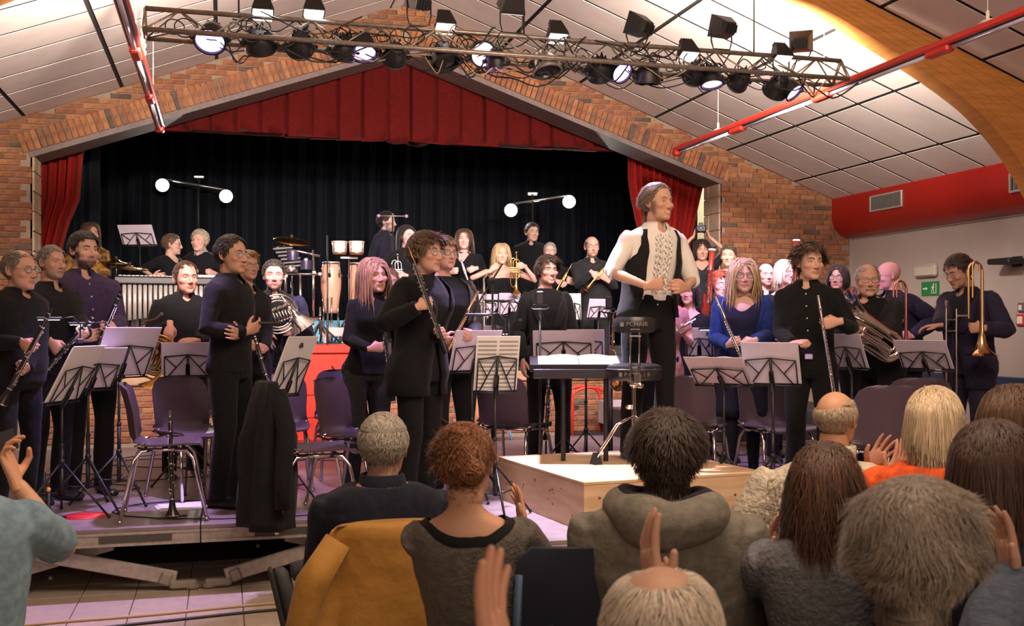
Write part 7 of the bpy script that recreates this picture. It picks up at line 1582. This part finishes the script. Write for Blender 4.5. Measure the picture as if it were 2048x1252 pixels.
def achair(key,label,dy=.0,rz=None):
    global AC
    i=PEOPLE[key]; P=i['world'](np.array([0,.02+dy,0])); P[2]=0; r=i['rz'] if rz is None else rz
    if AC is None: AC=make_aud(P,r,label); AC.scale=(1,1,.86); return AC
    return dup(AC,P,r,label)
NOF=dict(seated=True,vox=.009,hvox=.0032,noeyes=False)
ap=lambda **k: dict(NOF,**k)
# A2
person('a2','man with short grey hair in dark navy fleece, third listener from the left picture edge',4.1,0,770,(768,829,968),yaw=186,hyaw=170,sex='m',H=1.70,build=1.2,skin=(.42,.22,.15),hair=dict(col=(.30,.265,.22),thick=.9,n=3800,rad=.13,len=2.4,grav=.1,var=.45,hl=dict(nape=-8)),top=dict(mat=cloth('navy_fleece',(.012,.015,.026),bump=.15,scale=30),ease=.03,colmat=cloth('pale_inner',(.30,.27,.24))),**NOF)
i=PEOPLE['a2']; f=i['f']; g=MB(); rs=[]
for z,r in ((1.44,.100),(1.475,.094),(1.515,.086),(1.52,.078),(1.50,.074)):
    tt=np.linspace(.5,2*PI-.5,26); c=f.D(np.array([0,.014,z*f.s-i['zd']])); rs.append(np.stack([c[0]+r*np.sin(tt),c[1]-r*np.cos(tt),np.full(26,c[2])],-1))
rs=np.array(rs); g.rings(np.concatenate([rs,rs[::-1]+[0,0,-.004]]),close=False); g.build('fleece_collar',MATS['cloth_navy_fleece'],i['root'])
# A3
person('a3','woman with auburn hair bun in grey wide-neck sweater',3.2,0,962,(930,850,1015),yaw=188,hyaw=168,hpitch=0,hroll=4,sex='f',H=1.66,build=1.08,skin=(.50,.27,.17),hair=dict(style='short',comb='back',col=(.20,.075,.026),thick=1.0,n=4200,rad=.12,len=7,grav=.0,var=.4,bun=(-4.5,11.2,-.5),bunr=3.6,hl=dict(nape=-8.0)),
  top=dict(mat=cloth('grey_wool',(.115,.10,.088),bump=.3,scale=80),collar=False,ease=.016,ztop=1.47,cut=lambda L:L[:,2]<-.075+.0*L[:,0]+1.9*np.maximum(0,np.abs(L[:,0])-.05)**1.5*1.2,under=dict(col=(.010,.010,.010),ease=.010,cut=lambda L:L[:,2]<-.045+2.0*np.maximum(0,np.abs(L[:,0])-.04)**1.5)),
  handR=dict(at=(1040,1010,-.42),pose='clap',dir=(.1,-.3,1),palm=(.9,.1,0)),handL=dict(at=(985,1110,-.40),pose='clap',dir=(.1,-.3,1),palm=(-.9,.1,0)),**NOF)
# A4
person('a4','dark-haired young man in grey hooded sweatshirt in front of the podium',3.15,0,1352,(1336,828,1010),yaw=180,hyaw=172,sex='m',H=1.70,build=1.22,skin=(.52,.29,.19),hair=dict(style='short',comb='crown',cx=-1,col=(.035,.020,.012),thick=1.5,n=4600,rad=.15,len=4.6,grav=.35,wave=.15,hl=dict(nape=-9.2,front=5.5,burn=-3)),
  top=dict(mat=cloth('hoodie',(.185,.17,.14),bump=.2,scale=30),collar=False,ease=.038,ztop=1.47,tight=1.1,wr=.007),**NOF)
i=PEOPLE['a4']; f=i['f']; hm=MATS['cloth_hoodie']
def hood(shift,rr,R0,m,nm,dz=0):
    g=MB(); P_=[];r_=[]
    for t in np.linspace(0,2*PI,33)[:-1]:
        b=(1-math.cos(t))/2 # 0 front 1 back
        c=f.D(np.array([(R0+.035*b)*math.sin(t)*1.15,.012-(R0+.05*b)*math.cos(t),(1.455-.02*b+.03*abs(math.sin(t)))*f.s-i['zd']+dz])); P_.append(c); r_.append(rr*(.55+.75*b)+.004*math.sin(t*5))
    g.tube(P_,r_,14,wrap=True,flat=1.15); V,N_,Q,T=remesh(g,.010,4); g2=MB(); g2.add(V+N_*(wnoise(V,26,4)*.005)[:,None],Q,T); g2.build(nm,m,i['root'])
hood(0,.050,.100,hm,'hood'); hood(0,.036,.088,cloth('hoodlining',(.014,.012,.022)),'hood_lining',.022)
# A5
person('a5','elderly man with thin white hair on a balding crown, bottom centre',1.66,0,1322,(1324,1134,1500),yaw=180,hyaw=176,hpitch=8,sex='m',H=1.66,build=1.05,hs=1.04,skin=(.50,.29,.20),hair=dict(style='short',comb='crown',col=(.62,.54,.44),thick=.6,clump=.5,n=5200,rad=.075,len=5.0,grav=.25,wave=.2,var=.3,hl=dict(bald=4.6,baldc=(.5,3.2,12),nape=-8)),
  top=dict(mat=cloth('brown_jacket',(.035,.026,.02)),ease=.03),handL=dict(at=(1300,1112,-.34),pose='clap',dir=(.15,-.2,1),palm=(-.8,-.3,0)),handR=dict(at=(1345,1210,-.36),pose='clap',dir=(-.1,-.2,1),palm=(.8,-.3,0)),**NOF)
# A6
cream_k=cloth('cream_knit',(.60,.53,.42),bump=.5,scale=60)
person('a6','balding white-haired man with glasses in cream cable-knit turtleneck sweater',3.95,0,1640,(1673,783,895),yaw=168,hyaw=158,sex='m',H=1.74,build=1.18,skin=(.50,.27,.16),glasses=(.1,.08,.07),hair=dict(style='short',comb='short',col=(.42,.33,.23),thick=.45,n=2600,rad=.12,len=3.0,wave=.25,grav=.3,hl=dict(bald=8.6,baldc=(1.2,3.2,11.5),nape=-8)),
  top=dict(mat=cream_k,collar=False,turtle=True,ease=.036,tight=1.15),handL=dict(at=(1560,1010,-.3),pose='relax',dir=(0,-1,.2)),**NOF)
i=PEOPLE['a6']; f=i['f']; g=MB()
for t0 in np.linspace(1.9,4.4,9):
    for ph in (0,PI):
        zz=np.linspace(.95,1.43,44); pts=[f.ring(z,.040,t=np.array([t0+.045*math.sin(z*60+ph)]))[0] for z in zz]; pts=[p+np.array([0,0,0]) for p in pts]; g.tube(pts,.0085,5)
for k in 'RL':
    a,b,c=i['arms'][k][:3]
    for off in (-.6,0,.6,1.2,-1.2):
        d=nrm(b-a); u=nrm(np.cross(d,[0,-1,.1])); v=np.cross(d,u)
        for ph in (0,PI):
            g.tube([a+(b-a)*q+.078*(u*math.cos(off+.12*math.sin(q*17+ph)+PI/2)+v*math.sin(off+.12*math.sin(q*17+ph)+PI/2)) for q in np.linspace(.08,1,26)],.0075,5)
g.build('cable_knit',cream_k,i['root'])
# A7
person('a7','woman with long wavy dark brown hair in grey ribbed sweater, clapping',2.95,0,1668,(1652,892,1050),yaw=172,hyaw=165,sex='f',H=1.66,build=1.08,skin=(.55,.30,.24),hair=dict(style='long',comb='crown',cx=0,col=(.065,.028,.016),thick=1.3,n=4600,rad=.17,len=28,outw=.1,wave=2.0,clump=.7,var=.5,grav=1.1,colf=lambda P,r:np.array([(.075,.032,.018)])*(1+1.2*(r.random(len(P))>.86))[:,None]),
  top=dict(mat=cloth('grey_rib',(.17,.175,.19),bump=.5,scale=70),collar=False,ease=.03,tight=1.1),handL=dict(at=(1543,1066,-.40),pose='clap',dir=(-.2,-.1,1),palm=(-.9,0,0)),handR=dict(at=(1562,1074,-.45),pose='clap',dir=(0,-.1,1),palm=(.9,0,0)),**NOF)
# A8
person('a8','woman with blonde-grey bob in orange sweater, clapping',3.65,0,1858,(1872,779,905),yaw=168,hyaw=150,sex='f',H=1.68,build=1.15,skin=(.52,.29,.20),hair=dict(style='bob',comb='crown',cx=0,col=(.56,.43,.28),thick=1.35,n=4200,rad=.16,len=17.5,wave=.15,var=.28,grav=1.1,tip=.5),
  top=dict(mat=cloth('orange_knit',(.80,.115,.025),bump=.15,scale=50),collar=False,ease=.026),handL=dict(at=(1762,905,-.42),pose='clap',dir=(-.5,-.3,.9),palm=(-.6,.5,.3)),handR=dict(at=(1780,915,-.45),pose='clap',dir=(-.3,-.3,.9),palm=(.7,-.3,0)),**NOF)
# A9
person('a9','woman with straight brown hair at the right picture edge, face turned left',3.5,0,2050,(2030,775,900),yaw=150,hyaw=128,sex='f',H=1.68,skin=(.52,.29,.20),hair=dict(style='long',comb='crown',col=(.085,.04,.02),thick=1.2,n=3200,rad=.17,len=24,wave=.2,grav=1.1,fz=5),top=dict(col=(.03,.02,.02),collar=False),**NOF)
# A10
person('a10','woman with smooth dark brown bob in dark navy top behind the clapping hand at right',2.5,0,2010,(1990,850,1050),yaw=172,hyaw=160,sex='f',H=1.70,build=1.15,skin=(.42,.23,.16),hair=dict(style='bob',comb='crown',cx=0,col=(.05,.022,.013),thick=1.5,n=5000,rad=.15,len=17,wave=.1,var=.3,grav=1.1,tip=.5),top=dict(mat=cloth('dark_navy_knit',(.012,.013,.022)),collar=False,ease=.03),**NOF)
# A11
person('a11','grey-haired person with tousled hair, large at lower right, one hand raised',1.78,0,1850,(1832,968,1280),yaw=176,hyaw=168,sex='f',H=1.68,build=1.1,hs=1.02,skin=(.44,.26,.18),hair=dict(style='short',comb='crown',cx=0,col=(.25,.205,.165),thick=1.3,n=11000,rad=.085,len=6.6,wave=.45,var=.30,grav=.75,outw=-.05,clump=1.1,ramp=1.2,hl=dict(nape=-9.5,front=6)),
  top=dict(mat=cloth('denim_blue',(.065,.085,.125),bump=.4,scale=60),ease=.026,tight=1.1),handR=dict(at=(2012,1085,-.38),pose='clap',dir=(.15,-.15,1),palm=(.85,.45,0)),handL=dict(at=(1780,1330,-.3),pose='clap',dir=(0,-.2,1)),poleR=(.9,.4,-.8),**NOF)
# A12 bottom hand
person('a12','person at bottom picture edge, only one raised clapping hand and dark sleeve showing',1.20,0,1105,(1090,1330,1500),yaw=180,sex='m',H=1.66,skin=(.52,.28,.19),hair=dict(col=(.1,.06,.04),thick=.7,n=300),top=dict(mat=MATS['cloth_brown_jacket'],ease=.03),handL=dict(at=(985,1245,-.02),pose='clap',dir=(.18,-.1,1),palm=(-1,.25,0),sc=1.0),handR=dict(at=(1120,1420,-.06),pose='clap',dir=(0,-.2,1)),**NOF)
# A1
person('a1','person in light blue shirt at the left picture edge, bare arm raised holding a phone',3.0,0,-92,(-90,800,930),yaw=172,hyaw=160,sex='m',H=1.78,build=1.05,skin=(.58,.32,.19),hair=dict(col=(.05,.03,.02),thick=.9,n=900),top=dict(mat=cloth('light_blue_shirt',(.20,.30,.38)),sleeve=.40,ease=.02),legcol=(.035,.033,.033),handR=dict(at=(14,915,-.28),pose='half',dir=(.35,-.2,1),palm=(-.6,.2,.2)),handL=dict(rest=True),poleR=(-.9,-.2,-1.3),**NOF)
P=W(-12,890,3.28); o=MB().box((0,0,0),(.13,.010,.065),bev=.004).build('smartphone',plasticb,sharp=30); o.location=P; o.rotation_euler=(0,-.3,-azim(6)); tag(o,'black smartphone held up at the left picture edge','phone')
# chairs under the audience
for k,l in (('a2','hall chair under the grey-haired man in navy fleece, mustard coat over it'),('a3','hall chair under the woman with the auburn bun'),('a4','hall chair under the young man in the hooded sweatshirt'),('a5','hall chair under the elderly balding man at bottom centre'),('a6','hall chair under the man in cream cable-knit'),('a7','black-backed hall chair under the woman in grey ribbed sweater'),('a8','hall chair under the woman in orange'),('a9','hall chair under the brown-haired woman at the right edge'),('a10','hall chair under the woman with the dark bob'),('a11','hall chair under the grey tousle-haired person'),('a12','hall chair under the person showing only a raised hand'),('a1','blue-framed hall chair at the left picture edge')): achair(k,l)
P=W(1140,700,3.35); dup(AC,(P[0],P[1],0),PEOPLE['a3']['rz'],'empty hall chair with navy backrest between the bun woman and the hooded man',None,scale=(1,1,1.10))
# mustard coat
i=PEOPLE['a2']; mc=mat('mustard',(.36,.17,.022),.75,noise=.15,nscale=10,bump=.35,bscale=8,sheen=.1,bdist=.03)
P=i['world'](np.array([0,.27,0])); P[2]=0; e=empty('mustard_coat',P,i['rz'],'mustard-brown coat draped over the chair back of the man in navy fleece','coat')
rs=[]
for k,z in enumerate(np.concatenate([np.linspace(.86,.84,2),np.linspace(.80,.02,14)])):
    t=np.linspace(0,2*PI,49)[:-1]; wx=.235+.13*sstep(np.array(.86-z),0,.75); dy=.035+.07*sstep(np.array(.86-z),0,.7)
    if k==0: wx*=.94; dy*=.4
    fo=1+.10*np.sin(6*t+.6*k*.2)*sstep(np.array(.86-z),0,.4)
    rs.append(np.stack([wx*np.sign(np.cos(t))*abs(np.cos(t))**.8*fo-.03*(.86-z),.02+dy*np.sin(t)*fo+.02*np.sin(3*t+z*4),np.full(48,z)+.03*(k<3)*-(np.abs(np.cos(t))**6)],-1))
MB().rings(rs).build('cloth_body',mc,e); MB().tube([(.20,.05,.80),(.29,.06,.66),(.34,.05,.45),(.35,.03,.22)],[.05,.06,.055,.05],12).build('sleeve',mc,e); MB().tube([(-.22,.05,.80),(-.31,.06,.66),(-.36,.05,.45),(-.38,.03,.25)],[.05,.06,.055,.05],12).build('sleeve',mc,e)
# crossed shoe at left of A2
P=WG(585,1190,0.12) if False else W(585,1195,4.5); e=empty('grey_shoe',P,0,'dark grey sneaker of a listener sticking out left of the mustard coat','shoe'); g=MB(); rs=[]
for l_,wd,hh in ((-.13,.02,.04),(-.11,.036,.07),(-.03,.038,.085),(.05,.045,.07),(.11,.046,.05),(.15,.03,.03)): rs.append([(wd*math.cos(q_),.0+l_*.25,-l_) if False else (-.02+l_*.25+wd*.9*math.cos(q_),hh*.5*math.sin(q_),-l_) for q_ in np.linspace(0,2*PI,13)[:-1]])
g.rings(rs); g.build('upper',mat('shoe_grey',(.05,.05,.055),.7,bump=.3),e); MB().box((-.065,.0,0),(.022,.085,.27),Rm=roty(-.22),bev=.01).build('sole',mat('shoe_sole',(.03,.03,.03),.7),e,sharp=40); MB().tube([(.0,0,.11),(.12,.02,.13),(.3,.05,.10)],[.04,.045,.06],10).build('sock_leg',mat('jean_grey',(.05,.055,.065),.8),e)
bpy.data.scenes.remove(_tmp)
